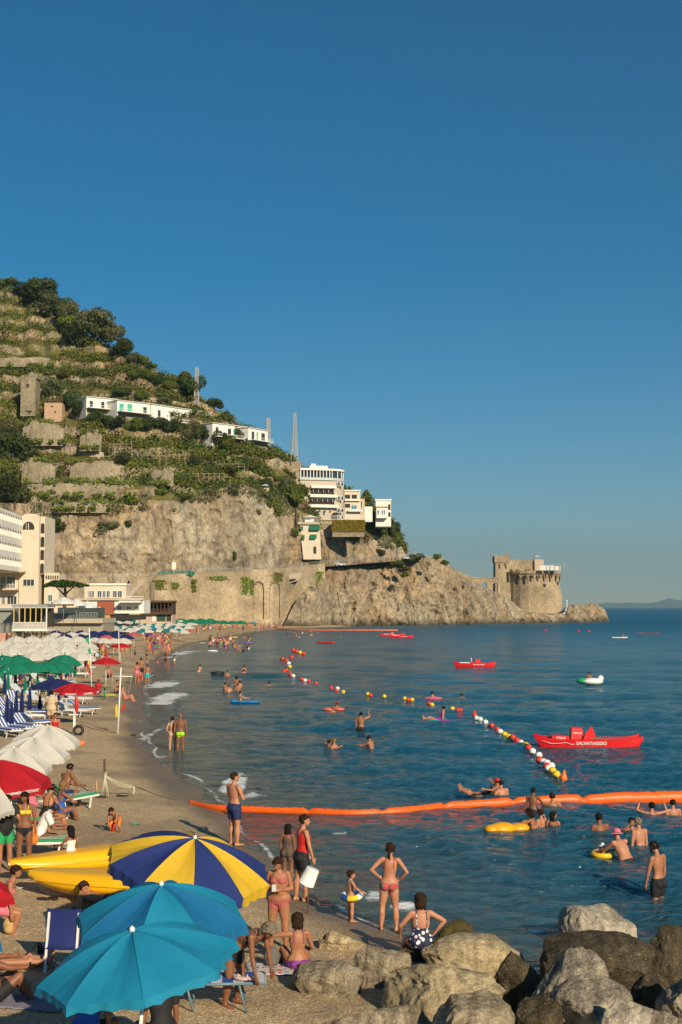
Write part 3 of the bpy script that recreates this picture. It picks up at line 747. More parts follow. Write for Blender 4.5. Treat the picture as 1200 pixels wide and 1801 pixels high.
# ivy down the sea wall
def ivy():
    r = np.random.default_rng(3)
    spots = [(280, 1025, 18, 16, 'wide ivy patch over the left part of the sea wall'), (308, 1030, 12, 10, 'small ivy patch on the left part of the sea wall'), (341, 1024, 7, 22, 'narrow ivy strip hanging from the road edge'), (432, 1020, 12, 30, 'ivy mass left of the first arch'), (443, 1025, 7, 26, 'ivy strip touching the first arch'), (490, 1012, 14, 14, 'ivy clump above the second arch'), (562, 1010, 10, 30, 'ivy at the right end of the sea wall'), (385, 1018, 30, 6, 'thin ivy fringe between the strips')]
    for (px, py, w_, h_, lb) in spots:
        n = int(w_*h_*1.1)+60; Q = []
        for k in range(n):
            a = px+w_*.5*r.normal()*.55; t = r.random()**1.5; p = D(a, py-4+h_*t, float(f_Y0(a))-.3-.9*t*.3); Q.append((p.x, p.y-.25*r.random(), p.z))
        me = leaves_from(Q, np.tile([0, -1, .2], (n, 1)), .3, int(px), 'ivy', .2+.7*r.random(n)); o = link('ivy', me, L_MID); tag(o, lb, 'ivy', 'ivy on the sea wall')
ivy()
# ================================================================= BUILDINGS
class Bd:
    """a building whose front stands at depth Y; px/py give local metres"""
    def __init__(s, name, px0, py0, Y, label, cat='building', rz=0, group=None):
        s.o = D(px0, py0, Y); s.px0 = px0; s.py0 = py0; s.Y = Y; s.m = Y/FPX*1.003; s.c = math.cos(rz)
        s.root = empty(name, s.o, rz, label, cat, group)
    def X(s, px): return (px-s.px0)*s.m/s.c
    def Z(s, py): return (s.py0-py)*s.m
    def box(s, name, m, px0, px1, py0, py1, y0, y1, parent=None, bev=None):
        """block between pixels, y0..y1 metres behind the front plane"""
        a, b = s.X(px0), s.X(px1); z0, z1 = s.Z(py1), s.Z(py0)
        return MB().box(((a+b)/2, (y0+y1)/2, (z0+z1)/2), (b-a, y1-y0, z1-z0)).build(name, m, parent or s.root)
    def window(s, px0, px1, py0, py1, y=0, fm=None, gm=None, bars=1, shut=None):
        """frame + pane (sub-part), glass set back inside the frame"""
        a, b = s.X(px0), s.X(px1); z0, z1 = s.Z(py1), s.Z(py0); t = .12; f = MB()
        for (c, d) in ((((a+b)/2, y-.05, z1), (b-a+t, .14, t)), (((a+b)/2, y-.05, z0), (b-a+t*1.6, .2, t)), ((a, y-.05, (z0+z1)/2), (t, .136, z1-z0-t)), ((b, y-.05, (z0+z1)/2), (t, .136, z1-z0-t))): f.box(c, d)
        for i in range(bars): xx = a+(b-a)*(i+1)/(bars+1); f.box((xx, y-.045, (z0+z1)/2), (.07, .1, z1-z0-t))
        o = f.build('window', fm or METALW, s.root)
        MB().box(((a+b)/2, y-.005, (z0+z1)/2), (b-a-.02, .02, z1-z0-.02)).build('pane', gm or GLASS, o)
        return o
    def railing(s, px0, px1, py0, py1, y, m, n=None, name='railing'):
        a, b = s.X(px0), s.X(px1); z0, z1 = s.Z(py1), s.Z(py0); f = MB(); n = n or max(3, int((b-a)/.35))
        f.box(((a+b)/2, y, z1), (b-a, .07, .07)); f.box(((a+b)/2, y, z0), (b-a, .06, .06))
        for i in range(n+1): f.box((a+(b-a)*i/n, y, (z0+z1)/2), (.05, .05, z1-z0))
        return f.build(name, m, s.root)

def arch_pts(cx, w, z0, z1, n=8):
    r = w/2; P = [(cx-r, z0), (cx+r, z0)]
    for i in range(n+1): a = math.pi*i/n; P.append((cx+r*math.cos(a), z1-r+r*math.sin(a)))
    return P
def plate(b, P, y0, y1, mi=0):
    """extrude an (x,z) outline from y0 to y1"""
    n = len(P); V = [(p[0], y0, p[1]) for p in P]+[(p[0], y1, p[1]) for p in P]
    F = [(i, (i+1) % n, n+(i+1) % n, n+i) for i in range(n)]+[list(range(n)), list(range(n, 2*n))[::-1]]
    return b.add(V, F, mi)

# ---- cream hotel at the left edge
def left_hotel():
    h = Bd('hotel', 33, 1066, 278, 'tall cream hotel with rows of arched balconies at the left edge', 'hotel')
    # stair tower block facing the camera
    h.box('tower_wall', PLASTER, 33, 67, 908, 1066, 0, 12)
    t = h.box('tower_flank', PLASTER, 67, 74.5, 908, 1010, 1.2, 11)
    b = MB(); zt = h.Z(908)
    for i in range(9): a = math.pi*i/8
    P = [(h.X(35)+.01, zt), (h.X(66), zt)]+[(h.X(50.5)+math.cos(math.pi*i/10)*1.7, zt+math.sin(math.pi*i/10)*.5) for i in range(11)]
    plate(b, P, .3, 2); b.build('parapet', PLASTER, h.root)
    o = plate(MB(), arch_pts(h.X(48), h.X(58)-h.X(38), h.Z(932), h.Z(918)), -.06, .02).build('window', DARKIN, h.root)
    MB().box((h.X(48), -.09, h.Z(926)), (.12, .05, 1.2)).box((h.X(44), -.09, h.Z(926)), (.08, .05, 1.2)).build('frame', METALW, o)
    for y0 in (920, 944, 967, 991):
        plate(MB(), arch_pts(h.X(70.7), .75, h.Z(y0+18), h.Z(y0)), 1.12, 1.25).build('window', DARKIN, h.root)
    # wing running towards the viewer, seen along its facade
    A = D(-60, 900, 232); Bp = D(33.2, 907, 277.5)
    dx, dy = Bp.x-A.x, Bp.y-A.y; L = math.hypot(dx, dy); ang = math.atan2(dy, dx)
    ux, uy = dx/L, dy/L; nx, ny = uy, -ux       # outward normal (towards +x)
    zt = Bp.z; zb = D(33, 1005, 277).z
    def W(u, v, z): q = Vector((Bp.x-ux*u+nx*v, Bp.y-uy*u+ny*v, z)); return q-h.o
    b = MB(); P = [W(0, 0, 0), W(L, 0, 0), W(L, -11, 0), W(0, -11, 0)]
    z0 = D(33, 1066, 278).z
    P = [W(0, -.5, 0), W(L, -.5, 0), W(L, -12, 0), W(0, -12, 0)]
    b.prism([(p.x, p.y) for p in P], zb-h.o.z-.3, zt-h.o.z+.5); b.build('wing_wall', WHITE, h.root)
    nb = int(L/2.35); fl = (zt-zb)/4.0
    for f_ in range(4):
        zf = zb+f_*fl-h.o.z
        s = MB(); P = [W(0, -.6, 0), W(L, -.6, 0), W(L, .75, 0), W(0, .75, 0)]
        s.prism([(p.x, p.y) for p in P], zf-.1, zf+.12); s.prism([(p.x, p.y) for p in [W(0, .6, 0), W(L, .6, 0), W(L, .74, 0), W(0, .74, 0)]], zf+.121, zf+.85)
        for i in range(nb+1):
            u = i*L/nb; q0, q1 = W(max(0, u-.16), .74, 0), W(min(L, u+.16), .74, 0); q2, q3 = W(min(L, u+.16), -.5, 0), W(max(0, u-.16), -.5, 0)
            s.prism([(p.x, p.y) for p in (q0, q1, q2, q3)], zf+.13, zf+fl-.1)
        # arch spandrels
        for i in range(nb):
            u0 = i*L/nb+.16; u1 = (i+1)*L/nb-.16; V = []; n = 7
            top = zf+fl-.11
            for k in range(n+1):
                t_ = k/n; u = u0+(u1-u0)*t_; za = top-.95+.72*math.sin(math.pi*t_)
                for v in (.735, .6): 
                    q = W(u, v, 0); V.append((q.x, q.y, za)); V.append((q.x, q.y, top))
            F = []
            for k in range(n):
                a = k*4; F += [(a, a+4, a+5, a+1), (a+2, a+3, a+7, a+6), (a, a+2, a+6, a+4)]
            s.add(V, F)
        bal = s.build('balcony', WHITE, h.root)
        for i in range(nb):
            u = (i+.5)*L/nb; q = [W(u-.75, -.48, 0), W(u+.75, -.48, 0), W(u+.75, -.56, 0), W(u-.75, -.56, 0)]
            MB().prism([(p.x, p.y) for p in q], zf+.13, zf+2.2).build('door', GLASS, bal)
    # lower storeys with deep balconies
    h.box('lower_wall', PLASTER, -60, 33, 1008, 1066, .4, 9)
    for y in (1005, 1036): h.box('canopy', TAN, -40, 45 if y == 1005 else 33.5, y, y+2.5, -2.6, .35)
    h.railing(-30, 33, 1028, 1036, -2.5, METALW, 26)
    for a, b_, c, d in ((-12, -2, 1014, 1035), (0, 9, 1014, 1035), (11, 26, 1014, 1035), (2, 9, 1048, 1063), (12, 29, 1048, 1063)): h.window(a, b_, c, d, .38, bars=2)
    h.window(40, 60, 1019, 1031, 0, bars=2)
    # right annex
    h.box('annex_wall', PLASTER, 75, 101, 1010, 1062, 1.2, 8)
    b = MB()
    for i in range(7): b.box((h.X(76.6+i*3.8), 1.4, h.Z(1008.6)), (.28, .3, .34))
    b.build('battlement', PLASTER, h.root)
    for i in range(6): plate(MB(), arch_pts(h.X(78.5+i*4), .26, h.Z(1019), h.Z(1012)), 1.13, 1.21).build('window', DARKIN, h.root)
    h.window(82, 90, 1046, 1058, 1.18, bars=1, gm=mat('green shutter', (.02, .12, .08), .7, .1, 4))
left_hotel()

def stone_pine(px, py, w, h, Y):
    p = D(px, py, Y); m = Y/FPX
    root = empty('pine_tree', p, 0, 'flat topped umbrella pine between the cream hotel and the white parasols', 'tree')
    H = h*m; W = w*m
    MB().tube([(0, 0, -1.5), (.2, 0, H*.4), (.1, 0, H*.7)], [.35, .28, .2], 8).tube([(.15, 0, H*.4), (-W*.25, 0, H*.8)], [.2, .07], 6).tube([(.15, 0, H*.45), (W*.28, .3, H*.82)], [.2, .07], 6).tube([(.1, 0, H*.6), (0, 1, H*.85)], [.16, .06], 6).build('trunk', BARK, root)
    r = np.random.default_rng(50); n = 5200; a = r.random(n)*6.283; q = np.sqrt(r.random(n)); lob = 1+.12*np.sin(a*5+1)+.08*np.sin(a*9)
    X = np.cos(a)*q*lob*W*.5; Yp = np.sin(a)*q*lob*W*.5; Z = H*(.72+.27*np.sqrt(1-q*q*.97)*(.3+.7*r.random(n)))+.25*vn(np.stack([X, Yp, X*0], 1)*.9, 3)
    me = leaves_from(np.stack([X, Yp, Z], 1), np.tile([0, 0, 1.], (n, 1)), .17, 51, 'crown', .25+.5*r.random(n)); link('crown', me, leaf_mat('pine needles', (.035, .07, .014), (.11, .17, .03)), root)
stone_pine(113, 1066, 72, 46, 232)

def beach_club_row():
    # building with terrace and row of windows
    b = Bd('beach_restaurant', 140, 1092, 262, 'low white restaurant with a long window band and a brick red panel', 'restaurant')
    b.box('wall', PLASTER, 142, 216, 1028, 1054, 3.5, 9); b.box('cornice', WHITE, 140.5, 217, 1026, 1029.5, 3.2, 9.2)
    for a, c in ((149, 154), (154.6, 160), (165.5, 173), (174, 180), (181, 187.5), (192.5, 200), (201, 209)): b.window(a, c, 1039, 1051, 3.45, bars=1)
    b.box('lower_wall', WHITE, 140, 252, 1056, 1079, 0, 9); b.box('terrace_roof', TAN, 138, 252, 1052.5, 1056, -.6, 9.3)
    o = b.box('brick_panel', mat('brick red render', (.30, .085, .045), .85, .15, 2), 171, 201, 1057.5, 1080, -.15, -.004)
    MB().box((b.X(175), -.2, b.Z(1070)), (.4, .08, .55)).build('window', METALW, o)
    b.box('plinth', mat('orange render', (.5, .27, .10), .85, .12, 2), 168, 193, 1081, 1092, .3, 5)
    b.window(206, 213, 1066, 1074, -.02); b.window(222, 229, 1067, 1073, -.02); b.window(237, 244, 1067, 1073, -.02)
    b.railing(216, 252, 1049, 1053, -.3, METALW, 12)
    b.box('canopy', METALW, 213, 250, 1057, 1060, -3.0, 0)
    b.box('porch_shade', DARKIN, 194, 250, 1081.5, 1090, .5, 5)  # solid dark block in place of the shade under the porch
    # dark timber bar with trellis
    c = Bd('beach_bar', 250, 1098, 300, 'brown timber beach bar with a shaded upper veranda at the foot of the sea wall', 'bar')
    WD = mat('dark brown timber', (.085, .05, .032), .85, .25, 3)
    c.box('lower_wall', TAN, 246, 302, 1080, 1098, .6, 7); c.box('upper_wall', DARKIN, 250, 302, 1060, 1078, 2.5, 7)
    c.box('deck', WD, 248, 303, 1077.5, 1080.5, -.5, 7); c.box('roof', WD, 248, 304, 1056.5, 1060, -.8, 7.2)
    s = MB()
    for i in range(9): s.box((c.X(250.5+i*6.5), -.35, c.Z(1069)), (.16, .16, c.Z(1060)-c.Z(1077.5)))
    s.build('post', WD, c.root); c.railing(250, 302, 1071, 1077, -.42, WD, 30)
    c.box('door', METALW, 267, 273, 1083, 1093, .5, .59); c.window(276, 290, 1082, 1092, .56, bars=3, fm=WD, gm=mat('green glass', (.02, .10, .07), .3, .2, 2)); c.window(293, 300, 1082, 1092, .56, fm=WD)
    # stair ramp against the wall
    e = Bd('stair_ramp', 228, 1060, 318, 'sloping concrete stair ramp climbing to the coast road above the bar', 'stairs')
    CON = mat('pale concrete', (.42, .36, .28), .9, .14, 1.2, bump=.2)
    P = [(e.X(216), e.Z(1060)), (e.X(262), e.Z(1060)), (e.X(262), e.Z(1023)), (e.X(252), e.Z(1023)), (e.X(228), e.Z(1050)), (e.X(216), e.Z(1052))]
    plate(MB(), P, 0, 10).build('ramp_wall', STONE, e.root)
    s = MB(); s.bar((e.X(228), -.2, e.Z(1049)), (e.X(252), -.2, e.Z(1022)), .5, .9); s.build('parapet', CON, e.root)
    # terrace with glass rail under the white parasols
    t = Bd('terrace_cafe', 80, 1112, 205, 'raised cafe terrace with green glass railing beside the stilted pergola', 'terrace')
    t.box('slab', CON, 80, 182, 1088, 1096, -1, 11); t.box('base_wall', mat('grey render', (.30, .27, .215), .9, .12, 1), 82, 181, 1096, 1112, 0, 10)
    t.box('back_wall', mat('dark glass front', (.05, .065, .06), .3, .3, 1.2), 84, 168, 1069, 1088, 7, 7.6)
    g = t.box('rail_panel', mat('green tinted glass', (.085, .13, .11), .25, .15, 2), 83, 173, 1079, 1088, -.8, -.72)
    s = MB()
    for i in range(18): s.box((t.X(83.5+i*5.2), -.95, t.Z(1083)), (.07, .1, t.Z(1077.5)-t.Z(1088.2)))
    s.box((t.X(128), -.95, t.Z(1078)), (t.X(174)-t.X(83), .09, .08)); s.build('rail_frame', METALG, t.root)
    # pergola on stilts
    p = Bd('stilted_pergola', 22, 1122, 168, 'pergola walkway on timber stilts with yellow posts and white railing at the left', 'pergola')
    YW = mat('ochre painted wood', (.50, .37, .11), .7, .12, 4); WD2 = mat('weathered stilt wood', (.24, .16, .085), .9, .3, 4)
    p.box('roof', METALG, 20, 83, 1063.5, 1068.5, 0, 4.5); p.box('deck', WHITE, 22, 83, 1107, 1110, -.2, 4.5)
    p.box('back_wall', DARKIN, 23, 82, 1070, 1098, 3.6, 4)
    for i in range(7): p.box('post', YW, 23+i*9.6, 24.6+i*9.6, 1068.5, 1107, 0.0, .18)
    p.railing(23, 82, 1095, 1106.5, -.1, METALW, 40); 
    for i in range(12): p.box('stilt', WD2, 24+i*5, 25.5+i*5, 1110, 1128, .1+(i % 3)*1.1, .3+(i % 3)*1.1)
    p.box('end_frame', METALW, 80.6, 82.2, 1068.6, 1107, -.25, -.02)
    q = Bd('kiosk_shed', -40, 1124, 172, 'grey green shed with metal railing at the left edge below the hotel', 'shed')
    q.box('wall', mat('grey green panel', (.24, .25, .21), .8, .1, 2), -40, 21, 1074, 1119, .5, 6); q.box('roof', METALG, -41, 22, 1070, 1074, .0, 6.4); q.railing(-38, 21, 1094, 1112, 0, METALG, 34)
    q.box('brick_base', mat('salmon brick', (.50, .27, .19), .9, .15, 3), -40, 21, 1113, 1128, -.8, .45)
    # wide low hotel plinth closing the ground between
    z = Bd('promenade_wall', -60, 1084, 250, 'low beige promenade wall behind the beach clubs', 'wall')
    z.box('wall', PLASTER, -60, 142, 1066, 1096, 0, 3)
beach_club_row()
def parasol_big(px, py, w, Y, label, group):
    p = D(px, py, Y); W = w*Y/FPX
    root = empty('parasol', p, 0, label, 'parasol', group)
    MB().lathe([(W/2, -.55), (W*.5, -.32), (W*.27, .1), (.05, .55)], 8, smooth=False).build('canopy', mat('white canvas', (.78, .77, .74), .8, .04, 2, trans=.2), root)
    MB().tube([(0, 0, -3.4), (0, 0, .7)], .05, 6).build('pole', METALG, root)
for i, (px, py, w_) in enumerate(((112, 1056, 44), (135, 1059, 40), (154, 1063, 34))):
    parasol_big(px, py, w_, 200+i*3, ['leftmost of the three white parasols on the cafe terrace', 'middle of the three white parasols on the cafe terrace', 'rightmost and lowest of the three white parasols on the cafe terrace'][i], 'white parasols on the cafe terrace')

# ---- villas on the hill
def villa(px0, px1, yt0, yt1, ybot, label, wins, slab=True, deep=9, flank=None, seed=0):
    """long low white villa; roof line falls from yt0 to yt1 as it recedes"""
    p, _ = hill_at((px0+px1)/2, ybot); Ya = p.y-8.5
    k = (1068-yt0)/(1068-yt1); Yb = Ya*k; Yb = min(Yb, Ya+26)
    A = D(px0, ybot, Ya); L = D(px1, ybot, Yb); dx, dy = L.x-A.x, L.y-A.y; n = math.hypot(dx, dy); rz = math.atan2(dy, dx)
    h = D(px0, yt0, Ya).z-A.z
    r = empty('white_villa', A, rz, label, 'villa')
    MB().box((n/2, deep/2, h/2-1.5), (n, deep, h+3)).build('wall', WHITE, r)
    if slab: MB().box((n/2, deep/2-.1, h+.11), (n+.5, deep+.6, .22)).build('roof', mat('grey white roof slab', (.55, .54, .50), .85, .1, 1), r)
    for (t0, t1, z0, z1, m) in wins:
        a, b_ = t0*n, t1*n; c, d = z0*h, z1*h; f = MB()
        for q, s_ in ((((a+b_)/2, -.05, d), (b_-a+.16, .14, .14)), ((a, -.05, (c+d)/2), (.12, .134, d-c-.14)), ((b_, -.05, (c+d)/2), (.12, .134, d-c-.14))): f.box(q, s_)
        w_ = f.build('window', METALW, r); MB().box(((a+b_)/2, -.01, (c+d)/2), (b_-a, .03, d-c)).build('pane', m, w_)
    b = MB(); b.box((n/2, -1.3, .0), (n, 2.6, .22)).build('balcony', WHITE, r)
    b = MB(); N = int(n/.5)
    for i in range(N+1): b.box((n*i/N, -2.5, .5), (.05, .05, .8))
    b.box((n/2, -2.5, .95), (n, .07, .08)); b.build('railing', METALW, r)
    MB().box((n/2, 2.2, -3.7), (n*.96, 4.6, 7.2)).build('foundation', STONE_D, r)
    return r
GS = mat('turquoise shutter', (.04, .42, .30), .6, .1, 3)
villa(152, 205, 698, 703, 718, 'left white villa on the hill with two doors and flat roof', [(.1, .22, .05, .7, GLASS), (.48, .6, .05, .72, GLASS), (.68, .78, .05, .72, GS)])
villa(206, 264, 704, 711, 724, 'white villa with turquoise shutters covered in climbing leaves', [(.06, .2, .1, .75, GS), (.3, .46, .05, .8, GS), (.78, .9, .05, .7, GLASS)])
villa(266, 372, 711, 727, 738, 'longest white villa with slab roof right of the turquoise shutters', [(.1, .15, .1, .7, GLASS), (.3, .38, .1, .7, GLASS), (.5, .56, .1, .7, GLASS), (.72, .8, .1, .75, GLASS), (.86, .93, .1, .75, GLASS)])
villa(374, 436, 744, 752, 768, 'white villa with green doors over its balcony right of the first mast', [(.08, .16, .1, .75, DARKIN), (.42, .52, .05, .75, GLASS), (.58, .64, .05, .75, GS), (.78, .86, .05, .75, GS)])
villa(437, 471, 752, 758, 774, 'small white villa with columned balcony at the end of the villa row', [(.15, .3, .05, .75, GLASS), (.4, .5, .05, .75, GS), (.65, .85, .05, .75, DARKIN)])

def box_on_hill(name, px0, px1, y0, y1, label, m, deep=8, fwd=3, cat='building', parts=None, rz=0):
    p, _ = hill_at((px0+px1)/2, y1); b = Bd(name, px0, y1, p.y-fwd, label, cat, rz)
    b.box('wall', m, px0, px1, y0, y1+6, 0, deep); b.p = p
    return b
t = box_on_hill('ruined_tower', 36, 62, 664, 726, 'tall square ruined stone tower on the left of the hill', STONE_D, 6.5, 5, 'tower')
t.box('window', DARKIN, 46, 50.5, 674, 681, -.05, .1); t.box('window', DARKIN, 46, 56, 722, 725, -.05, .1)
s = MB()
for i, (a, h_) in enumerate(((37, 1.0), (42, .5), (47, .9), (53, .4), (59, 1.3))): s.box((t.X(a)+.4, 3, t.Z(664)+h_/2), (1.1, 5.6, h_))
s.build('broken_parapet', STONE_D, t.root)
t = box_on_hill('stone_hut', 78, 109, 708, 736, 'low pinkish stone hut with a wooden trellis roof right of the ruined tower', mat('pinkish tuff', (.46, .31, .20), .9, .15, .8, bump=.3), 7, 4, 'hut')
t.box('window', DARKIN, 90, 93, 713, 716, -.05, .1); t.box('window', DARKIN, 96, 99, 723, 726, -.05, .1)
s = MB()
for i in range(7): s.box((t.X(79+i*5), 1, t.Z(703)), (.14, .14, t.Z(698)-t.Z(708)))
s.box((t.X(94), 1, t.Z(699)), (5.6, .14, .14)); s.box((t.X(94), 1, t.Z(703)), (5.6, .12, .12)); s.build('trellis', BARK, t.root)
for a, b_, c, d, lb in ((38, 111, 738, 776, 'upper stone retaining wall under the tower and the hut'), (140, 178, 757, 785, 'small stone retaining wall with battered face right of the hut wall'), (38, 96, 808, 840, 'left stone retaining wall on the middle terrace'), (122, 220, 808, 842, 'long stone retaining wall on the middle terrace'),
                        (45, 235, 848, 868, 'lowest long stone terrace wall above the bare cliff'), (265, 305, 822, 846, 'stone wall piece under the pergola'), (-10, 88, 626, 638, 'pale stone wall across the upper terraces'), (95, 190, 880, 893, 'low stone wall along the cliff rim')):
    p, _ = hill_at((a+b_)/2, d); Y = p.y-2.2; A = D(a, d, Y); n = (b_-a)*Y/FPX; h_ = (d-c)*Y/FPX; mb = MB(); N = 24; V = []
    r_ = random.Random(a)
    for i in range(N+1):
        x = n*i/N; e = .0 if i not in (0, N) else 0; top = h_*(.86+.14*vn(np.array([[i*.35, a, 1.]]), 4)[0])*(.82+.18*min(1, min(i, N-i)/3.))
        V += [(x, -.05*h_, -1.5), (x, .10*h_+.2*vn(np.array([[i*.5, a, 5.]]), 6)[0], top*.6), (x, .22*h_, top), (x, .22*h_+2.5, top)]
    mb.add(V, [(i*4+j, i*4+j+4, i*4+j+5, i*4+j+1) for i in range(N) for j in range(3)]+[(0, 1, 2, 3), (N*4+3, N*4+2, N*4+1, N*4)])
    o = mb.build('retaining_wall', STONE_D); o.location = A; tag(o, lb, 'wall')
def creepers():
    r = np.random.default_rng(77); Q = []
    for (a, b_, y) in ((30, 118, 740), (30, 118, 776), (134, 184, 759), (134, 184, 786), (30, 102, 810), (30, 102, 842), (116, 226, 811), (116, 226, 844), (40, 240, 849), (40, 240, 869), (260, 310, 848), (-5, 95, 642), (92, 192, 882), (90, 195, 894)):
        for k in range(int((b_-a)*9)):
            px = r.uniform(a, b_)
            if vn(np.array([[px/9., y, 0.]]), 5)[0] < -.1: continue
            Q.append((px, y+r.normal()*2.2))
    P = []
    for px, py in Q[::1]:
        if not P or len(P) % 6 == 0: base = hill_at(px, py)[0]; Y = base.y-2.9
        p = D(px, py, Y); P.append((p.x, p.y+r.normal()*.5, p.z))
    P = np.array(P); me = leaves_from(P, np.tile([0, -.7, .6], (len(P), 1)), .36, 78, 'wall_creepers', .3+.5*r.random(len(P))); o = link('wall_creepers', me, L_MID)
    tag(o, 'green creepers growing along the feet and tops of the terrace walls', 'vegetation', kind='stuff')
creepers()
# trellis fences / pergola frames on terraces
def pergola(px0, px1, y0, y1, label):
    p, _ = hill_at((px0+px1)/2, y1); Y = p.y-1.5; A = D(px0, y1, Y); n = (px1-px0)*Y/FPX; h_ = max(1.6, (y1-y0)*Y/FPX); b = MB(); N = int(n/1.6); rr = random.Random(px0)
    for i in range(N+1):
        x = n*i/N
        for yy in (0, 2.4): b.bar((x, yy, -1), (x+rr.uniform(-.15, .15), yy, h_*rr.uniform(.9, 1.1)), .11)
        b.bar((x, 0, h_*.95), (x, 2.4, h_), .08)
    b.bar((0, 0, h_*.93), (n, 0, h_*.93), .09); b.bar((0, 0, h_*.5), (n, 0, h_*.5), .07); b.bar((0, 2.4, h_*.95), (n, 2.4, h_*.95), .09)
    o = b.build('pergola_frame', mat('grey chestnut poles', (.33, .27, .19), .9, .2, 3)); o.location = A; tag(o, label, 'pergola')
for a in ((238, 292, 800, 812, 'wooden vine trellis on the terrace in the middle of the hill'), (295, 335, 798, 814, 'wooden vine trellis just right of the middle one'), (322, 395, 832, 844, 'pergola frame at the top of the bare cliff'), (380, 430, 815, 826, 'pergola frame under the hedge near the cliff head'), (192, 232, 780, 792, 'leaning vine poles below the villas'), (193, 215, 617, 626, 'white vine stakes on the ridge'), (360, 392, 728, 735, 'fence of vine stakes right of the first mast'),
          (50, 88, 886, 893, 'rail along the cliff rim at left'), (150, 200, 888, 896, 'rail along the cliff rim left of centre')): pergola(*a)

# ---- stone hotel block, big white hotel, white house
def white_hotel():
    p, _ = hill_at(560, 905); Y = p.y-4.5
    a = Bd('stone_annex', 470, 850, p.y-4, 'tan stone annex with a blue solar roof left of the white hotel', 'building')
    a.box('wall', STONE, 493, 530, 812, 870, 0, 10); a.box('upper_wall', TAN, 470, 505, 795, 830, 3, 12)
    s = MB(); X0, X1 = a.X(462), a.X(500); s.quad((X0, 1, a.Z(790)), (X1, 1, a.Z(799)), (X1-1, 8, a.Z(792)), (X0-1, 8, a.Z(781))); s.quad((X0, 1, a.Z(790)-.15), (X0-1, 8, a.Z(781)-.15), (X1-1, 8, a.Z(792)-.15), (X1, 1, a.Z(799)-.15)); s.build('solar_roof', mat('blue solar panels', (.05, .09, .15), .3, .2, 1.5), a.root)
    a.window(474, 480, 801, 810, 2.95, bars=1); a.window(483, 489, 803, 811, 2.95, bars=1)
    h = Bd('white_hotel', 528, 914, Y, 'big white stepped hotel with a glazed top floor and long balconies', 'hotel', rz=R(14))
    Wm = mat('warm white render', (.50, .43, .33), .85, .1, .6)
    def outl(x0, x1, dep, n=9):   # rounded right end
        X0, X1 = h.X(x0), h.X(x1); r_ = dep*.45; P = [(X0, 0)]+[(X1-r_+r_*math.sin(math.pi*i/(2*n)), r_-r_*math.cos(math.pi*i/(2*n))) for i in range(n+1)]+[(X1, dep), (X0, dep)]
        return P
    def floor(name, x0, x1, y0, y1, dep, m, off=0):
        P = [(x, y+off) for x, y in outl(x0, x1, dep)]
        return MB().prism(P, h.Z(y1), h.Z(y0)).build(name, m, h.root)
    floor('lower_wall', 528, 612, 841, 914, 14, Wm, .0); floor('foundation', 529, 611, 914, 945, 13, STONE, .4)
    floor('glazed_floor', 529, 611, 826, 841, 12, GLASS, 1.0)
    floor('roof', 527.5, 613, 822.5, 826, 14.5, WHITE, -.2); floor('slab', 527, 612.6, 839, 843.5, 15, mat('pale blue glass edge', (.42, .50, .50), .4, .08, 2), -.5)
    s = MB(); P = outl(529, 612, 14)
    for i in range(10): x = P[0][0]+(P[1][0]-P[0][0])*i/9; s.box((x, .15, (h.Z(841)+h.Z(826))/2), (.26, .26, h.Z(826)-h.Z(841)))
    for q in P[2:-2:2]: s.box((q[0]-.2, q[1]+.1, (h.Z(841)+h.Z(826))/2), (.24, .24, h.Z(826)-h.Z(841)))
    s.build('column', WHITE, h.root)
    h.box('roof_room', WHITE, 548, 580, 816, 822.4, 3, 8); h.box('roof_tank', WHITE, 552, 560, 812, 816, 4, 6)
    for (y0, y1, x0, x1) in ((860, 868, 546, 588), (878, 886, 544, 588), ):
        h.box('recess_shade', DARKIN, x0, x1, y0, y1, -.03, .05)  # dark plate on the wall, painted shade of a recess
    for (y, x0, x1) in ((852, 546, 590), (868.3, 544, 592), (886.3, 541, 594)):
        b = h.box('balcony', WHITE, x0, x1, y+1, y+6, -1.6, -.05)
        s = MB()
        for i in range(5): s.box((h.X(x0+4+i*9), -.5, h.Z(y+11)), (.2, .9, .9))
        s.build('awning', mat('grey beige awning', (.40, .36, .30), .8, .1, 2), b)
    for y in (846, 871, 893, 905):
        for x in (594, 600): h.window(x, x+4, y, y+7, -.02, bars=0)
    for x in (534, 545, 556, 567): h.window(x, x+5, 897, 906, -.02, bars=1)
    plate(MB(), arch_pts(h.X(590), 3.2, h.Z(912), h.Z(900)), -.05, .05).build('arched_door', DARKIN, h.root)
    # right stepped wing
    w_ = Bd('hotel_wing', 612, 914, Y+9, 'cream stepped wing with loggias right of the big white hotel', 'building', rz=R(6))
    w_.box('wall', PLASTER, 606, 634, 863, 914, 0, 9); w_.box('foundation', STONE, 607, 640, 914, 942, .5, 9); w_.box('rear_wall', TAN, 634, 643, 876, 914, 2, 9); w_.box('link_wall', WHITE, 643, 658, 889, 916, 4, 10); w_.box('roof', WHITE, 605.5, 634.6, 861.5, 863.6, -.4, 9.2)
    for x, y in ((607, 870), (619, 870), (607, 886), (619, 888)): w_.box('loggia_shade', DARKIN, x, x+9, y, y+7, -.04, .1)  # dark plates on the wall face paint in the loggia shade
    w_.box('balcony', WHITE, 606, 633, 878, 881, -1.0, -.05); w_.box('balcony', METALW, 612, 637, 897, 900, -1.6, -.05); w_.window(618, 627, 889, 896, -.06, gm=mat('teal glass', (.06, .20, .22), .2, .2, 2)); w_.window(635.5, 638.5, 880, 892, 1.95, bars=0)
    # planted terrace with yellow green hedge
    g = Bd('hedge', 584, 934, Y-2.5, 'long yellow green hedge hanging over the terrace wall below the white hotel', 'hedge')
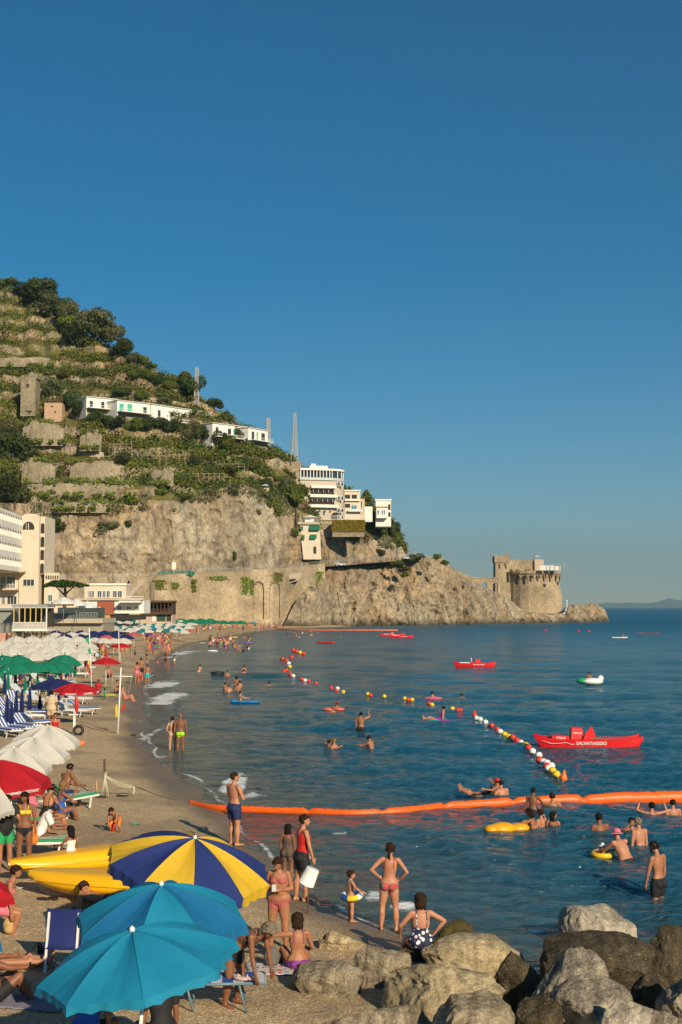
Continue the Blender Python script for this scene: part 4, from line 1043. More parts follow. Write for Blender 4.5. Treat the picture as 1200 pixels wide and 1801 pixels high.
    r = np.random.default_rng(60); n = 4200; X = g.X(584)+(g.X(642)-g.X(584))*r.random(n); Z = g.Z(935)+(g.Z(915)-g.Z(935))*r.random(n); Yp = -.3*r.random(n)-.2*(Z/Z.max())
    me = leaves_from(np.stack([X, Yp, Z], 1), np.tile([0, -1, .3], (n, 1)), .26, 61, 'leaves', .35+.5*r.random(n)); link('leaves', me, leaf_mat('yellow hedge leaves', (.26, .24, .02), (.5, .46, .05)), g.root)
    g.box('planter_wall', STONE_D, 585, 641, 916, 944, .1, 4)
    rr = g.railing(582, 645, 907, 913.5, .3, METALW, 40)
    # white house
    c = Bd('white_house', 662, 908, Y+22, 'white house with blue windows on the bluff right of the hotel', 'house')
    c.box('wall', WHITE, 661, 688, 880, 926, 0, 9); c.box('roof', WHITE, 660, 689, 878, 880.6, -.3, 9.3); c.box('front_bay', WHITE, 662, 681, 893, 912, -2.4, -.05); c.box('bay_roof', TAN, 661, 682.5, 891, 893.4, -2.8, -.05)
    for a, b_ in ((664, 667), (671, 673.5), (675, 677.5)): c.window(a, b_, 898, 905, -2.45, bars=0, gm=mat('blue shutter', (.05, .13, .22), .6, .1, 3))
    c.box('recess_shade', DARKIN, 683, 687, 887, 897, -.04, .06); c.box('recess_shade', DARKIN, 683, 687, 901, 909, -.04, .06)  # flat dark plates paint in the shade of the two recesses
    # tower with green awnings on the cliff
    q = hill_at(544, 968)[0]; t = Bd('cliff_tower', 525, 980, q.y-3, 'narrow cream tower house with green awnings set against the cliff', 'house')
    V = []; 
    s = MB(); X = t.X
    s.add([(X(527), 0, t.Z(921)), (X(562), 0, t.Z(921)), (X(562), 6, t.Z(921)), (X(527), 6, t.Z(921)), (X(534), -.6, t.Z(984)), (X(565), -.6, t.Z(984)), (X(565), 7, t.Z(984)), (X(532), 7, t.Z(984))], [(0, 1, 5, 4), (1, 2, 6, 5), (2, 3, 7, 6), (3, 0, 4, 7), (0, 3, 2, 1)]); s.build('wall', PLASTER, t.root)
    t.box('terrace', TAN, 523, 562, 919, 922.5, -.8, 6.2); t.railing(524, 561, 913, 919, -.7, METALW, 18)
    t.box('roof_room', WHITE, 536, 552, 909, 919, 1, 5)
    MB().lathe([(3.6, 0), (1.8, .5), (.05, 1.0)], 8, (t.X(545), 3, t.Z(910)), smooth=False).build('parasol_roof', WHITE, t.root)
    for x0, x1, y0, y1 in ((545, 563, 924, 933), (528, 533, 926, 933), (546, 557, 940, 948), (531, 536, 941, 948)):
        o = t.box('window', DARKIN, x0+1, x1-1, y0+3, y1+2, -.12, .02)
        w2 = t.X(x1)-t.X(x0); zc = t.Z(y0); s = MB(); n = 6; V = []
        for i in range(n+1):
            a = math.pi/2*i/n
            for xx in (t.X(x0), t.X(x1)): V.append((xx, -.1-1.1*math.sin(a), zc-(1-math.cos(a))*(y1-y0)*t.m))
        s.add(V, [(i*2, i*2+1, i*2+3, i*2+2) for i in range(n)]); s.build('awning', GREENC, o)
    plate(MB(), arch_pts(t.X(554), .9, t.Z(974), t.Z(961)), -.55, -.35).build('door', DARKIN, t.root)
white_hotel()
k_ = box_on_hill('garden_kiosk', 461, 473, 855, 862, 'tiny pale garden kiosk with a pitched roof by the cliff head', TAN, 3, 3, 'kiosk')
MB().add([(k_.X(459), -1, k_.Z(855)), (k_.X(475), -1, k_.Z(855)), (k_.X(475), 4, k_.Z(855)), (k_.X(459), 4, k_.Z(855)), (k_.X(467), 1.5, k_.Z(850))], [(0, 1, 4), (1, 2, 4), (2, 3, 4), (3, 0, 4)]).build('roof', mat('pale blue roof', (.45, .52, .52), .7, .1, 2), k_.root)

# ---- lattice masts on the ridge
def mast(px, ytop, ybot, wtop, wbot, label):
    p, _ = hill_at(px, ybot); m = p.y/FPX; H = (ybot-ytop)*m; b = MB(); N = 14
    def c(i): t = i/N; return wbot*m/2*(1-t)+wtop*m/2*t
    for sx, sy in ((1, 1), (1, -1), (-1, 1), (-1, -1)): b.bar((sx*c(0), sy*c(0), -2), (sx*c(N), sy*c(N), H), .22)
    for i in range(N):
        z0, z1 = H*i/N, H*(i+1)/N; a, d = c(i), c(i+1)
        for s_ in (1, -1):
            b.bar((-a, s_*a, z0), (d, s_*d, z1), .11); b.bar((a, s_*a, z0), (-d, s_*d, z1), .11); b.bar((s_*a, -a, z0), (s_*d, d, z1), .11); b.bar((-a, s_*a, z0), (a, s_*a, z0), .11)
    o = b.build('lattice_mast', mat('galvanised mast steel', (.42, .42, .40), .6, .1, 2, metal=.3)); o.location = p; tag(o, label, 'mast')
mast(346, 644, 716, 4, 9, 'first steel lattice mast from the left on the ridge'); mast(474, 727, 776, 5, 6, 'short thick lattice mast in the middle of the ridge'); mast(522, 720, 808, 3, 12, 'tall tapering lattice mast above the white hotel')
def pole_simple(px, y0, y1, Y, r_, label, m, cat='pole'):
    a = D(px, y1, Y); h = (y1-y0)*Y/FPX; o = MB().tube([(0, 0, -1), (0, 0, h)], [r_, r_*.7], 6).tube([(0, 0, h), (r_*5, 0, h+.05)], [r_*.7, r_*.5], 5).build('lamp_pole', m); o.location = a; tag(o, label, cat)
pole_simple(512, 782, 812, hill_at(512, 815)[0].y-6, .2, 'slim grey pole between the two right masts', METALG)

# ================================================================= CASTLE
def castle():
    Y = 556.0; c = Bd('castle', 868, 1090, Y, 'old stone coastal castle with a round talus bastion and square corner tower', 'castle')
    X, Z, m = c.X, c.Z, c.m
    cx = X(945); base = Z(1088); r0, r1 = (X(997)-X(896))/2, (X(992)-X(898))/2
    # bastion: battered drum with a corbelled top
    prof = [(r0*1.10, base-2), (r0*1.06, base), (r0*1.00, Z(1050)), (r1*.975, Z(1020)), (r1*.97, Z(1012)), (r1*1.035, Z(1009)), (r1*1.045, Z(1004.5)), (r1*1.0, Z(1004)), (.05, Z(1004))]
    o = MB().lathe(prof, 20, (cx, 11, 0), smooth=False).build('bastion_wall', STONE, c.root); 
    # dark plates painting in slot and machicolation shadows, plus the corbels
    for i, px in enumerate((912, 923, 933.5, 945, 956.5, 968, 980, 990)):
        a = math.asin(max(-.97, min(.97, (X(px)-cx)/r1))); R_ = r1*.99
        q = Vector((cx+R_*math.sin(a), 11-R_*math.cos(a), 0)); z0, z1 = (Z(1028), Z(1013)) if i < 2 else (Z(1023), Z(1012.5))
        M = Matrix.Rotation(a, 3, 'Z')
        s = MB(); w_ = .95 if i < 2 else .55
        P = [(-w_*.5, z1), (w_*.5, z1), (w_*.55+.1, z0), (w_*.1, z0)] if i >= 2 else [(-w_*.5, z1), (w_*.5, z1), (w_*.5, z0), (-w_*.5, z0)]
        V = [M @ Vector((x, y, 0))+Vector((q.x, q.y, z)) for y in (-.22, .25) for x, z in P]
        s.add(V, [(0, 1, 2, 3), (7, 6, 5, 4), (0, 4, 5, 1), (1, 5, 6, 2), (2, 6, 7, 3), (3, 7, 4, 0)]); s.build('slot_shade', DARKIN, c.root)
        co = MB(); V = [M @ Vector((x, y, z))+Vector((q.x, q.y, 0)) for x, y, z in ((1.0, .1, Z(1011)), (1.6, .1, Z(1011)), (1.6, .1, Z(1017)), (1.0, .1, Z(1017)), (1.0, -.75, Z(1011)), (1.6, -.75, Z(1011)), (1.6, -.25, Z(1016)), (1.0, -.25, Z(1016)))]
        co.add(V, [(0, 3, 2, 1), (4, 5, 6, 7), (0, 1, 5, 4), (1, 2, 6, 5), (2, 3, 7, 6), (3, 0, 4, 7)]); co.build('corbel', STONE, c.root)
    for px, py in ((902.5, 1043), (923, 1044), (958, 1030), (984, 1026)):
        a = math.asin(max(-.97, min(.97, (X(px)-cx)/r1))); q = Vector((cx+r1*1.0*math.sin(a), 11-r1*1.0*math.cos(a), Z(py)))
        MB().box(q, (1.1, .6, 1.25), rz=a).build('window', DARKIN, c.root)
    # upper keep
    c.box('keep_wall', STONE, 896, 960, 985.5, 1005, 6, 17); 
    s = MB()
    for i in range(11): s.box((X(898+i*6), 6.3, Z(984.8)), (.8, .5, .42))
    s.build('battlement', STONE, c.root)
    c.box('stair_turret', TAN, 944, 960, 984, 1005, 4.6, 6.3)
    for px in (903, 914, 929, 935): plate(MB(), arch_pts(X(px), 1.0, Z(1004.5), Z(1001)), 5.85, 6.1).build('window', DARKIN, c.root)
    # corner tower
    s = MB(); x0, x1 = X(873.5), X(897); z = Z
    s.add([(x0-.5, 1.5, z(1075)), (x1+1.0, 1.5, z(1075)), (x1+1.0, 10, z(1075)), (x0-.5, 10, z(1075)), (x0, 2.2, z(990)), (x1, 2.2, z(990)), (x1, 9.4, z(990)), (x0, 9.4, z(990))], [(0, 1, 5, 4), (1, 2, 6, 5), (2, 3, 7, 6), (3, 0, 4, 7)])
    s.box(((x0+x1)/2, 5.8, z(984)), (x1-x0+.8, 8.0, z(978.5)-z(989.8)))
    for i in range(3): s.box((x0+.3+i*2.5, 2.0, z(977.8)), (1.2, .5, .5))
    s.box((x1-.6, 2.6, z(976)), (.9, .9, z(972)-z(980))); s.build('corner_tower', STONE, c.root)
    for px in (880.5, 891.5):
        MB().box((X(px), 2.15, Z(996)), (.45, .5, 2.2), M=Matrix.Rotation(R(-14), 3, 'Y')).build('slot_shade', DARKIN, c.root)
    MB().box((X(895.5), 1.9, Z(1015)), (.9, .9, 4.2)).build('buttress_gap_shade', DARKIN, c.root)  # dark block paints in the shade between tower and bastion
    # white canvas screen and glass rail on the roof terrace
    for i, (a, b_) in enumerate(((948, 959.5), (960.8, 972.5), (973.5, 985))): c.box('canvas_screen', mat('white canvas', (.78, .77, .74), .8, .04, 2), a, b_, 995.5, 1004, -3.2+i*.5, -3.0+i*.5)
    s = MB()
    for i in range(7): s.box((X(942+i*8.3), -3.3+abs(i-3)*.35, (Z(994)+Z(1004))/2), (.14, .14, Z(994)-Z(1004)))
    s.box((X(966), -2.9, Z(994.3)), (X(992)-X(941), .15, .12)); s.build('terrace_frame', METALG, c.root)
    MB().tube([(X(944.5), 5, Z(985)), (X(944.5), 5, Z(978))], .08, 5).build('flagpole', METALG, c.root)
    MB().lathe([(.05, .5), (1.5, 0), (1.45, -.12), (.05, .3)], 8, (X(948), 5, Z(979)), smooth=False).build('roof_parasol', METALW, c.root)
    # arched footbridge from the headland
    g = Bd('arched_bridge', 826, 1046, 540, 'small stone footbridge on arches leading to the castle', 'bridge')
    PX = [826, 878]; deck = []
    outer = [(g.X(826), g.Z(1018)), (g.X(878), g.Z(1017.5))]
    s = MB(); ar = [(835, 842.5), (846.5, 857), (867, 876)]
    zt = g.Z(1017); zb = g.Z(1048); xs = [g.X(824)]+[v for a in ar for v in (g.X(a[0]), g.X(a[1]))]+[g.X(880)]
    for i in range(0, len(xs), 2): s.box(((xs[i]+xs[i+1])/2, 1.2, (zt+zb)/2), (xs[i+1]-xs[i], 2.4, zt-zb))
    for a, b_ in ar:
        x0, x1 = g.X(a), g.X(b_); r_ = (x1-x0)/2; n = 8; V = []
        for k in range(n+1):
            t_ = math.pi*k/n; xx = (x0+x1)/2-r_*math.cos(t_); za = g.Z(1029)+r_*math.sin(t_)*.9
            V += [(xx, 0, za), (xx, 0, zt), (xx, 2.4, za), (xx, 2.4, zt)]
        s.add(V, [f for k in range(n) for f in ((k*4, k*4+4, k*4+5, k*4+1), (k*4+2, k*4+3, k*4+7, k*4+6), (k*4, k*4+2, k*4+6, k*4+4))])
    s.box((g.X(851), 1.2, g.Z(1016.3)), (g.X(879)-g.X(824), 2.8, .45)); s.build('arches', STONE, g.root)
    # wall climbing down the ridge from the road to the bridge
    V = []; L = [(776, 984), (792, 1001), (812, 1012), (828, 1017)]
    s = MB()
    for (a, b_), (c_, d) in zip(L, L[1:]): s.bar(D(a, b_+1, 512), D(c_, d+1, 520), .8, 2.2)
    o = s.build('ridge_wall', STONE); tag(o, 'low stone wall stepping down the headland ridge to the footbridge', 'wall')
castle()
def yacht():
    p = G(1006, 1071.5); Y = 900; p = D(1006, 1068.6, Y); p.z = 0
    r = empty('motor_yacht', p, R(0), 'white motor yacht passing behind the castle rocks', 'yacht')
    k = Y/FPX; L = 34*k
    b = MB(); n = 10; V = []
    for i in range(n+1):
        t = i/n; x = L*(t-.5); w_ = 2.6*(1-t**4)+.05; V += [(x, -w_, 2.6+1.6*t), (x, -w_*.7, -.3), (x, w_*.7, -.3), (x, w_, 2.6+1.6*t)]
    b.add(V, [(i*4+j, i*4+4+j, i*4+5+j, i*4+1+j) for i in range(n) for j in range(3)]+[(i*4+3, i*4+7, i*4+4, i*4) for i in range(n)]+[(0, 1, 2, 3)]); b.build('hull', METALW, r)
    MB().box((-L*.1, 0, 4.4), (L*.5, 3.6, 2.0)).box((-L*.16, 0, 6.2), (L*.28, 3.0, 1.6)).build('cabin', METALW, r); MB().box((-L*.1, -1.83, 4.5), (L*.42, .04, .7)).build('window', GLASS, r)
    MB().tube([(-L*.24, 0, 6.5), (-L*.26, 0, 10.5)], [.5, .2], 6).ell((-L*.26, 0, 10.6), (.7, .7, .7)).build('radar_mast', METALW, r)
yacht()
# ---------------------------------------------------------------- along the road
def road_things():
    # green awning tunnel
    Y = float(f_Y0(310))+4; b = Bd('awning_shelter', 278, 1017, Y, 'long green awning shelter on the coast road above the sea wall', 'shelter')
    n = 12; V = []; x0, x1 = b.X(278), b.X(343)
    for i in range(n+1):
        t = i/n; x = x0+(x1-x0)*t; e = min(1, min(t, 1-t)*9)**.5
        V += [(x, -1.8, b.Z(1012)), (x, -1.2, b.Z(1007.5+.0)-.0), (x, .3, b.Z(1007.5)+(b.Z(1003.5)-b.Z(1007.5))*e), (x, 3.0, b.Z(1007))]
    MB().add(V, [(i*4+j, i*4+4+j, i*4+5+j, i*4+1+j) for i in range(n) for j in range(3)]).build('canopy', GREENC, b.root)
    s = MB()
    for i in range(6): s.box((x0+(x1-x0)*(i+.5)/6, -1.6, 1.0), (.1, .1, 2.2))
    s.build('post', METALG, b.root); b.box('back_panel', DARKIN, 310, 325, 1009, 1016, 2, 2.2)
    o = MB().box((0, 0, 3.6), (1.15, .12, 2.0)).tube([(0, .1, -1), (0, .1, 3.4)], .07, 6).build('road_sign', METALW); o.location = D(306, 1017, Y-2); tag(o, 'blank white road sign on a pole above the green awning', 'sign')
    # railing along the edge
    s = MB(); P = [road_pt(px, .15, 1.2) for px in range(262, 745, 3)]
    for q in P: s.box((q.x, q.y, q.z+.45), (.09, .09, .95))
    for a, c in zip(P, P[1:]): s.bar((a.x, a.y, a.z+.9), (c.x, c.y, c.z+.9), .08); s.bar((a.x, a.y, a.z+.5), (c.x, c.y, c.z+.5), .05)
    o = s.build('road_railing', METALG); tag(o, 'thin grey railing along the seaward edge of the coast road', 'railing')
    # white concrete overhang above the arches
    b = Bd('concrete_balcony', 493, 1012, float(f_Y0(512))-1.6, 'white concrete lay-by jutting from the sea wall right of the arches', 'balcony')
    P = [(b.X(493), b.Z(1012)), (b.X(530), b.Z(1006)), (b.X(530), b.Z(1013)), (b.X(526), b.Z(1020)), (b.X(498), b.Z(1030)), (b.X(494), b.Z(1030))]
    plate(MB(), P, .4, 3).build('wall', mat('pale concrete', (.42, .36, .28)), b.root); P = [(b.X(499), b.Z(1019)), (b.X(522), b.Z(1017.5)), (b.X(519), b.Z(1021)), (b.X(499), b.Z(1028))]
    plate(MB(), P, .33, .42).build('opening_shade', DARKIN, b.root)  # dark plate painting the shade inside the hollow
road_things()
def car(px, off, colour, label, rz=0, van=False):
    q = road_pt(px, off, .04); a = road_pt(px-3, off); c = road_pt(px+3, off); ang = math.atan2(c.y-a.y, c.x-a.x)+rz
    r = empty('parked_car', q, ang, label, 'car', 'cars on the coast road'); L = 4.2; h = 1.45 if not van else 2.0
    prof = [(-L/2, .35), (-L/2+.05, .85), (-L*.30, .98), (-L*.18, h-.06), (L*.20, h), (L*.36, .95), (L/2-.1, .82), (L/2, .4)]
    b = MB(); P = prof; n = len(P); V = [(x, y, z) for y in (-.84, .84) for x, z in P]
    b.add(V, [list(range(n)), list(range(n, 2*n))[::-1]]+[(i, n+i, n+(i+1) % n, (i+1) % n) for i in range(n)]); b.build('body', colour, r)
    b = MB(); P = [(-L*.27, .98), (-L*.17, h-.14), (L*.19, h-.09), (L*.32, .97)]; n = 4; V = [(x, y, z) for y in (-.855, .855) for x, z in P]; b.add(V, [(0, 1, 2, 3), (7, 6, 5, 4)]); b.build('side_window', GLASS, r)
    for x in (-L*.3, L*.3):
        for y in (-.8, .8): MB().tube([(x, y-.1, .33), (x, y+.1, .33)], .33, 12, smooth=False).build('wheel', mat('tyre rubber', (.02, .02, .02), .9), r)
car(459, 3.4, mat('dark car paint', (.03, .032, .035), .25, .1), 'dark car on the coast road above the arches, left of two'); car(502, 3.2, mat('navy car paint', (.04, .05, .08), .25, .1), 'dark blue car on the coast road above the concrete lay-by')
car(597, 3.0, mat('silver car paint', (.62, .64, .66), .25, .05), 'silver car on the coast road below the white hotel'); car(716, 7, mat('pale car paint', (.5, .52, .52), .3, .05), 'pale car at the end of the coast road on the headland'); car(738, 10, mat('black car paint', (.02, .02, .025), .25, .1), 'black van parked at the top of the headland', van=True)
for i, (px, wpx, lm) in enumerate(((700, 26, L_MID), (716, 24, L_DRY), (730, 22, L_OLIVE), (768, 20, L_MID), (782, 18, L_BRIGHT), (712, 20, L_MID))):
    q = road_pt(min(px, 744), -1.2 if px < 745 else 2, -1.0); q = D(px, (995, 1004, 985, 984, 994, 1015)[i], q.y-(4 if i != 5 else 8)); bush(q, wpx*q.y/FPX, 12*q.y/FPX, lm, ['green bush tumbling from the road at the end of the bluff', 'dry bush just under the road railing on the headland', 'olive bush at the very top of the headland', 'green bush on the crest left of the ridge wall', 'bright bush on the crest where the ridge wall starts', 'green trailing bush below the dry one on the headland'][i], 'bushes on the headland', i)
def far_hills():
    px = np.linspace(985, 1420, 90); V = []; Y = 17500.0; 
    for i, p in enumerate(px):
        t = (p-985)/215; top = 1068-min(1, max(.02, t*1.1))**.8*13-3*float(vn(np.array([[p/38., 0, 0]]), 5)[0])-2*float(vn(np.array([[p/11., 3, 0]]), 6)[0])
        a = D(p, 1069.5, Y); z = max(1, D(p, top, Y+1200).z); V += [(a.x, Y, -5), (a.x*1.04, Y+700, z*.55), (a.x*1.08, Y+1400, z), (a.x*1.15, Y+3000, -5)]
    o = MB().add(V, [(i*4+j, i*4+4+j, i*4+5+j, i*4+1+j) for i in range(89) for j in range(3)], smooth=True).build('distant_hills', mat('far hill scrub', (.10, .12, .07), .9, .2, .002)); tag(o, kind='structure')
far_hills()
# ================================================================= FLOATS AND SMALL THINGS USED BY PEOPLE
RG_BLUE = mat('blue vinyl', (.02, .08, .30), .35, .1, 3); RG_YEL = mat('yellow vinyl', (.75, .50, .02), .35, .08, 3); RG_WHITE = mat('white vinyl', (.75, .75, .73), .35, .06, 3)
RG_RED = mat('red vinyl', (.62, .02, .015), .35, .1, 3); RG_ORANGE = mat('orange vinyl', (.80, .13, .012), .4, .12, 1.2); RG_BLACK = mat('black rubber', (.015, .015, .017), .5, .1, 3)
def ring(pos, R_, r_, mats, label, tilt=(0, 0), cat='swim ring', name='swim_ring'):
    n, m = 32, 12; V = []; b = MB()
    for i in range(n):
        a = 2*math.pi*i/n
        for k in range(m): c = 2*math.pi*k/m; V.append(((R_+r_*math.cos(c))*math.cos(a), (R_+r_*math.cos(c))*math.sin(a), r_*math.sin(c)))
    base = len(b.v); b.v += V
    for i in range(n):
        for k in range(m): b.f.append([i*m+k, ((i+1) % n)*m+k, ((i+1) % n)*m+(k+1) % m, i*m+(k+1) % m]); b.m.append((i*len(mats)*2//n) % len(mats) if len(mats) > 1 else 0); b.sm.append(True)
    o = b.build(name, list(mats)); o.location = pos; o.rotation_euler = (R(tilt[0]), R(tilt[1]), 0); tag(o, label, cat); return o
# ================================================================= PEOPLE
def skin_mat(name, c):
    if name in MATS: return MATS[name]
    k = NT(name); co = k.coord(); n = k.noise(7, 6, co, .7)
    col = k.ramp(n, [(.3, [c[0]*.78, c[1]*.70, c[2]*.70]), (.7, [min(1, x*1.16) for x in c])])
    k.set(base=col, rough=.5, spec=.35); k.b.inputs['Subsurface Weight'].default_value = .0
    MATS[name] = k.m; return k.m
SK = {'tan': skin_mat('tanned skin', (.36, .165, .085)), 'dark': skin_mat('deep tan skin', (.22, .095, .05)), 'fair': skin_mat('fair skin', (.50, .27, .17)), 'pink': skin_mat('pinkish skin', (.46, .215, .125))}  # skin tones of different people
HAIRM = {'black': mat('black hair', (.012, .009, .008), .8, .4, 20, spec=.1), 'brown': mat('brown hair', (.030, .015, .009), .8, .4, 20, spec=.1), 'light': mat('sandy hair', (.20, .12, .05), .8, .3, 20, spec=.1), 'grey': mat('grey hair', (.17, .14, .10), .8, .3, 20, spec=.1)}
_CLOTH = {'red': (.48, .015, .012), 'navy': (.012, .022, .09), 'black': (.012, .012, .014), 'white': (.74, .73, .70), 'yellow': (.70, .50, .04), 'green': (.02, .30, .10), 'teal': (.02, .32, .32), 'blue': (.02, .10, .42), 'pink': (.62, .16, .22),
          'orange': (.75, .20, .02), 'lime': (.35, .72, .02), 'purple': (.22, .03, .25), 'beige': (.52, .40, .26), 'brown': (.13, .06, .035), 'coral': (.60, .17, .12), 'rose': (.38, .10, .09), 'turquoise': (.02, .42, .42)}
def cloth(c): return mat(c+' swim fabric', _CLOTH[c], .75, .10, 14)
def pattern_mat(name, bg_, spots, scale=24, thr=.32):
    if name in MATS: return MATS[name]
    k = NT(name); co = k.coord(); vo = k.n('ShaderNodeTexVoronoi'); vo.inputs['Scale'].default_value = scale; k.l(co, vo.inputs['Vector'])
    sep = k.n('ShaderNodeSeparateColor'); k.l(vo.outputs['Color'], sep.inputs[0])
    cr = k.ramp(sep.outputs[0], [(i/len(spots), c) for i, c in enumerate(spots)]); k.t.nodes[-1].color_ramp.interpolation = 'CONSTANT' if hasattr(k.t.nodes[-1], 'color_ramp') else 'LINEAR'
    m_ = k.ramp(vo.outputs['Distance'], [(thr-.03, 1), (thr+.03, 0)])
    k.set(base=k.mix(m_, bg_, cr), rough=.75); MATS[name] = k.m; return k.m

def vec(*a): return Vector(a).normalized()
def ring_tube(b, C, frames, rads, n=14):
    V = []
    for c, (u, v), (ru, rv) in zip(C, frames, rads):
        for k in range(n):
            a = 2*math.pi*k/n; V.append(c+u*math.cos(a)*ru+v*math.sin(a)*rv)
    m = len(C); F = [(i*n+k, i*n+(k+1) % n, (i+1)*n+(k+1) % n, (i+1)*n+k) for i in range(m-1) for k in range(n)]
    F.append(list(range(n))[::-1]); F.append([(m-1)*n+k for k in range(n)])
    b.add(V, F)
def limb(b, A, Bp, rs, n=10):
    m = len(rs); b.tube([A.lerp(Bp, i/(m-1)) for i in range(m)], list(rs), n)
    b.ell(A, (rs[0],)*3, 10, 6); b.ell(Bp, (rs[-1],)*3, 10, 6)

DEFP = dict(lean=0, side=0, bend=0, head=(0, 0), twist=0,
            aL=((-.18, .02, -1), (-.06, .12, -1)), aR=((.18, .02, -1), (.06, .12, -1)),
            lL=((-.05, .03, -1), (-.02, -.03, -1)), lR=((.05, .03, -1), (.02, -.03, -1)), hz=None)
def make_body(H, sex='m', fat=1.0, pose=None, voxel=.011, fingers=True, hair=('short', 'brown'), wear=(), skin='tan', detail=True, name='person', curl=.5, zcut=None):
    """one continuous body mesh (remeshed) with clothing and hair as children; local frame: +y is where the person faces, feet near z=0"""
    p = dict(DEFP); p.update(pose or {})
    f = H; fem = sex == 'f'; kid = sex == 'c'
    hs = 1.0 if not kid else 1.32; hs *= min(1.0, max(.9, 1.0))
    legk = 1.0 if not kid else .92
    thL, shL = .243*f*legk, .236*f*legk
    uaL, faL = (.172*f, .145*f) if not kid else (.155*f, .13*f)
    sw = (.118 if not fem else .102)*f*(1 if not kid else .9); hw = .052*f
    S0 = Vector((0, 0, 0))
    a1, a2 = R(p['lean']), R(p['lean']+p['bend']); sd_ = R(p['side'])
    def sp(a): return Vector((math.sin(sd_), math.sin(a)*math.cos(sd_), math.cos(a)*math.cos(sd_)))
    s1, s2 = sp(a1), sp(a2)
    tk = 1.0 if not kid else .97
    hgt = [(-.065, .060, .052, 0), (-.03, .092, .066, -.004), (.0, .100, .070, -.004), (.035, .094, .064, 0), (.075, .080, .056, .002), (.115, .078, .054, .003), (.16, .090, .060, .002), (.205, .098, .064, 0), (.245, .098, .060, -.003), (.272, .088, .052, -.006), (.292, .060, .042, -.006), (.312, .036, .036, 0)]
    C, Fr, Rd, Hh = [], [], [], []; cur = Vector((0, 0, 0)); last = -.065
    cur = s1*(-.065*f)
    yaw = R(p['twist'])
    for (h, a, b_, o) in hgt:
        t = min(1, max(0, (h-.03)/.16)); d = (s1*(1-t)+s2*t).normalized(); cur = cur+d*((h-last)*f*tk) if h > last else cur; last = h
        xr = Vector((math.cos(yaw*t), math.sin(yaw*t), 0)); xr = (xr-d*xr.dot(d)).normalized(); fw = d.cross(xr)*-1; fw = xr.cross(d)*-1
        fw = d.cross(xr)
        if fw.y < 0 and abs(yaw) < 1.4 and p['lean'] < 80: pass
        wk = 1.0
        if fem: wk = {0: 1.0}.get(0, 1.0); a = a*(1.10 if h < .05 else .90 if h < .14 else .90)
        if kid: a *= 1.0; b_ *= 1.08
        fk = fat if h < .2 else 1+(fat-1)*.5
        C.append(cur+fw*o*f); Fr.append((xr, fw)); Rd.append((a*f*(1+(fk-1)*.9), b_*f*fk)); Hh.append(h)
    b = MB(); ring_tube(b, C, Fr, Rd, 16)
    ch = C[8]; xr, fw = Fr[8]; up = s2
    # glutes, chest, belly
    for s in (-1, 1):
        b.ell(C[1]+Fr[1][0]*s*.042*f+Fr[1][1]*-.036*f*(1.1 if fem else 1), (.050*f*fat**.5, .047*f*fat**.5, .052*f), 12, 8)
        if fem: b.ell(C[7]+xr*s*.043*f+fw*.048*f+up*-.006*f, (.037*f*fat**.5, .034*f*fat**.6, .034*f), 12, 8)
        elif not kid: b.ell(C[7]+xr*s*.045*f+fw*.034*f+up*.010*f, (.044*f, .026*f, .032*f), 12, 8)
        # trapezius to shoulder
        b.ell(C[9]+xr*s*.085*f+up*.006*f, (.040*f*fat**.3, .035*f, .030*f), 12, 8)
    if fat > 1.12: b.ell(C[4]+Fr[4][1]*.022*f*fat, (.078*f*fat, .05*f*fat, .06*f), 14, 8)
    bones = []
    shs = {}
    for s, key in ((-1, 'aL'), (1, 'aR')):
        sh = C[9]+xr*s*sw+up*.002*f
        B_ = Matrix((xr, fw, up)).transposed()       # torso frame
        fr = p.get('armframe', 'world')
        d0, d1 = Vector(p[key][0]).normalized(), Vector(p[key][1]).normalized()
        if fr == 'torso': d0, d1 = B_ @ d0, B_ @ d1
        el = sh+d0*uaL; wr = el+d1*faL
        k = fat**.4*(1.0 if not fem else .9)*(1 if not kid else .95)
        limb(b, sh, el, [.034*f*k, .031*f*k, .029*f*k, .024*f*k]); limb(b, el, wr, [.024*f*k, .0245*f*k, .020*f*k, .0145*f*k])
        bones += [('ua', key, sh, el, .031*f*k), ('fa', key, el, wr, .023*f*k)]
        hd = Vector(p[key][2]).normalized() if len(p[key]) > 2 else d1
        if fr == 'torso' and len(p[key]) > 2: hd = B_ @ hd
        # palm faces the body
        side = (xr*-s); pn = (side-hd*side.dot(hd)); pn = pn.normalized() if pn.length > .05 else fw
        ax = hd.cross(pn).normalized()*(1 if s > 0 else -1)   # towards the thumb
        if ax.dot(fw) < 0: ax = -ax
        M = Matrix((ax, pn, hd)).transposed(); pal = wr+hd*.030*f
        b.ell(pal, (.0235*f, .0125*f, .036*f), 10, 8, M=M)
        if fingers:
            for i, (o, L) in enumerate(((.017, .040), (.006, .046), (-.006, .043), (-.016, .034))):
                r0 = pal+ax*o*f+hd*.024*f; c1 = (hd+pn*curl*.5).normalized(); c2 = (hd+pn*curl*1.5).normalized()
                q1 = r0+c1*L*.5*f; q2 = q1+c2*L*.5*f; b.tube([r0-hd*.01*f, r0, q1, q2], [.0062*f, .0062*f, .0056*f, .0044*f], 7)
            r0 = wr+hd*.016*f+ax*.014*f; q1 = r0+(ax*.9+hd*.8+pn*.3).normalized()*.024*f; q2 = q1+(ax*.3+hd+pn*.5).normalized()*.020*f; b.tube([r0, q1, q2], [.0078*f, .0068*f, .0052*f], 7)
        bones.append(('hand', key, wr, wr+hd*.09*f, .02*f)); shs[key] = (sh, el, wr, hd)
    hips = {}; low = 1e9
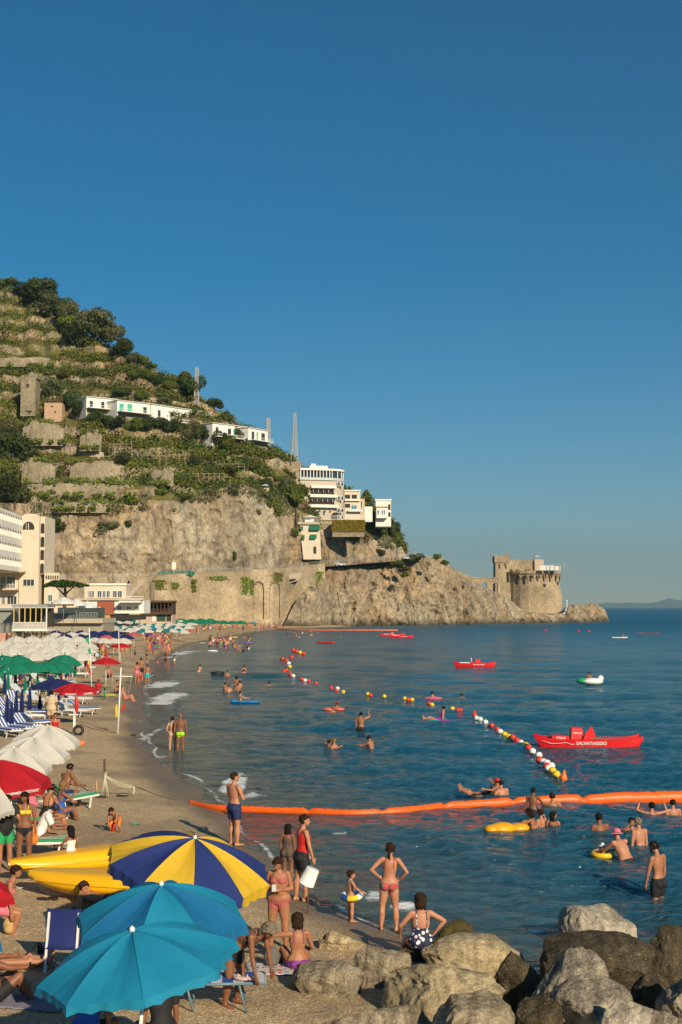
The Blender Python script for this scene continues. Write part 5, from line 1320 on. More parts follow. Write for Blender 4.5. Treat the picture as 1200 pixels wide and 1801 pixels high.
    for s, key in ((-1, 'lL'), (1, 'lR')):
        hp = C[0]+Fr[0][0]*s*hw+s1*.03*f; d0, d1 = Vector(p[key][0]).normalized(), Vector(p[key][1]).normalized()
        kn = hp+d0*thL; an = kn+d1*shL; k = fat**.55*(1.05 if fem else 1)
        limb(b, hp, kn, [.057*f*k, .056*f*k, .049*f*k, .041*f*k, .034*f*k], 12); limb(b, kn, an, [.033*f*k, .036*f*k, .036*f*k, .027*f*k, .0195*f*k], 12)
        b.ell(kn+d1*shL*.3-Vector((0, .011*f, 0)) if abs(d1.z) > .7 else kn+d1*shL*.3, (.031*f*k, .034*f*k, .06*f), 10, 8)
        fd = Vector(p[key][2]).normalized() if len(p[key]) > 2 else Vector((s*.25, 1, -.05)).normalized()
        if len(p[key]) <= 2 and abs(d1.z) < .5: fd = (d1*.3+Vector((0, 0, 1 if d1.y > 0 else -1))).normalized()
        sz = fd.cross(Vector((0, 0, 1))); sz = sz.normalized() if sz.length > .1 else Vector((1, 0, 0)); un = sz.cross(fd)
        M = Matrix((sz, fd, un)).transposed(); c0 = an-un*.022*f
        b.ell(c0+fd*.035*f-un*.002*f, (.026*f, .070*f, .020*f), 12, 8, M=M); b.ell(c0-fd*.018*f, (.021*f, .026*f, .022*f), 10, 8, M=M); b.ell(c0+fd*.085*f-un*.006*f, (.030*f, .034*f, .0125*f), 12, 8, M=M)
        bones += [('th', key, hp, kn, .05*f*k), ('sh', key, kn, an, .033*f*k), ('ft', key, an, an+fd*.11*f, .025*f)]
        low = min(low, (c0-un*.022*f).z, kn.z-.03*f if abs(d1.z) < .5 else 9); hips[key] = (hp, kn, an)
    # neck and head
    hp_, hy_ = R(p['head'][0]), R(p['head'][1]); nb = C[-1]
    hu = (Vector((math.sin(R(p['side']*.3)), math.sin(a2*.45+hp_)*1.0, math.cos(a2*.45+hp_)))).normalized()
    cy_, sy_ = math.cos(hy_), math.sin(hy_); hf = Vector((sy_, cy_, 0)); hf = (hf-hu*hf.dot(hu)); hf = hf.normalized(); hr = hf.cross(hu).normalized()
    nk = nb+hu*.045*f*(1 if not kid else .75); hc = nb+hu*(.092*f if not kid else .095*f)+hf*.012*f
    kk = hs
    b.tube([C[-3], nb, nk, hc-hu*.01*f], [.036*f, (.033 if not fem else .029)*f, (.032 if not fem else .028)*f, .03*f], 12)
    HM = Matrix((hr, hf, hu)).transposed()
    def hd_(x, y, z): return hc+(hr*x+hf*y+hu*z)*f*kk
    b.ell(hd_(0, -.006, .014), (.0445*f*kk, .055*f*kk, .050*f*kk), 16, 12, M=HM)
    b.ell(hd_(0, .010, -.014), (.037*f*kk, .044*f*kk, .047*f*kk), 16, 12, M=HM)
    b.ell(hd_(0, .026, -.045), (.024*f*kk, .024*f*kk, .018*f*kk), 12, 8, M=HM)
    if detail:
        b.ell(hd_(0, .057, -.012), (.0075*f*kk, .012*f*kk, .015*f*kk), 8, 6, M=HM); b.ell(hd_(0, .050, -.036), (.015*f*kk, .008*f*kk, .007*f*kk), 8, 6, M=HM)
        b.ell(hd_(0, .046, .012), (.028*f*kk, .010*f*kk, .007*f*kk), 10, 6, M=HM)
    for s in (-1, 1): b.ell(hd_(s*.0455, -.004, -.008), (.006*f*kk, .012*f*kk, .017*f*kk), 8, 6, M=HM)
    # ---- remesh into one skin
    me = bpy.data.meshes.new('t'); me.from_pydata([tuple(v) for v in b.v], [], b.f); me.update()
    to = bpy.data.objects.new('t', me); COL.objects.link(to)
    rm = to.modifiers.new('r', 'REMESH'); rm.mode = 'VOXEL'; rm.voxel_size = voxel; sm = to.modifiers.new('s', 'SMOOTH'); sm.factor = .5; sm.iterations = 2 if voxel < .016 else 1
    dg = bpy.context.evaluated_depsgraph_get(); dg.update()
    body = bpy.data.meshes.new_from_object(to.evaluated_get(dg)); bpy.data.objects.remove(to); bpy.data.meshes.remove(me)
    body.name = name; body.materials.clear()
    n = len(body.vertices); V = np.empty(n*3, np.float32); body.vertices.foreach_get('co', V); V = V.reshape(-1, 3).astype(float)
    dz = -low if p['hz'] is None else p['hz']*f
    # ---- classify
    best = np.full(n, 1e9); bone = np.zeros(n, int); tt = np.zeros(n)
    names = []
    def seg(A, Bq, r_, idx, t0=0, t1=1):
        nonlocal best, bone, tt
        A = np.array(A); d = np.array(Bq)-A; L2 = d@d; t = np.clip(((V-A)@d)/L2, 0, 1); q = A+t[:, None]*d; dist = np.linalg.norm(V-q, axis=1)/r_
        m = dist < best; best = np.where(m, dist, best); bone = np.where(m, idx, bone); tt = np.where(m, t0+(t1-t0)*t, tt)
    for i in range(len(C)-1): seg(C[i], C[i+1], sum(Rd[i])/2, 0, Hh[i], Hh[i+1])
    seg(C[-1], hc-hu*.06*f, .03*f, 1, 0, 1)
    Hd = (V-np.array(hc))@np.array(HM)/(f*kk); hq = np.linalg.norm(Hd/np.array([.047, .060, .064]), axis=1); m = hq < 1.25; m2 = m & (hq*.9 < best); bone[m2] = 2; best[m2] = hq[m2]*.9
    for i, (ty, key, A, Bq, r_) in enumerate(bones): seg(A, Bq, r_, 10+i)
    tyv = np.array([{0: 0, 1: 1, 2: 2}.get(int(q), -1) for q in bone]); ty = [q[0] for q in bones]
    isb = lambda k: np.isin(bone, [10+i for i, q in enumerate(ty) if q == k])
    tor = bone == 0; idx = np.clip(np.searchsorted(Hh, tt)-1, 0, len(C)-1)
    FR = np.array([[list(u), list(v)] for u, v in Fr]); CC = np.array([list(c) for c in C])
    rel = V-CC[idx]; la = np.einsum('ij,ij->i', rel, FR[idx, 0])/f; lb = np.einsum('ij,ij->i', rel, FR[idx, 1])/f
    # thigh verts get torso height too (distance below the crotch ring along s1)
    hh = np.where(tor, tt, -.065+((V-CC[0])@np.array(s1))/f)
    root_co = V
    reg = dict(tor=tor, th=isb('th'), sh=isb('sh'), ua=isb('ua'), fa=isb('fa'), head=bone == 2, neck=bone == 1, t=tt, a=la, b=lb, h=hh, Hd=Hd, ft=isb('ft'))
    Nn = np.empty(n*3, np.float32); body.vertices.foreach_get('normal', Nn); Nn = Nn.reshape(-1, 3)
    root = link(name, body, SK[skin], smooth=True)
    nf = len(body.polygons); FI = np.empty(len(body.loops), np.int32); body.loops.foreach_get('vertex_index', FI)
    LT = np.empty(nf, np.int32); body.polygons.foreach_get('loop_total', LT); 
    quads = FI.reshape(-1, 4) if (LT == 4).all() else None
    V[:, 2] += dz; body.vertices.foreach_set('co', V.astype(np.float32).ravel()); body.update()
    def shell(nm, mask, off, m, jitter=0, par=root):
        sel = mask[quads].sum(1) >= 3; q = quads[sel]
        if len(q) < 4: return None
        u, inv = np.unique(q, return_inverse=True); W = V[u]+Nn[u]*off
        if jitter: W = W+Nn[u]*(fbm(V[u]*1.0, .03, 3, 5, .7)*jitter)[:, None]
        return link(nm, np_mesh(nm, W, inv.reshape(-1, 4)), m, par, smooth=True)
    t, a, bb, h = reg['t'], la, lb, hh; tor, th, ua = reg['tor'], reg['th'], reg['ua']
    of = .0045*f if voxel < .016 else .008*f
    for (g, m) in wear:
        m = cloth(m) if isinstance(m, str) else m
        leg = (tor | th)
        if g == 'briefs': shell('briefs', leg & (h < .008) & (h > -.105+np.abs(a)*.62-np.where(bb < 0, .012, 0)), of, m)
        elif g == 'trunks': shell('trunks', (leg & (h < .02) & (h > -.12)) | (th & (t < .22)), of*1.3, m)
        elif g == 'shorts': shell('shorts', (tor & (h < .035)) | (th & (t < .62)), of*2.4, m, .004)
        elif g == 'bikini': shell('bikini_top', tor & (((h > .175) & (h < .222) & (bb > 0)) | ((h > .186) & (h < .203))) | ((tor) & (h > .2) & (np.abs(np.abs(a)-.05) < .006)), of, m)
        elif g == 'swimsuit': shell('swimsuit', (leg & (h > -.105+np.abs(a)*.62)) & tor & (h < np.where(bb > -.01, .222, .15)) | (leg & (h < 0) & (h > -.105+np.abs(a)*.62)) | (tor & (h >= .13) & (np.abs(np.abs(a)-.052) < .007)), of, m)
        elif g == 'shirt': shell('shirt', (tor & (h > -.04) & (h < .30)) | (ua & (t < .62)), of*3, m, .006)
        elif g == 'dress': shell('dress', (tor & (h > -.07) & (h < .235)) | (th & (t < .55)), of*3, m, .008)
        elif g == 'tank': shell('tank_top', (tor & (h > -.02) & (h < .24)) | (tor & (h >= .2) & (np.abs(np.abs(a)-.06) < .014)), of*1.6, m)
    kind, hcn = hair; hm = HAIRM.get(hcn, None) or cloth(hcn)
    Hx, Hy, Hz = Hd[:, 0], Hd[:, 1], Hd[:, 2]
    hb = reg['head'] | reg['neck']
    def wp(x, y, z): q = hd_(x, y, z); return Vector((q.x, q.y, q.z+dz))
    if kind in ('short', 'bun', 'pony', 'long', 'curly'):
        lowb = {'short': -.028, 'curly': -.04}.get(kind, -.03)
        line = np.where(Hy > .028, .026, np.where(Hy > -.002, .002+(Hy+.002)*.8, lowb))
        hh_ = shell('hair', hb & (Hz > line), (.008 if kind == 'short' else .012 if kind != 'curly' else .019)*f*kk, hm, .02*f)
        k = f*kk; b2 = MB()
        if kind == 'bun': b2.ell(wp(0, -.052, .036), (.024*k, .022*k, .022*k), 12, 8)
        if kind == 'pony': b2.tube([wp(0, -.055, .02), wp(.004, -.078, -.01), wp(.0, -.066, -.07), wp(.006, -.058, -.13)], [.014*k, .020*k, .017*k, .006*k], 10)
        if kind in ('long', 'curly'):
            L = -.12 if kind == 'long' else -.085
            for i in range(9):
                x = (i-4)*.0105; y0 = -.045+abs(i-4)**2*.0022
                b2.tube([wp(x*.8, y0+.008, .02), wp(x*1.1, y0-.012, -.03), wp(x*1.2, y0-.012+.002*(i % 3), L*.7), wp(x*1.15, y0-.004, L-(i % 3)*.008)], [.012*k, .0155*k, .0135*k, .005*k], 7)
        if b2.v: b2.build('hair_length' if kind in ('long', 'curly') else 'hair_bun' if kind == 'bun' else 'ponytail', hm, hh_)
    if kind in ('cap', 'hat', 'bandana'):
        shell('hair', hb & (Hz > np.where(Hy > .02, .03, -.02)) & (Hz < .03), .006*f, HAIRM['brown'])
        c_ = shell('cap' if kind != 'hat' else 'hat', reg['head'] & (Hz > .018), .011*f, hm)
        if kind == 'cap':
            k = f*kk; V2 = []; 
            for i in range(7):
                a_ = math.pi*(i/6); 
                for rr_, dzv in ((.045, .024), (.088, .014)): V2.append(wp(math.cos(a_)*.040, .02+math.sin(a_)*rr_, dzv))
            MB().add(V2, [(i*2, i*2+1, i*2+3, i*2+2) for i in range(6)]).build('brim', hm, c_)
        if kind == 'hat':
            V2 = []
            for i in range(20):
                a_ = 2*math.pi*i/20
                for rx, dzv in ((.048, .020), (.092, -.004)): V2.append(wp(math.cos(a_)*rx, math.sin(a_)*rx*1.1, dzv))
            MB().add(V2, [(i*2, i*2+1, ((i+1) % 20)*2+1, ((i+1) % 20)*2) for i in range(20)]).build('brim', hm, c_)
    if detail and voxel < .016:
        e = MB(); k = f*kk
        for s in (-1, 1): e.ell(wp(s*.017, .0505, .002), (.0062*k, .004*k, .0036*k), 8, 6, M=HM)
        e.build('eyes', mat('dark brown eyes', (.02, .012, .01), .3, .1, 5), root)
        MB().ell(wp(0, .0565, -.0355), (.0115*k, .0035*k, .0028*k), 8, 6, M=HM).build('mouth', mat('lips', (.30, .09, .07), .5, .1, 5), root)
    root['_H'] = H
    info = dict(hand={k: (v[2]+v[3]*.07*f+Vector((0, 0, dz))) for k, v in shs.items()}, head=wp(0, 0, 0), wp=wp, knee={k: v[1]+Vector((0, 0, dz)) for k, v in hips.items()}, dz=dz, k=f*kk, HM=HM)
    return root, info
PEOPLE = []
def person(pos, face, label, group=None, **kw):
    """face: compass heading in degrees; 0 = away from the camera, 90 = to the right, 180 = towards the camera"""
    o, info = make_body(**kw); del o['_H']
    o.location = pos; o.rotation_euler = (0, 0, -R(face)); tag(o, label, 'person', group); PEOPLE.append(o)
    M = Matrix.Translation(Vector(pos)) @ Matrix.Rotation(-R(face), 4, 'Z')
    info['M'] = M; info['w'] = {k: M @ v for k, v in info['hand'].items()}; info['headw'] = M @ info['head']
    return o, info
def by_px(pxf, yfoot, yhead, water=False, Hreal=None):
    """feet (or waterline) pixel and head-top pixel -> position and visible height"""
    g = G(pxf, yfoot, 0) if water else B(pxf, yfoot)
    t = D(pxf, yhead, g.y); vis = t.z-g.z
    if Hreal: return Vector((g.x, g.y, g.z-(Hreal-vis))), vis
    return g, vis
# ---------------------------------------------------------------- the people one can tell apart
def near_people():
    # woman with phone
    g, h = by_px(490, 1667, 1514)
    o, i = person(g, 192, 'woman in a rose bikini beside the striped parasol looking down at her phone', H=h*1.03, sex='f', fat=1.36, skin='tan', hair=('bun', 'brown'), wear=(('bikini', 'rose'), ('briefs', 'rose')),
        pose=dict(head=(26, 8), aL=((-.30, -.05, -1), (.62, .80, .02)), aR=((.42, -.15, -1), (-.55, .80, .12)), lL=((-.12, .05, -1), (-.02, -.05, -1)), lR=((.12, .03, -1), (.03, -.04, -1))))
    q = i['w']['aL'].lerp(i['w']['aR'], .5); ph = MB().box((0, 0, 0), (.075, .012, .15), M=Matrix.Rotation(R(-50), 3, 'X')).build('phone', mat('pale phone case', (.55, .55, .55), .3, .1, 9)); ph.location = q+Vector((0, -.02, .02)); tag(ph, 'pale smartphone held by the woman in the rose bikini', 'phone')
    # seated woman from behind
    g, h = by_px(524, 1704, 1614)
    person(g, -14, 'woman in a purple bikini sitting on the sand with her back to the camera', H=1.62, sex='f', fat=1.02, skin='tan', hair=('curly', 'brown'), wear=(('bikini', 'purple'), ('briefs', pattern_mat('purple patterned fabric', (.16, .02, .20), [(.5, .1, .35), (.08, .02, .2)], 30))),
        pose=dict(lean=4, bend=-2, hz=.083, head=(12, -6), aL=((-1, .35, -.12), (-.75, .9, -.10)), aR=((.35, .25, -.9), (.1, .9, -.3)), lL=((-.32, 1, .62), (-.05, .62, -1)), lR=((.42, 1, .50), (.10, .62, -.9))))
    # bending woman
    g, h = by_px(412, 1772, 1640)
    person(g+Vector((0, .05, 0)), 120, 'woman with short sandy hair bending forward under the blue parasol over the sunbed', H=1.66, sex='f', fat=1.15, skin='dark', hair=('curly', 'grey'), wear=(('bikini', pattern_mat('green floral fabric', (.02, .03, .03), [(.1, .4, .3), (.5, .5, .4)], 26)), ('briefs', 'black')),
        pose=dict(lean=48, bend=26, head=(20, 0), aL=((-.1, .25, -1), (.0, .18, -1)), aR=((.12, .15, -1), (.05, .30, -1)), lL=((-.10, .20, -1), (-.02, -.22, -1)), lR=((.10, .10, -1), (.02, -.2, -1))))
    # woman in red top and dark shorts, girl beside her
    g, h = by_px(531, 1585, 1437)
    o, i = person(g, 62, 'woman in a red swim top and black shorts standing at the waterline, hair tied up', H=h*1.0, sex='f', fat=.98, skin='pink', hair=('bun', 'brown'), wear=(('tank', 'red'), ('shorts', 'black')),
        pose=dict(lean=3, head=(4, 26), aL=((-.25, .25, -1), (.1, .6, -1)), aR=((.22, .16, -1), (-.05, .35, -1)), lL=((-.06, -.08, -1), (-.02, -.10, -1)), lR=((.08, .12, -1), (.02, -.06, -1))))
    g, h = by_px(509, 1560, 1456)
    person(g+Vector((-.05, .3, 0)), 20, 'girl with long black hair and brown dress left of the woman in black shorts', H=h*1.0, sex='f', fat=.95, skin='dark', hair=('long', 'black'), wear=(('dress', mat('sheer brown cloth', (.10, .065, .05), .8, .2, 12)),), pose=dict(head=(6, -10)))
    # child with swim ring
    g, h = by_px(617, 1621, 1531)
    o, i = person(g, 70, 'small girl with a hair bun standing inside a blue and yellow swim ring', H=h*1.0, sex='c', fat=1.02, skin='pink', hair=('bun', 'brown'), wear=(('bikini', 'turquoise'), ('briefs', 'lime')), voxel=.008,
        pose=dict(head=(0, 15), aL=((-.75, .25, -.65), (-.3, .6, -.35)), aR=((.75, .25, -.65), (.3, .6, -.35))))
    ring(g+Vector((.02, 0, h*.505)), .175, .06, (RG_BLUE, RG_YEL, RG_WHITE), 'blue, yellow and white swim ring round the small girl at the water edge', tilt=(6, -4))
    # woman from behind, hands on hips
    g, h = by_px(685, 1637, 1487)
    person(g, 8, 'woman in red bikini top and patterned briefs, back turned, hands on hips', H=h*1.0, sex='f', fat=1.02, skin='pink', hair=('pony', 'brown'), wear=(('bikini', 'red'), ('briefs', pattern_mat('coral and teal print', (.45, .06, .05), [(.03, .35, .30), (.5, .08, .07), (.05, .28, .3)], 16, .42))),
        pose=dict(side=2, head=(2, 6), aL=((-.80, -.30, -.80), (.62, .42, -.65), (.6, .5, -.2)), aR=((.70, -.28, -.85), (-.62, .42, -.68), (-.5, .6, -.2)), lL=((-.13, .0, -1), (-.05, -.04, -1)), lR=((.09, .05, -1), (.06, -.10, -1))))
    # woman sitting on the rock
    q = D(741, 1668, 23.6)
    person(q, -6, 'curly haired woman in a navy floral swimsuit sitting on the boulders', H=1.68, sex='f', fat=1.22, skin='pink', hair=('curly', 'brown'), wear=(('swimsuit', pattern_mat('navy daisy fabric', (.012, .016, .06), [(.72, .70, .72), (.55, .5, .62), (.75, .75, .75)], 13, .40)),),
        pose=dict(lean=3, bend=2, hz=.085, head=(8, 6), aL=((-.72, .15, -.85), (.05, .7, -.7)), aR=((.98, -.05, -.55), (-.70, .15, -.85)), lL=((-.3, 1, -.05), (-.05, .2, -1)), lR=((.3, 1, -.05), (.05, .25, -1))))
    # man in blue shorts
    g, h = by_px(412, 1487, 1362)
    o, i = person(g, 48, 'man in blue swim shorts and sunglasses standing with folded arms by the orange boom', H=h*1.0, sex='m', fat=1.08, skin='pink', hair=('short', 'brown'), wear=(('shorts', 'navy'),),
        pose=dict(lean=-2, head=(2, 30), aL=((-.20, .25, -1), (.85, .75, .12)), aR=((.28, .30, -1), (-.80, .8, .10))))
    wp = i['wp']; M = i['M']; k = i['k']; s = MB(); [s.ell(M @ wp(sx*.017, .055, .003), (.010*k, .006*k, .008*k), 8, 6) for sx in (-1, 1)]
    sg = s.build('sunglasses', mat('black lens', (.01, .01, .01), .2, .1, 4)); sg.parent = o; sg.matrix_parent_inverse = M.inverted()
    # couple
    g, h = by_px(317, 1328, 1257)
    person(g, 8, 'bald tanned man in lime green briefs standing in the shallows', H=h*1.0, sex='m', fat=1.1, skin='dark', hair=('none', 'grey'), wear=(('briefs', 'lime'),), voxel=.014, pose=dict(head=(0, 30), aR=((.22, .02, -1), (.08, .15, -1))))
    g, h = by_px(303, 1325, 1262)
    person(g, -12, 'slim woman in a pale bikini standing left of the man in lime green briefs', H=h*1.0, sex='f', fat=.92, skin='fair', hair=('bun', 'brown'), wear=(('bikini', 'beige'), ('briefs', 'beige')), voxel=.014, pose=dict(aR=((.35, -.1, -1), (-.3, .5, -.6)), aL=((-.4, -.2, -.9), (.5, .3, -.7))))
    # bearded man in the water
    p, _ = by_px(1158, 1574, 1484, True, 1.80)
    o, i = person(p, -42, 'bearded man in navy shorts standing thigh deep in water at the right edge', H=1.80, sex='m', fat=.95, skin='tan', hair=('short', 'black'), wear=(('shorts', 'black'),), pose=dict(lean=-2, bend=6, head=(14, -22), aL=((-.2, .18, -1), (.05, .30, -1)), aR=((.2, .06, -1), (.06, .2, -1))))
    wp = i['wp']; k = i['k']; s = MB(); s.ell(wp(0, .034, -.046), (.031*k, .028*k, .020*k), 12, 8, M=i['HM']); bd = s.build('beard', HAIRM['black']); bd.parent = o
    # man in pink hat bending to the baby
    p, _ = by_px(1100, 1512, 1458, True, 1.74); p.z -= .0
    person(G(1102, 1513)+Vector((0, 0, -1.02)), -34, 'heavy man in a pink bucket hat leaning forward to push a baby float', H=1.80, sex='m', fat=1.28, skin='pink', hair=('hat', 'pink'), wear=(('briefs', 'black'),), pose=dict(lean=24, bend=10, head=(-10, 0), aL=((-.15, .8, -.62), (0, .9, -.3)), aR=((.15, .8, -.7), (0, .9, -.35))))
    q = G(1060, 1507); ring(q+Vector((0, 0, .06)), .24, .07, (RG_YEL,), 'yellow baby float holding a white capped baby beside the pink hat')
    person(q+Vector((0, 0, -.22)), 190, 'baby in a white sun cap sitting in the yellow float', H=.78, sex='c', skin='pink', hair=('hat', 'white'), wear=(('briefs', 'white'),), voxel=.01, pose=dict(hz=.25, aL=((-.9, .4, -.1), (-.3, .8, 0)), aR=((.9, .4, -.1), (.3, .8, 0)), lL=((-.3, 1, -.4), (0, .4, -1)), lR=((.3, 1, -.4), (0, .4, -1))))
    W = [  # px, waterline, head, H, face, sex, fat, skin, hair, wear, pose, label
        (1127, 1493, 1442, 1.78, -35, 'm', 1.1, 'pink', ('short', 'grey'), (('shorts', 'black'),), dict(lean=6), 'grey haired man standing chest deep right of the pink hat'),
        (1112, 1470, 1441, 1.62, 150, 'f', 1, 'tan', ('bun', 'black'), (('bikini', 'black'),), dict(head=(0, 20), aR=((.8, .4, .1), (-.3, .5, .5))), 'dark haired swimmer just behind the grey haired man'),
        (1058, 1473, 1434, 1.76, -20, 'm', 1.05, 'dark', ('short', 'black'), (('shorts', 'black'),), dict(lean=10), 'black haired man seen from behind left of the pink hat'),
        (937, 1436, 1388, 1.50, 30, 'm', .92, 'dark', ('short', 'black'), (('shorts', 'black'),), dict(lean=8, aR=((.3, .6, -.7), (0, .8, -.3))), 'thin boy rising highest in the group by the orange boom'),
        (972, 1428, 1397, 1.72, 10, 'm', 1, 'tan', ('short', 'brown'), (('shorts', 'navy'),), dict(aL=((-.7, .4, -.6), (-.5, .6, -.4))), 'broad backed man standing right of the thin boy at the boom'),
        (941, 1461, 1424, 1.62, -70, 'f', 1.05, 'tan', ('long', 'black'), (('bikini', 'black'),), dict(lean=12, head=(10, 0), aL=((-.2, .9, -.4), (0, 1, -.2)), aR=((.2, .8, -.4), (0, 1, -.2))), 'dark haired woman reaching for the yellow float'),
        (952, 1455, 1426, 1.60, -40, 'f', .95, 'pink', ('bun', 'brown'), (('bikini', 'red'),), dict(aR=((.5, .5, .1), (-.4, .3, .8))), 'woman with hand at her face between the float group'),
        (973, 1453, 1430, 1.58, 20, 'f', 1, 'tan', ('long', 'black'), (('bikini', 'black'),), dict(head=(0, 50)), 'woman with long wet black hair at the right of the float group'),
        (1147, 1437, 1414, 1.66, 10, 'f', 1.05, 'pink', ('bun', 'black'), (('bikini', 'black'),), dict(aR=((.8, .2, .2), (-.3, .2, .9)), aL=((-.7, .2, .2), (.3, .2, .9))), 'swimmer holding her hair in front of the orange boom, left of two'),
        (1184, 1433, 1409, 1.66, -10, 'm', 1, 'pink', ('short', 'black'), (('shorts', 'black'),), dict(head=(0, 30)), 'short haired swimmer at the right edge in front of the orange boom'),
        (885, 1399, 1374, 1.74, -25, 'm', 1.08, 'pink', ('short', 'black'), (('shorts', 'purple'),), dict(lean=14, head=(-6, -20)), 'broad shouldered man beyond the boom beside the red capped floater'),
        (635, 1282, 1254, 1.76, 25, 'm', 1, 'tan', ('short', 'black'), (('shorts', 'black'),), dict(aR=((.6, .5, .3), (-.4, .3, .9)), aL=((-.3, .1, -1), (0, .3, -1))), 'man with raised elbow standing waist deep in the middle of the bay'),
        (656, 1317, 1294, 1.70, -60, 'm', 1.02, 'tan', ('short', 'black'), (('shorts', 'black'),), dict(lean=16, head=(10, 0), aL=((-.1, .8, -.5), (0, 1, .1)), aR=((.1, .7, -.5), (0, 1, .1))), 'dark haired man leaning left and splashing in the middle of the bay'),
        (579, 1317, 1303, 1.62, 60, 'f', 1, 'tan', ('bun', 'brown'), (('bikini', 'black'),), dict(aR=((.3, .9, -.1), (-.2, .9, .2))), 'left swimmer of the hugging pair in mid bay'),
        (588, 1317, 1301, 1.70, -60, 'm', 1, 'pink', ('short', 'light'), (('shorts', 'navy'),), dict(aR=((.3, .9, -.1), (-.2, .9, .2))), 'fair haired swimmer of the hugging pair in mid bay'),
        (593, 1248, 1236, 1.70, -20, 'm', 1, 'tan', ('cap', 'red'), (('shorts', 'red'),), dict(), 'swimmer with a red cap behind the hugging pair'),
        (586, 1256, 1243, 1.62, -40, 'f', 1, 'tan', ('short', 'light'), (('bikini', 'red'),), dict(), 'swimmer in front of the red cap swimmer'),
        (350, 1180, 1168, 1.5, 30, 'c', 1, 'fair', ('short', 'black'), (('trunks', 'yellow'),), dict(lean=20), 'child in yellow trunks wading near the shore'),
        (400, 1189, 1180, 1.6, 0, 'm', 1, 'tan', ('short', 'black'), (('shorts', 'black'),), dict(), 'swimmer near the dark ring with only shoulders out'),
        (429, 1180, 1171, 1.7, 0, 'm', 1, 'tan', ('short', 'black'), (('shorts', 'black'),), dict(), 'farther of two swimmers one behind the other, left bay'),
        (429, 1186, 1178, 1.6, 0, 'f', 1, 'pink', ('bun', 'black'), (('bikini', 'black'),), dict(), 'nearer of two swimmers one behind the other, left bay'),
        (395, 1214, 1201, 1.62, 40, 'f', 1, 'tan', ('bun', 'brown'), (('bikini', 'black'),), dict(lean=8), 'left swimmer of the pair in front of the blue air mat group'),
        (402, 1217, 1205, 1.62, 0, 'm', 1, 'pink', ('short', 'brown'), (('shorts', 'blue'),), dict(lean=20), 'right swimmer of the pair left of the blue air mat group'),
        (416, 1207, 1190, 1.60, 20, 'f', 1, 'tan', ('long', 'black'), (('bikini', 'red'),), dict(aR=((.3, .9, -.1), (-.2, .9, .2))), 'tallest girl of the group beyond the blue air mat'),
        (422, 1212, 1198, 1.55, -40, 'f', 1, 'pink', ('bun', 'black'), (('bikini', 'pink'),), dict(), 'girl facing the tallest girl beyond the blue air mat'),
        (418, 1216, 1203, 1.50, 0, 'f', 1, 'tan', ('bun', 'brown'), (('bikini', 'black'),), dict(), 'short girl nearest in the group beyond the air mat'),
        (423, 1236, 1217, 1.66, 70, 'm', .98, 'fair', ('short', 'black'), (('shorts', 'black'),), dict(aL=((-.1, .9, -.4), (0, 1, -.1)), aR=((.1, .9, -.4), (0, 1, -.1))), 'man standing at the left end of the blue air mat'),
        (473, 1207, 1200, 1.7, 0, 'm', 1, 'tan', ('short', 'black'), (('shorts', 'black'),), dict(), 'single swimmer right of the air mat group'),
        (813, 1228, 1219, 1.7, 0, 'm', 1, 'dark', ('short', 'black'), (('shorts', 'black'),), dict(lean=30), 'dark head of a lone swimmer beyond the yellow buoys'),
        (766, 1228, 1216, 1.66, -60, 'f', 1, 'pink', ('bun', 'black'), (('bikini', 'red'),), dict(lean=25), 'swimmer leaning on a pink float beyond the yellow buoys'),
        (573, 1120, 1114, 1.7, 0, 'm', 1, 'dark', ('short', 'black'), (('shorts', 'black'),), dict(), 'dark swimmer alone near the far orange boom'),
        (600, 1121, 1118, 1.7, 90, 'm', 1, 'pink', ('short', 'black'), (('shorts', 'black'),), dict(), 'pale swimmer right of the dark swimmer near the far boom'),
    ]
    for (px, yw, yh, H, fc, sx, fat, sk, hr, wr, ps, lb) in W:
        p, v = by_px(px, yw, yh, True, H); far = p.y > 60
        person(p, fc, lb, 'bathers in the bay', H=H, sex=sx, fat=fat, skin=sk, hair=hr, wear=wr, pose=ps, voxel=.022 if far else .013, fingers=not far, detail=not far)
    # floaters
    q = G(860, 1398)
    person(q+Vector((-.12, 0, -.10)), -75, 'red capped swimmer floating on the back beyond the orange boom with feet up', H=1.66, sex='f', skin='tan', hair=('cap', 'red'), wear=(('swimsuit', 'black'),), voxel=.014, pose=dict(lean=-62, hz=.07, bend=8, head=(30, 0), lL=((-.1, 1, .05), (0, 1, .45)), lR=((.1, 1, .05), (0, 1, .5)), aL=((-.9, .3, -.1), (-.4, .8, .1)), aR=((.9, .3, -.1), (.3, .6, .6))))
    q = G(768, 1269)
    person(q+Vector((.15, 0, -.02)), -80, 'woman lounging in a turquoise and purple float in the middle of the bay', H=1.66, sex='f', skin='pink', hair=('bun', 'black'), wear=(('swimsuit', 'purple'),), voxel=.016, pose=dict(lean=-38, bend=14, hz=.09, head=(14, 0), lL=((-.1, 1, .22), (0, 1, -.1)), lR=((.1, 1, .3), (0, 1, -.05))))
    ring(G(771, 1270)+Vector((0, 0, .06)), .5, .12, (mat('turquoise vinyl', (.02, .42, .38), .35, .1, 3), cloth('purple')), 'turquoise and purple swim float under the lounging woman')
near_people()
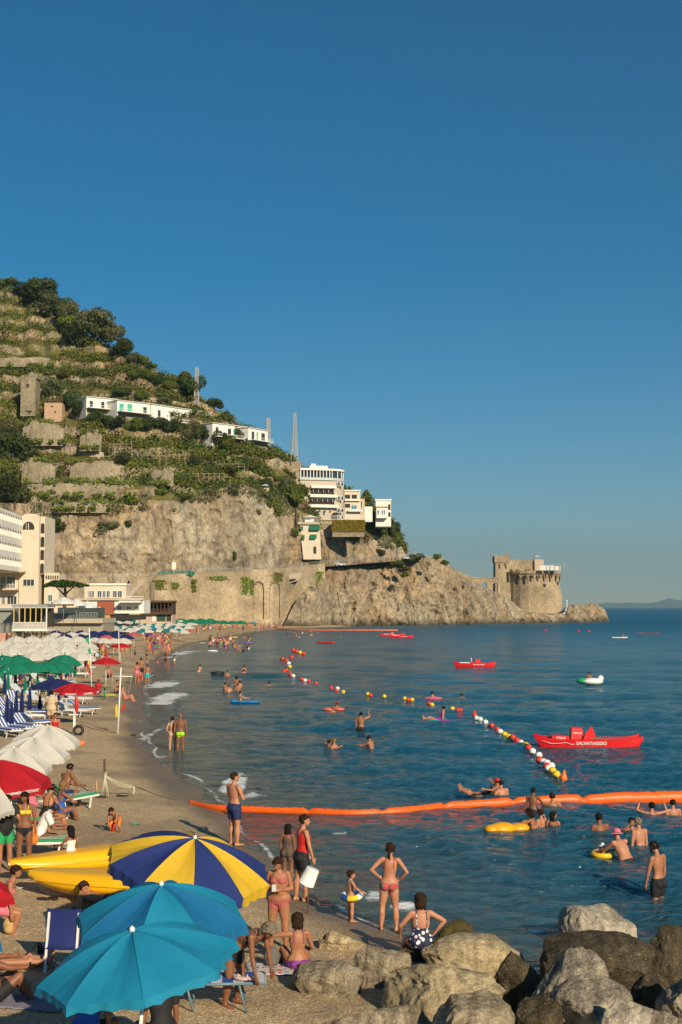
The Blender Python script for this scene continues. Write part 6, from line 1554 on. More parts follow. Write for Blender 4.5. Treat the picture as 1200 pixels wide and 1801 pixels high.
# ================================================================= PARASOLS
def fabric(name, c, rough=.8, var=.08, sc=2, trans=.25):
    m = mat(name, c, rough, var, sc, trans=trans, bump=.35, bdist=.02, bscale=5); return m
FAB = {'white': fabric('white parasol canvas', (.70, .68, .62), .8, .06, 2, trans=.3), 'cream': fabric('cream parasol canvas', (.62, .55, .40), .8, .06, 2, trans=.3), 'green': fabric('green parasol canvas', (.008, .22, .13), .8, .12, 2, trans=.3),
       'navy': fabric('navy parasol canvas', (.012, .022, .11), .8, .12, 2, trans=.2), 'red': fabric('red parasol canvas', (.52, .012, .022), .8, .12, 2, trans=.3), 'sky': fabric('sky blue parasol canvas', (.010, .25, .43), .7, .06, 2, trans=.22),
       'deep': fabric('deep blue parasol canvas', (.008, .155, .36), .7, .06, 2, trans=.22), 'yellow': fabric('yellow parasol canvas', (.72, .46, .03), .75, .06, 2, trans=.2), 'indigo': fabric('indigo parasol canvas', (.018, .036, .17), .75, .1, 2, trans=.15),  # deep blue doubles as the painted shade on the second parasol
       'teal': fabric('teal parasol canvas', (.01, .26, .30), .8, .1, 2, trans=.3), 'pink': fabric('pink parasol canvas', (.62, .11, .14), .8, .1, 2, trans=.3), 'violet': fabric('violet parasol canvas', (.10, .04, .30), .8, .1, 2, trans=.3), 'lime': fabric('lime parasol canvas', (.4, .5, .05), .8, .1, 2, trans=.3)}
def canopy_geo(R_, rise, n, vh, sag=.05, k=5, rs=7, wav=.03, seed=0):
    """canopy + valance mesh builders; returns (canopy, valance, rim)"""
    c = MB(); v = MB(); rr = random.Random(seed)
    for j in range(n):
        V = []; 
        for i in range(rs+1):
            r = i/rs
            for q in range(k+1):
                u = q/k; a = 2*math.pi*(j+u)/n
                ch = math.cos(math.pi/n)/math.cos(2*math.pi*(u-.5)/n)        # straight chords between ribs
                z = rise*(1-r**1.75)-sag*R_*math.sin(math.pi*u)*math.sin(math.pi*min(1, r*.9))*1.3+sag*R_*.5*math.sin(math.pi*u)*r
                rad = R_*r*ch*(1-.018*math.sin(math.pi*u)*r)
                if rs > 4: z += .010*R_*r*math.sin(7*u*math.pi+j*2.3+r*5)*math.sin(math.pi*u)+.006*R_*math.sin(r*19+j*1.7)*math.sin(math.pi*u)*r
                V.append((rad*math.cos(a), rad*math.sin(a), z))
        F = [(i*(k+1)+q, (i+1)*(k+1)+q, (i+1)*(k+1)+q+1, i*(k+1)+q+1) for i in range(rs) for q in range(k)]
        c.add(V, F, j, True)
        rim = V[-(k+1):]; W = []
        for q, p in enumerate(rim):
            o = 1+wav*math.sin(q*2.1+j*1.7); W += [(p[0], p[1], p[2]), (p[0]*o, p[1]*o, p[2]-vh*(1+.10*rr.uniform(-1, 1)))]
        v.add(W, [(q*2, q*2+1, q*2+3, q*2+2) for q in range(k)], j, True)
    return c, v
_pcache = {}
def hubpos(px, py, h):
    r = ray(px, py); ts = np.linspace(5, 600, 6000)/r[1]; x = r[0]*ts; y = r[1]*ts; z = HC+r[2]*ts
    g = gz(x, y)+h; m = np.nonzero(z <= g)[0]; i = m[0] if len(m) else -1
    return Vector((x[i], y[i], z[i])), float(g[i]-h)
def parasol(px, py, wpx, colors, label, group=None, h=2.15, n=8, tilt=(0, 0), rise=.24, vh=.10, rot=0, fancy=True, fixY=None, name='parasol', peak=False):
    """hub pixel, canopy width in pixels; colours repeat round the panels"""
    P, g = hubpos(px, py, h); W = wpx*P.y/FPX; R_ = W/2
    root = empty(name, (P.x, P.y, g), 0, label, 'parasol', group)
    key = (tuple(colors), n, round(rise, 2), fancy, peak)
    T = Matrix.Rotation(R(tilt[0]), 4, 'X') @ Matrix.Rotation(R(tilt[1]), 4, 'Y')
    if key not in _pcache:
        c, v = canopy_geo(1.0, rise*2.0, n, vh/1.0, k=10 if fancy else 2, rs=12 if fancy else 3)
        if peak: c.lathe([(.035, rise*2-.02), (.03, rise*2+.10), (.001, rise*2+.16)], 6, mi=0)
        mats = [FAB[colors[j % len(colors)]] for j in range(n)]
        co = c.build('canopy', mats, root); vo = v.build('valance', mats, root); _pcache[key] = (co.data, vo.data)
        if fancy:
            for o_ in (co,):
                md = None
    else:
        co = link('canopy', _pcache[key][0], (), root); vo = link('valance', _pcache[key][1], (), root)
    hub = Vector((0, 0, h-rise*2*R_)); L = T @ Matrix.Rotation(R(rot), 4, 'Z')
    top = T @ Vector((0, 0, rise*2*R_)); base = Vector((0, 0, h))-top
    for o in (co, vo): o.matrix_local = Matrix.Translation(base) @ L @ Matrix.Scale(R_, 4)
    pm = METALW if fancy else METALW
    b = MB(); b.tube([(0, 0, -.4), base-T @ Vector((0, 0, .35))], .022, 8).tube([base-T @ Vector((0, 0, .36)), base+top*1.0], .02, 8); b.build('pole', pm, root)
    if fancy:
        b = MB(); b.lathe([(.001, -.02), (.035, -.01), (.03, .03), (.012, .05), (.001, .055)], 10); o = b.build('finial', METALW, root); o.matrix_local = Matrix.Translation(Vector((0, 0, h))) @ T
        b = MB()
        for j in range(n):
            a = 2*math.pi*j/n; pts = [Vector((R_*r*math.cos(a), R_*r*math.sin(a), (rise*2*(1-r**1.75))*R_-.015)) for r in (0, .35, .7, .98)]; b.tube([L @ q for q in pts], .006, 5)
        o = b.build('ribs', METALG, root); o.location = base
        b = MB()
        for j in range(n):
            a = 2*math.pi*j/n; b.tube([L @ Vector((R_*r*math.cos(a), R_*r*math.sin(a), (rise*2*(1-r**1.75))*R_+.003)) for r in np.linspace(.03, 1, 9)], .0045, 4)
        o = b.build('seams', FAB[colors[0]], root); o.location = base
    return root
_pr = {}
ORD = ['first', 'second', 'third', 'fourth', 'fifth', 'sixth', 'seventh', 'eighth', 'ninth', 'tenth', 'eleventh', 'twelfth', 'thirteenth', 'fourteenth', 'fifteenth', 'sixteenth', 'seventeenth', 'eighteenth', 'nineteenth', 'twentieth']
TENS = ['', '', 'twenty', 'thirty', 'forty', 'fifty', 'sixty']
def ordinal(i):
    if i < 20: return ORD[i]
    t, u = divmod(i+1, 10)
    return (TENS[t][:-1]+'ieth') if u == 0 else TENS[t]+' '+ORD[u-1]
def closed_parasol(px, py0, py1, c, label, group):
    g = B(px, py1); h = (py1-py0)*g.y/FPX*1.0; r = empty('closed_parasol', g, px*.7, label, 'parasol', group)
    n = 10; V = []; prof = [(.02, h), (.05, h*.93), (.10, h*.65), (.13, h*.38), (.12, h*.30)]; b = MB()
    for (rr, z) in prof:
        for k in range(n*2): a = math.pi*k/n; q = rr*(1 if k % 2 else .66); V.append((q*math.cos(a), q*math.sin(a), z))
    b.add(V, [(i*20+k, i*20+(k+1) % 20, (i+1)*20+(k+1) % 20, (i+1)*20+k) for i in range(4) for k in range(20)]); b.build('folded_canopy', FAB[c], r)
    MB().tube([(0, 0, -.3), (0, 0, h*1.03)], .022, 6).build('pole', METALW, r)
# --- the three large ones in front
parasol(233, 1640, 346, ('sky',), 'nearest sky blue parasol leaning left at the bottom of the picture', None, n=8, tilt=(6, -9), rise=.17, vh=.085, rot=12)
parasol(284, 1557, 300, ('sky', 'deep'), 'blue parasol with shading painted on alternate panels, just behind the nearest blue one', None, n=8, tilt=(7, 0), rise=.20, vh=.12, rot=-8)  # alternate panels get darker cloth to paint in the fold shading
parasol(343, 1475, 290, ('indigo', 'yellow'), 'big yellow and navy striped parasol above the two blue ones', None, n=10, tilt=(9, 11), rise=.17, vh=.12, rot=-9)
# --- left edge ones
def red_sign_parasol(px, py, w, label, txt, sizes):
    r = parasol(px, py, w, ('red',), label, n=8, tilt=(3, 0), rise=.20, vh=.16, rot=22.5)
    return r
red_sign_parasol(-6, 1338, 186, 'red parasol with white SWIMMER ASSISTANT lettering at the left edge', '', 0)
parasol(-34, 1362, 150, ('cream', 'white', 'yellow'), 'cream parasol with yellow bands at the left edge below the red one', n=8, tilt=(4, 18), rise=.30, vh=.10, rot=10)
parasol(-74, 1538, 200, ('red',), 'bright red parasol corner with a white edge low at the left', n=8, tilt=(4, 4), rise=.18, vh=.09)
parasol(-112, 1612, 232, ('deep',), 'blue parasol corner with a white edge at the left below the red corner', n=8, tilt=(3, 4), rise=.18, vh=.09)
for i, (x, y, w_) in enumerate(((84, 1277, 118), (60, 1297, 130), (24, 1316, 138), (-6, 1336, 150))):
    parasol(x, y, w_, ('white',), ['farthest of the four overlapping white parasols on the left', 'second of the four overlapping white parasols on the left', 'third of the four overlapping white parasols on the left', 'nearest of the four overlapping white parasols on the left'][i], 'white parasols in a row towards the camera', tilt=(4, 5), rise=.22, vh=.12, n=8, rot=22.5)
parasol(133, 1202, 84, ('red',), 'red lifeguard parasol with lettering above the white pole and beach chairs', tilt=(2, 0), rise=.15, vh=.12, rot=22.5)
parasol(187, 1157, 50, ('red',), 'red parasol with white marks beside the tall white mast', rise=.17, vh=.1)
parasol(212, 1131, 36, ('red',), 'small red parasol behind the tall white mast', rise=.17, vh=.1, fancy=False)
parasol(98, 1194, 86, ('navy',), 'wide navy parasol behind the red lifeguard parasol', rise=.17, vh=.06)
for (x, y, w_, c, lb) in ((187, 1117, 26, 'pink', 'flat pink parasol over the white row'), (236, 1112, 30, 'pink', 'pink parasol among the standing crowd, right'), (262, 1113, 16, 'violet', 'violet parasol in the middle of the crowd'), (446, 1094, 16, 'sky', 'tiny light blue parasol at the end of the beach'), (397, 1093, 16, 'green', 'last green parasol before the light blue one'), (172, 1103, 18, 'white', 'white parasol beside the first mast'),):
    parasol(x, y, w_, (c,), lb, rise=.17, vh=.08, fancy=False)
PX_GROUPS = [
    ('white', ('white',), 'white parasols on the left beach club', 'white parasol of the %s row, %s from the left', [(1112, [14, 44, 100, 126, 150], 32), (1119, [28, 56, 84, 112, 138], 36), (1127, [6, 34, 64, 92, 120, 148], 42), (1136, [20, 52, 84, 116, 146], 46), (1146, [2, 62, 98, 140], 52)]),
    ('navy', ('navy',), 'navy parasols behind the white ones', 'navy parasol of the %s row, %s from the left', [(1104, [92, 112, 131, 150, 168], 22), (1109, [100, 122, 144, 165, 184, 203], 24), (1115, [118, 140, 160, 182, 204, 222], 26)]),
    ('whitestrip', ('white',), 'white parasols beside the first mast', 'low white parasol of the %s row by the mast, %s from the left', [(1122, [168, 184, 200, 216], 28)]),
    ('teal', ('teal', 'white', 'white'), 'teal and white striped parasols', 'teal and white striped parasol of the %s row, %s from the left', [(1091, [188, 206, 224, 242, 260, 278, 296, 314], 22), (1095.5, [184, 203, 222, 241, 260, 279, 298, 316, 334], 24), (1100, [194, 214, 234, 254, 274, 294, 312, 330], 27), (1105, [206, 230, 254, 276, 298, 318], 30)]),
    ('fargreen', ('green',), 'green parasols at the far end of the beach', 'far green parasol of the %s row, %s from the left', [(1088, [232, 254, 276, 300, 318, 336, 354, 372], 22), (1091, [308, 326, 344, 362, 380, 396, 410, 422], 20)]),
    ('green', ('green',), 'green parasols of the near beach club', 'green parasol of the %s near row, %s from the left', [(1152, [2, 33, 114], 54), (1164, [20, 52, 78, 96], 58)]),
]
for key, cols, grp, lab, rows in PX_GROUPS:
    rn = ['back', 'second', 'third', 'fourth', 'front'] if len(rows) > 3 else (['back', 'middle', 'front'] if len(rows) == 3 else ['back', 'front'] if len(rows) == 2 else ['single'])
    for ri, (y, xs, w_) in enumerate(rows):
        for i, x in enumerate(xs):
            parasol(x+random.uniform(-2, 2), y+random.uniform(-.8, .8), w_*1.18*random.uniform(.92, 1.08), cols, lab % (rn[ri], ordinal(i)), grp, rise=.22 if key != 'teal' else .15, vh=.09, fancy=False, n=8 if key != 'teal' else 6, rot=random.uniform(0, 45), peak=(key in ('white', 'green')), tilt=(random.uniform(-3, 5), random.uniform(-4, 6)))
for i, (x, a, b_, c) in enumerate(((12, 1222, 1292, 'navy'), (28, 1214, 1280, 'navy'), (38, 1212, 1276, 'navy'), (52, 1208, 1266, 'navy'), (8, 1183, 1238, 'navy'), (116, 1196, 1240, 'navy'), (3, 1160, 1210, 'green'), (27, 1176, 1220, 'green'), (14, 1178, 1226, 'green'), (53, 1184, 1216, 'green'), (107, 1160, 1196, 'green'), (123, 1162, 1196, 'green'), (84, 1170, 1206, 'green'), (44, 1190, 1230, 'green'), (66, 1186, 1222, 'green'), (97, 1176, 1210, 'green'), (132, 1168, 1200, 'green'), (70, 1222, 1262, 'navy'), (86, 1208, 1246, 'navy'), (20, 1234, 1290, 'navy'), (103, 1216, 1250, 'navy'))):
    closed_parasol(x, a, b_, c, 'closed %s parasol, %s from the front left' % (c, ordinal(i)), 'closed parasols')

# ================================================================= TEXT
def text_mesh(body, size, m, name='lettering', parent=None, M=None, ext=.004):
    cu = bpy.data.curves.new('t', 'FONT'); cu.body = body; cu.size = size; cu.extrude = ext; cu.align_x = 'CENTER'; cu.align_y = 'CENTER'; cu.offset = size*.012
    o = bpy.data.objects.new('t', cu); COL.objects.link(o); dg = bpy.context.evaluated_depsgraph_get(); dg.update()
    me = bpy.data.meshes.new_from_object(o.evaluated_get(dg)); bpy.data.objects.remove(o); bpy.data.curves.remove(cu); me.materials.clear()
    t = link(name, me, m, parent)
    if M is not None: t.matrix_local = M
    return t
LETW = mat('white lettering', (.75, .73, .70), .7, .05, 5)
def find(label): return next(o for o in bpy.data.objects if o.get('label', '').startswith(label))
def valance_text(par, n, idxs, texts, size, rot, R_, zoff):
    co = next(c for c in par.children if c.name.startswith('valance')); M0 = co.matrix_basis.copy(); s = M0.to_scale()[0]; M0 = M0 @ Matrix.Scale(1/s, 4)
    for j, tx in zip(idxs, texts):
        a = 2*math.pi*(j+.5)/n; rad = s*math.cos(math.pi/n)*1.012
        L = Matrix.Translation((rad*math.cos(a), rad*math.sin(a), zoff)) @ Matrix.Rotation(a+math.pi/2, 4, 'Z') @ Matrix.Rotation(math.pi/2, 4, 'X')
        text_mesh(tx, size, LETW, 'lettering', par, M0 @ L)
p_ = find('red parasol with white SWIMMER'); valance_text(p_, 8, (5, 6), ('SWIMMER ASSISTANT', 'SWIMMER ASSISTANT'), .088, 22.5, 1, -.085)
p_ = find('red lifeguard parasol'); valance_text(p_, 8, (5, 6, 7, 4), ('BAGNINO', 'SWIMMER', 'ASSISTANT', 'ASSISTANT'), .12, 22.5, 1, -.07)

# ================================================================= SUNBEDS
def make_sunbed(m1, m2):
    r = empty('sunbed', (0, 0, 0), 0)
    f = MB(); f.box((-.31, 0, .34), (.045, 1.9, .05)).box((.31, 0, .34), (.045, 1.9, .05)).box((0, -.93, .34), (.66, .045, .05)).box((0, .93, .34), (.66, .045, .05))
    f.build('frame', METALW, r)
    for sy in (-.62, .55):
        for sx in (-.30, .30): MB().bar((sx, sy, .32), (sx*1.05, sy+(.08 if sy < 0 else -.08), 0), .04).build('leg', METALW, r)
    b = MB(); w_ = .6/7
    for i in range(7): b.box((-.3+w_*(i+.5), -.28, .40), (w_, 1.25, .055), mi=i % 2)
    b.build('mattress', [m1, m2], r)
    b = MB(); M = Matrix.Rotation(R(38), 3, 'X')
    for i in range(7): b.box(M @ Vector((0, .35, .03))+Vector((-.3+w_*(i+.5), .36, .37)), (w_, .70, .05), M=M, mi=i % 2)
    b.build('backrest', [m1, m2], r)
    return r
NB = mat('royal blue canvas', (.02, .08, .30), .8, .1, 4); WB = mat('white canvas strip', (.66, .66, .64), .8, .06, 4); GB = mat('green canvas strip', (.02, .25, .10), .8, .1, 4); RB = mat('salmon canvas', (.50, .16, .12), .8, .1, 4)
SB = {'blue': make_sunbed(NB, WB), 'white': make_sunbed(WB, mat('pale blue canvas', (.35, .45, .52), .8, .1, 4)), 'green': make_sunbed(GB, WB)}
_su = set()
def sunbed(px, py, rz, kind, label, group='sunbeds on the beach'):
    o = SB[kind] if kind not in _su else copy_tree(SB[kind]); _su.add(kind); g = B(px, py); o.location = g; o.rotation_euler = (0, 0, R(rz)); tag(o, label, 'sunbed', group); return o
BEDS = [(12, 1296, 50, 'blue'), (30, 1292, 60, 'blue'), (46, 1287, 55, 'blue'), (4, 1276, 40, 'blue'), (66, 1282, 120, 'blue'), (20, 1268, 50, 'blue'), (74, 1262, 80, 'blue'), (60, 1270, 100, 'white'), (10, 1252, 60, 'blue'), (40, 1254, 70, 'blue'), (148, 1256, 95, 'blue'), (128, 1260, 80, 'white'), (112, 1248, 60, 'white'),
        (24, 1240, 40, 'blue'), (70, 1240, 70, 'white'), (135, 1238, 80, 'white'), (40, 1226, 60, 'white'), (64, 1220, 50, 'white'), (140, 1192, 80, 'white'), (150, 1180, 70, 'white'), (132, 1176, 60, 'white'), (100, 1200, 50, 'white'), (70, 1202, 60, 'white'), (44, 1200, 60, 'white'), (20, 1204, 40, 'white'), (158, 1168, 70, 'white'), (146, 1162, 60, 'white'), (120, 1178, 60, 'white'), (30, 1214, 60, 'white'), (88, 1214, 60, 'white'), (110, 1206, 70, 'blue'), (6, 1214, 50, 'white'), (172, 1150, 60, 'white'), (160, 1156, 40, 'white'), (176, 1160, 60, 'white'), (180, 1142, 60, 'blue')]
for i, (a, b_, c, d) in enumerate(sorted(BEDS, key=lambda t: -t[1])): sunbed(a, b_, c+random.uniform(-12, 12), d, '%s striped sunbed on the left beach, %s nearest the camera' % (d, ordinal(i)))
sunbed(122, 1424, 150, 'green', 'green and white striped sunbed behind the seated couple', None); sunbed(62, 1505, 95, 'green', 'green and white sunbed under the man with the dark cap', None)
def deckbed_near():
    # grey-blue folding sunbed to the right of the blue parasol
    g = B(412, 1776); r = empty('folding_sunbed', g+Vector((-.28, .05, 0)), R(4), 'grey blue folding sunbed with striped cloth under the bending woman', 'sunbed')
    BM = mat('blue grey lacquered tube', (.12, .20, .24), .4, .1, 5)
    f = MB(); L0, L1 = -.75, .72; z = .43
    for y in (-.28, .28): f.tube([(L0, y, z), (L1, y, z)], .022, 8)
    f.tube([(L1, -.28, z), (L1, .28, z)], .022, 8); f.tube([(L0, -.28, z), (L0, .28, z)], .022, 8); f.build('frame', BM, r)
    for x in (-.42, .34):
        for y in (-.26, .26): MB().tube([(x, y, z), (x+.12, y, 0)], .017, 8).build('leg', BM, r)
    b = MB(); 
    for i in range(9): b.box((L0+.08+.16*i+.08-.03, 0, z+.012), (.159, .52, .016), mi=i % 2)
    b.build('cloth', [mat('striped cloth pale', (.55, .55, .58), .8, .08, 5), NB], r)
    sh = MB()
    for k, dx in ((0, 0), (1, .14)): 
        o = MB().ell((0, 0, .035), (.055, .13, .03), 12, 8).tube([(-.04, .02, .05), (0, .05, .085), (.04, .02, .05)], .014, 6).build('sandal', mat('pale pink sandal', (.60, .42, .40), .7, .1, 6)); o.location = g+Vector((.10+dx, -.12, z+.02)); o.rotation_euler = (0, 0, R(60)); tag(o, ['left one of two pale sandals lying on the folding sunbed', 'right one of two pale sandals lying on the folding sunbed'][k], 'sandal', 'pair of sandals')
deckbed_near()
def deckchair():
    g = B(104, 1712); r = empty('deck_chair', g, R(-8), 'navy canvas deck chair with white frame seen from behind left of the blue parasols', 'chair')
    for x in (-.24, .27):
        MB().bar((x, 0, 0), (x*.98, .16, .92), .035, .028).build('rear_post', METALW, r); MB().bar((x, .02, .03), (x, .55, .40), .03).build('leg', METALW, r)
    V = []; 
    for i in range(9):
        t = i/8; z = .98-.62*t; y = .17-.12*t+.05*math.sin(math.pi*t)
        for q in range(5): u = q/4; V.append((-.28+.58*u, y-.03*math.sin(math.pi*u), z-.015*math.sin(math.pi*u)*(1 if i == 0 else 0)))
    for i in range(1, 5): 
        for q in range(5): u = q/4; V.append((-.28+.58*u, .08+.14*i, .34-.03*math.sin(i)))
    MB().add(V, [(i*5+q, i*5+q+1, i*5+q+6, i*5+q+5) for i in range(12) for q in range(4)], smooth=True).build('canvas', mat('navy sling canvas', (.012, .022, .13), .8, .12, 6), r)
deckchair()

# ================================================================= KAYAKS
YK = mat('yellow moulded hull', (.80, .42, .008), .38, .07, 1.4)
def kayak(bow, stern, w_, h_, label, seed=0):
    L = (stern-bow).length; d = (stern-bow).normalized(); ang = math.atan2(d.y, d.x)
    r = empty('kayak', bow, ang, label, 'kayak', 'yellow kayaks on the beach'); b = MB(); n = 40; m = 22; V = []
    for i in range(n+1):
        t = i/n; x = L*t; ww = w_/2*max(.04, math.sin(math.pi*min(1, (t*.92+.03)))**.62); kz = h_*(.10+.55*abs(2*t-1)**3.0); hh = h_*(1-.10*abs(2*t-1)**2)
        for k in range(m):
            a = 2*math.pi*k/m; c_, s_ = math.cos(a), math.sin(a)
            y = ww*math.copysign(abs(c_)**.72, c_); z = (kz+hh)/2+(hh-kz)/2*math.copysign(abs(s_)**.8, s_)
            if s_ < 0: y *= 1-.30*abs(s_)
            if abs(s_) < .22: y *= 1.05                      # gunwale ridge
            z += .03*math.exp(-((abs(c_)-.55)/.15)**2)*(s_ > .3)
            V.append((x, y, z))
    b.add(V, [(i*m+k, i*m+(k+1) % m, (i+1)*m+(k+1) % m, (i+1)*m+k) for i in range(n) for k in range(m)]+[list(range(m))[::-1], [n*m+k for k in range(m)]], smooth=True)
    b.build('hull', YK, r)
    MB().tube([(L*t, w_/2*math.sin(math.pi*min(1, t*.92+.03))**.62*sgn*1.02, h_*(.62+.05*math.sin(3*t))) for sgn in (-1,) for t in np.linspace(.05, .95, 24)], .022, 8).build('side_ridge', YK, r)
    MB().tube([(.02, 0, h_*.75), (.0, -.06, h_*.78)], .03, 8).build('bow_fitting', METALW, r)
    return r
def kp(px, py, z): 
    g = B(px, py); return D(px, py, g.y) if False else g
a = B(15, 1556); a = Vector((a.x, a.y, a.z)); b2 = B(330, 1534)
kayak(a+Vector((0, 0, .0)), b2, .98, .56, 'rear yellow kayak with its bow pointing left')
a = B(52, 1571); b2 = B(322, 1606); kayak(a, b2, 1.02, .54, 'front yellow kayak half hidden by the striped parasol')
def rope(pts, r_, m, label, name='rope', cat='rope'):
    o = MB().tube(pts, r_, 6).build(name, m); tag(o, label, cat); return o
ROPEM = mat('pale rope', (.52, .47, .34), .9, .15, 20); ROPED = mat('dark rope', (.07, .06, .05), .9, .15, 20)
def groundrope(px_pts, dz=.02, first=None):
    P = [B(a, b_)+Vector((0, 0, dz)) for a, b_ in px_pts]; Q = []
    for i in range(len(P)-1):
        for k in range(4): Q.append(P[i].lerp(P[i+1], k/4))
    Q.append(P[-1])
    if first is not None: Q = [first]+Q[1:]
    return Q
rope(groundrope([(18, 1545), (22, 1558), (32, 1564), (42, 1563), (50, 1566)]), .014, ROPEM, 'pale mooring rope hanging from the rear kayak bow to the sand')
rope(groundrope([(66, 1560), (72, 1567), (86, 1574), (108, 1577), (126, 1577)]), .014, ROPEM, 'pale mooring rope trailing from the front kayak bow')

# ================================================================= BOULDERS
def rock_tone(name, c, dark=.5, sp=.5, moss=None):
    if name in MATS: return MATS[name]
    k = NT(name); co = k.coord(); n1 = k.noise(1.1, 6, co, .6); n2 = k.noise(5, 7, co, .75); n3 = k.noise(26, 4, co, .75)
    col = k.ramp(n1, [(.3, [x*dark for x in c]), (.5, c), (.72, [min(1, x*1.25) for x in c])])
    col = k.mix(.85, col, k.ramp(n2, [(.34, .28), (.5, .95), (.68, 1.25)]), 'MULTIPLY')
    col = k.mix(sp, col, k.ramp(n3, [(.36, .35), (.5, 1.0), (.68, 1.6)]), 'MULTIPLY')
    vo = k.n('ShaderNodeTexVoronoi'); vo.inputs['Scale'].default_value = 16; k.l(co, vo.inputs['Vector'])
    fl = k.ramp(vo.outputs['Distance'], [(.10, 1), (.16, 0)]); col = k.mix(k.math('MULTIPLY', fl, .55), col, (.62, .55, .45))
    wv = k.n('ShaderNodeTexWave'); wv.inputs['Scale'].default_value = 1.1; wv.inputs['Distortion'].default_value = 9; wv.inputs['Detail'].default_value = 4; k.l(co, wv.inputs['Vector'])
    col = k.mix(.30, col, k.ramp(wv.outputs['Fac'], [(.25, .55), (.6, 1.15)]), 'MULTIPLY')
    if moss: col = k.mix(k.ramp(k.noise(2.2, 5, co, .7), [(.44, 0), (.58, .85)]), col, moss)
    k.set(base=col, rough=.93, spec=.2, normal=k.bump(k.math('ADD', k.math('ADD', k.math('MULTIPLY', n2, 1.6), k.math('MULTIPLY', n3, .5)), k.math('MULTIPLY', wv.outputs['Fac'], .25)), .9, .10))
    MATS[name] = k.m; return k.m
RK = {'pale': rock_tone('pale conglomerate rock', (.56, .49, .38), .75), 'dark': rock_tone('dark wet looking rock', (.115, .092, .055), .45, .7), 'gold': rock_tone('golden limestone', (.56, .45, .27), .6, .45), 'grey': rock_tone('grey brown rock', (.43, .365, .27), .5, .7),
      'sandy': rock_tone('sandy rock', (.40, .33, .225), .75, .6), 'moss': rock_tone('mossy rock', (.16, .12, .04), .4, .6, (.035, .045, .012))}
def boulder(x0, x1, y0, y1, tone, label, seed, deep=1.0, base=None, blocky=.8, shape=None, rot=0):
    """outline box in photo pixels; stands on the beach / sea bed"""
    g = B((x0+x1)/2, min(base or y1, 1990)); Y = g.y; m = Y/FPX; W = (x1-x0)*m/2; 
    c = D((x0+x1)/2, (y0+y1)/2, Y+W*deep*.55); m = c.y/FPX; W = (x1-x0)*m/2; Hh = (y1-y0)*m/2
    bm = bmesh.new(); bmesh.ops.create_icosphere(bm, subdivisions=6, radius=1.0); V = np.array([v.co[:] for v in bm.verts]); Fc = np.array([[v.index for v in f.verts] for f in bm.faces]); bm.free()
    S = np.sign(V)*np.abs(V)**blocky; V = S/np.maximum(1e-6, np.linalg.norm(S, axis=1)**.55)[:, None]
    rg = np.random.default_rng(seed)
    for i in range(13):                                    # facets
        d = rg.normal(size=3); d /= np.linalg.norm(d); lim = .50+.36*rg.random(); q = V@d; ex = np.clip(q-lim, 0, None); V = V-d*(ex*.95)[:, None]
    n = V/np.linalg.norm(V, axis=1)[:, None]; o = seed*13.7
    V = V+n*(fbm(V+o, .9, 3, seed)*.12+fbm(V+o, .42, 4, seed+3, .6, True)*.075+fbm(V+o, .09, 3, seed+5, .6)*.03)[:, None]
    if shape is not None: V = shape(V)
    mn, mx = V.min(0), V.max(0); V = (V-(mn+mx)/2)/((mx-mn)/2)
    # extend downward so it is rooted
    zz = V[:, 2]; V = V*[W, W*deep, Hh]; low = (c.z-Hh)-(gnd(c.x, c.y)-.5); V[:, 2] = np.where(zz < 0, V[:, 2]*(1+max(0, low)/Hh), V[:, 2])
    o = link('boulder', np_mesh('boulder', V, Fc), RK[tone]); o.location = c; o.rotation_euler = (0, 0, R(rot)); tag(o, label, 'boulder', 'boulders of the breakwater'); return o
def wedge(k): return lambda V: np.stack([V[:, 0], V[:, 1], V[:, 2]*(1-k*V[:, 0]*.5)-k*.25*V[:, 0]], 1)
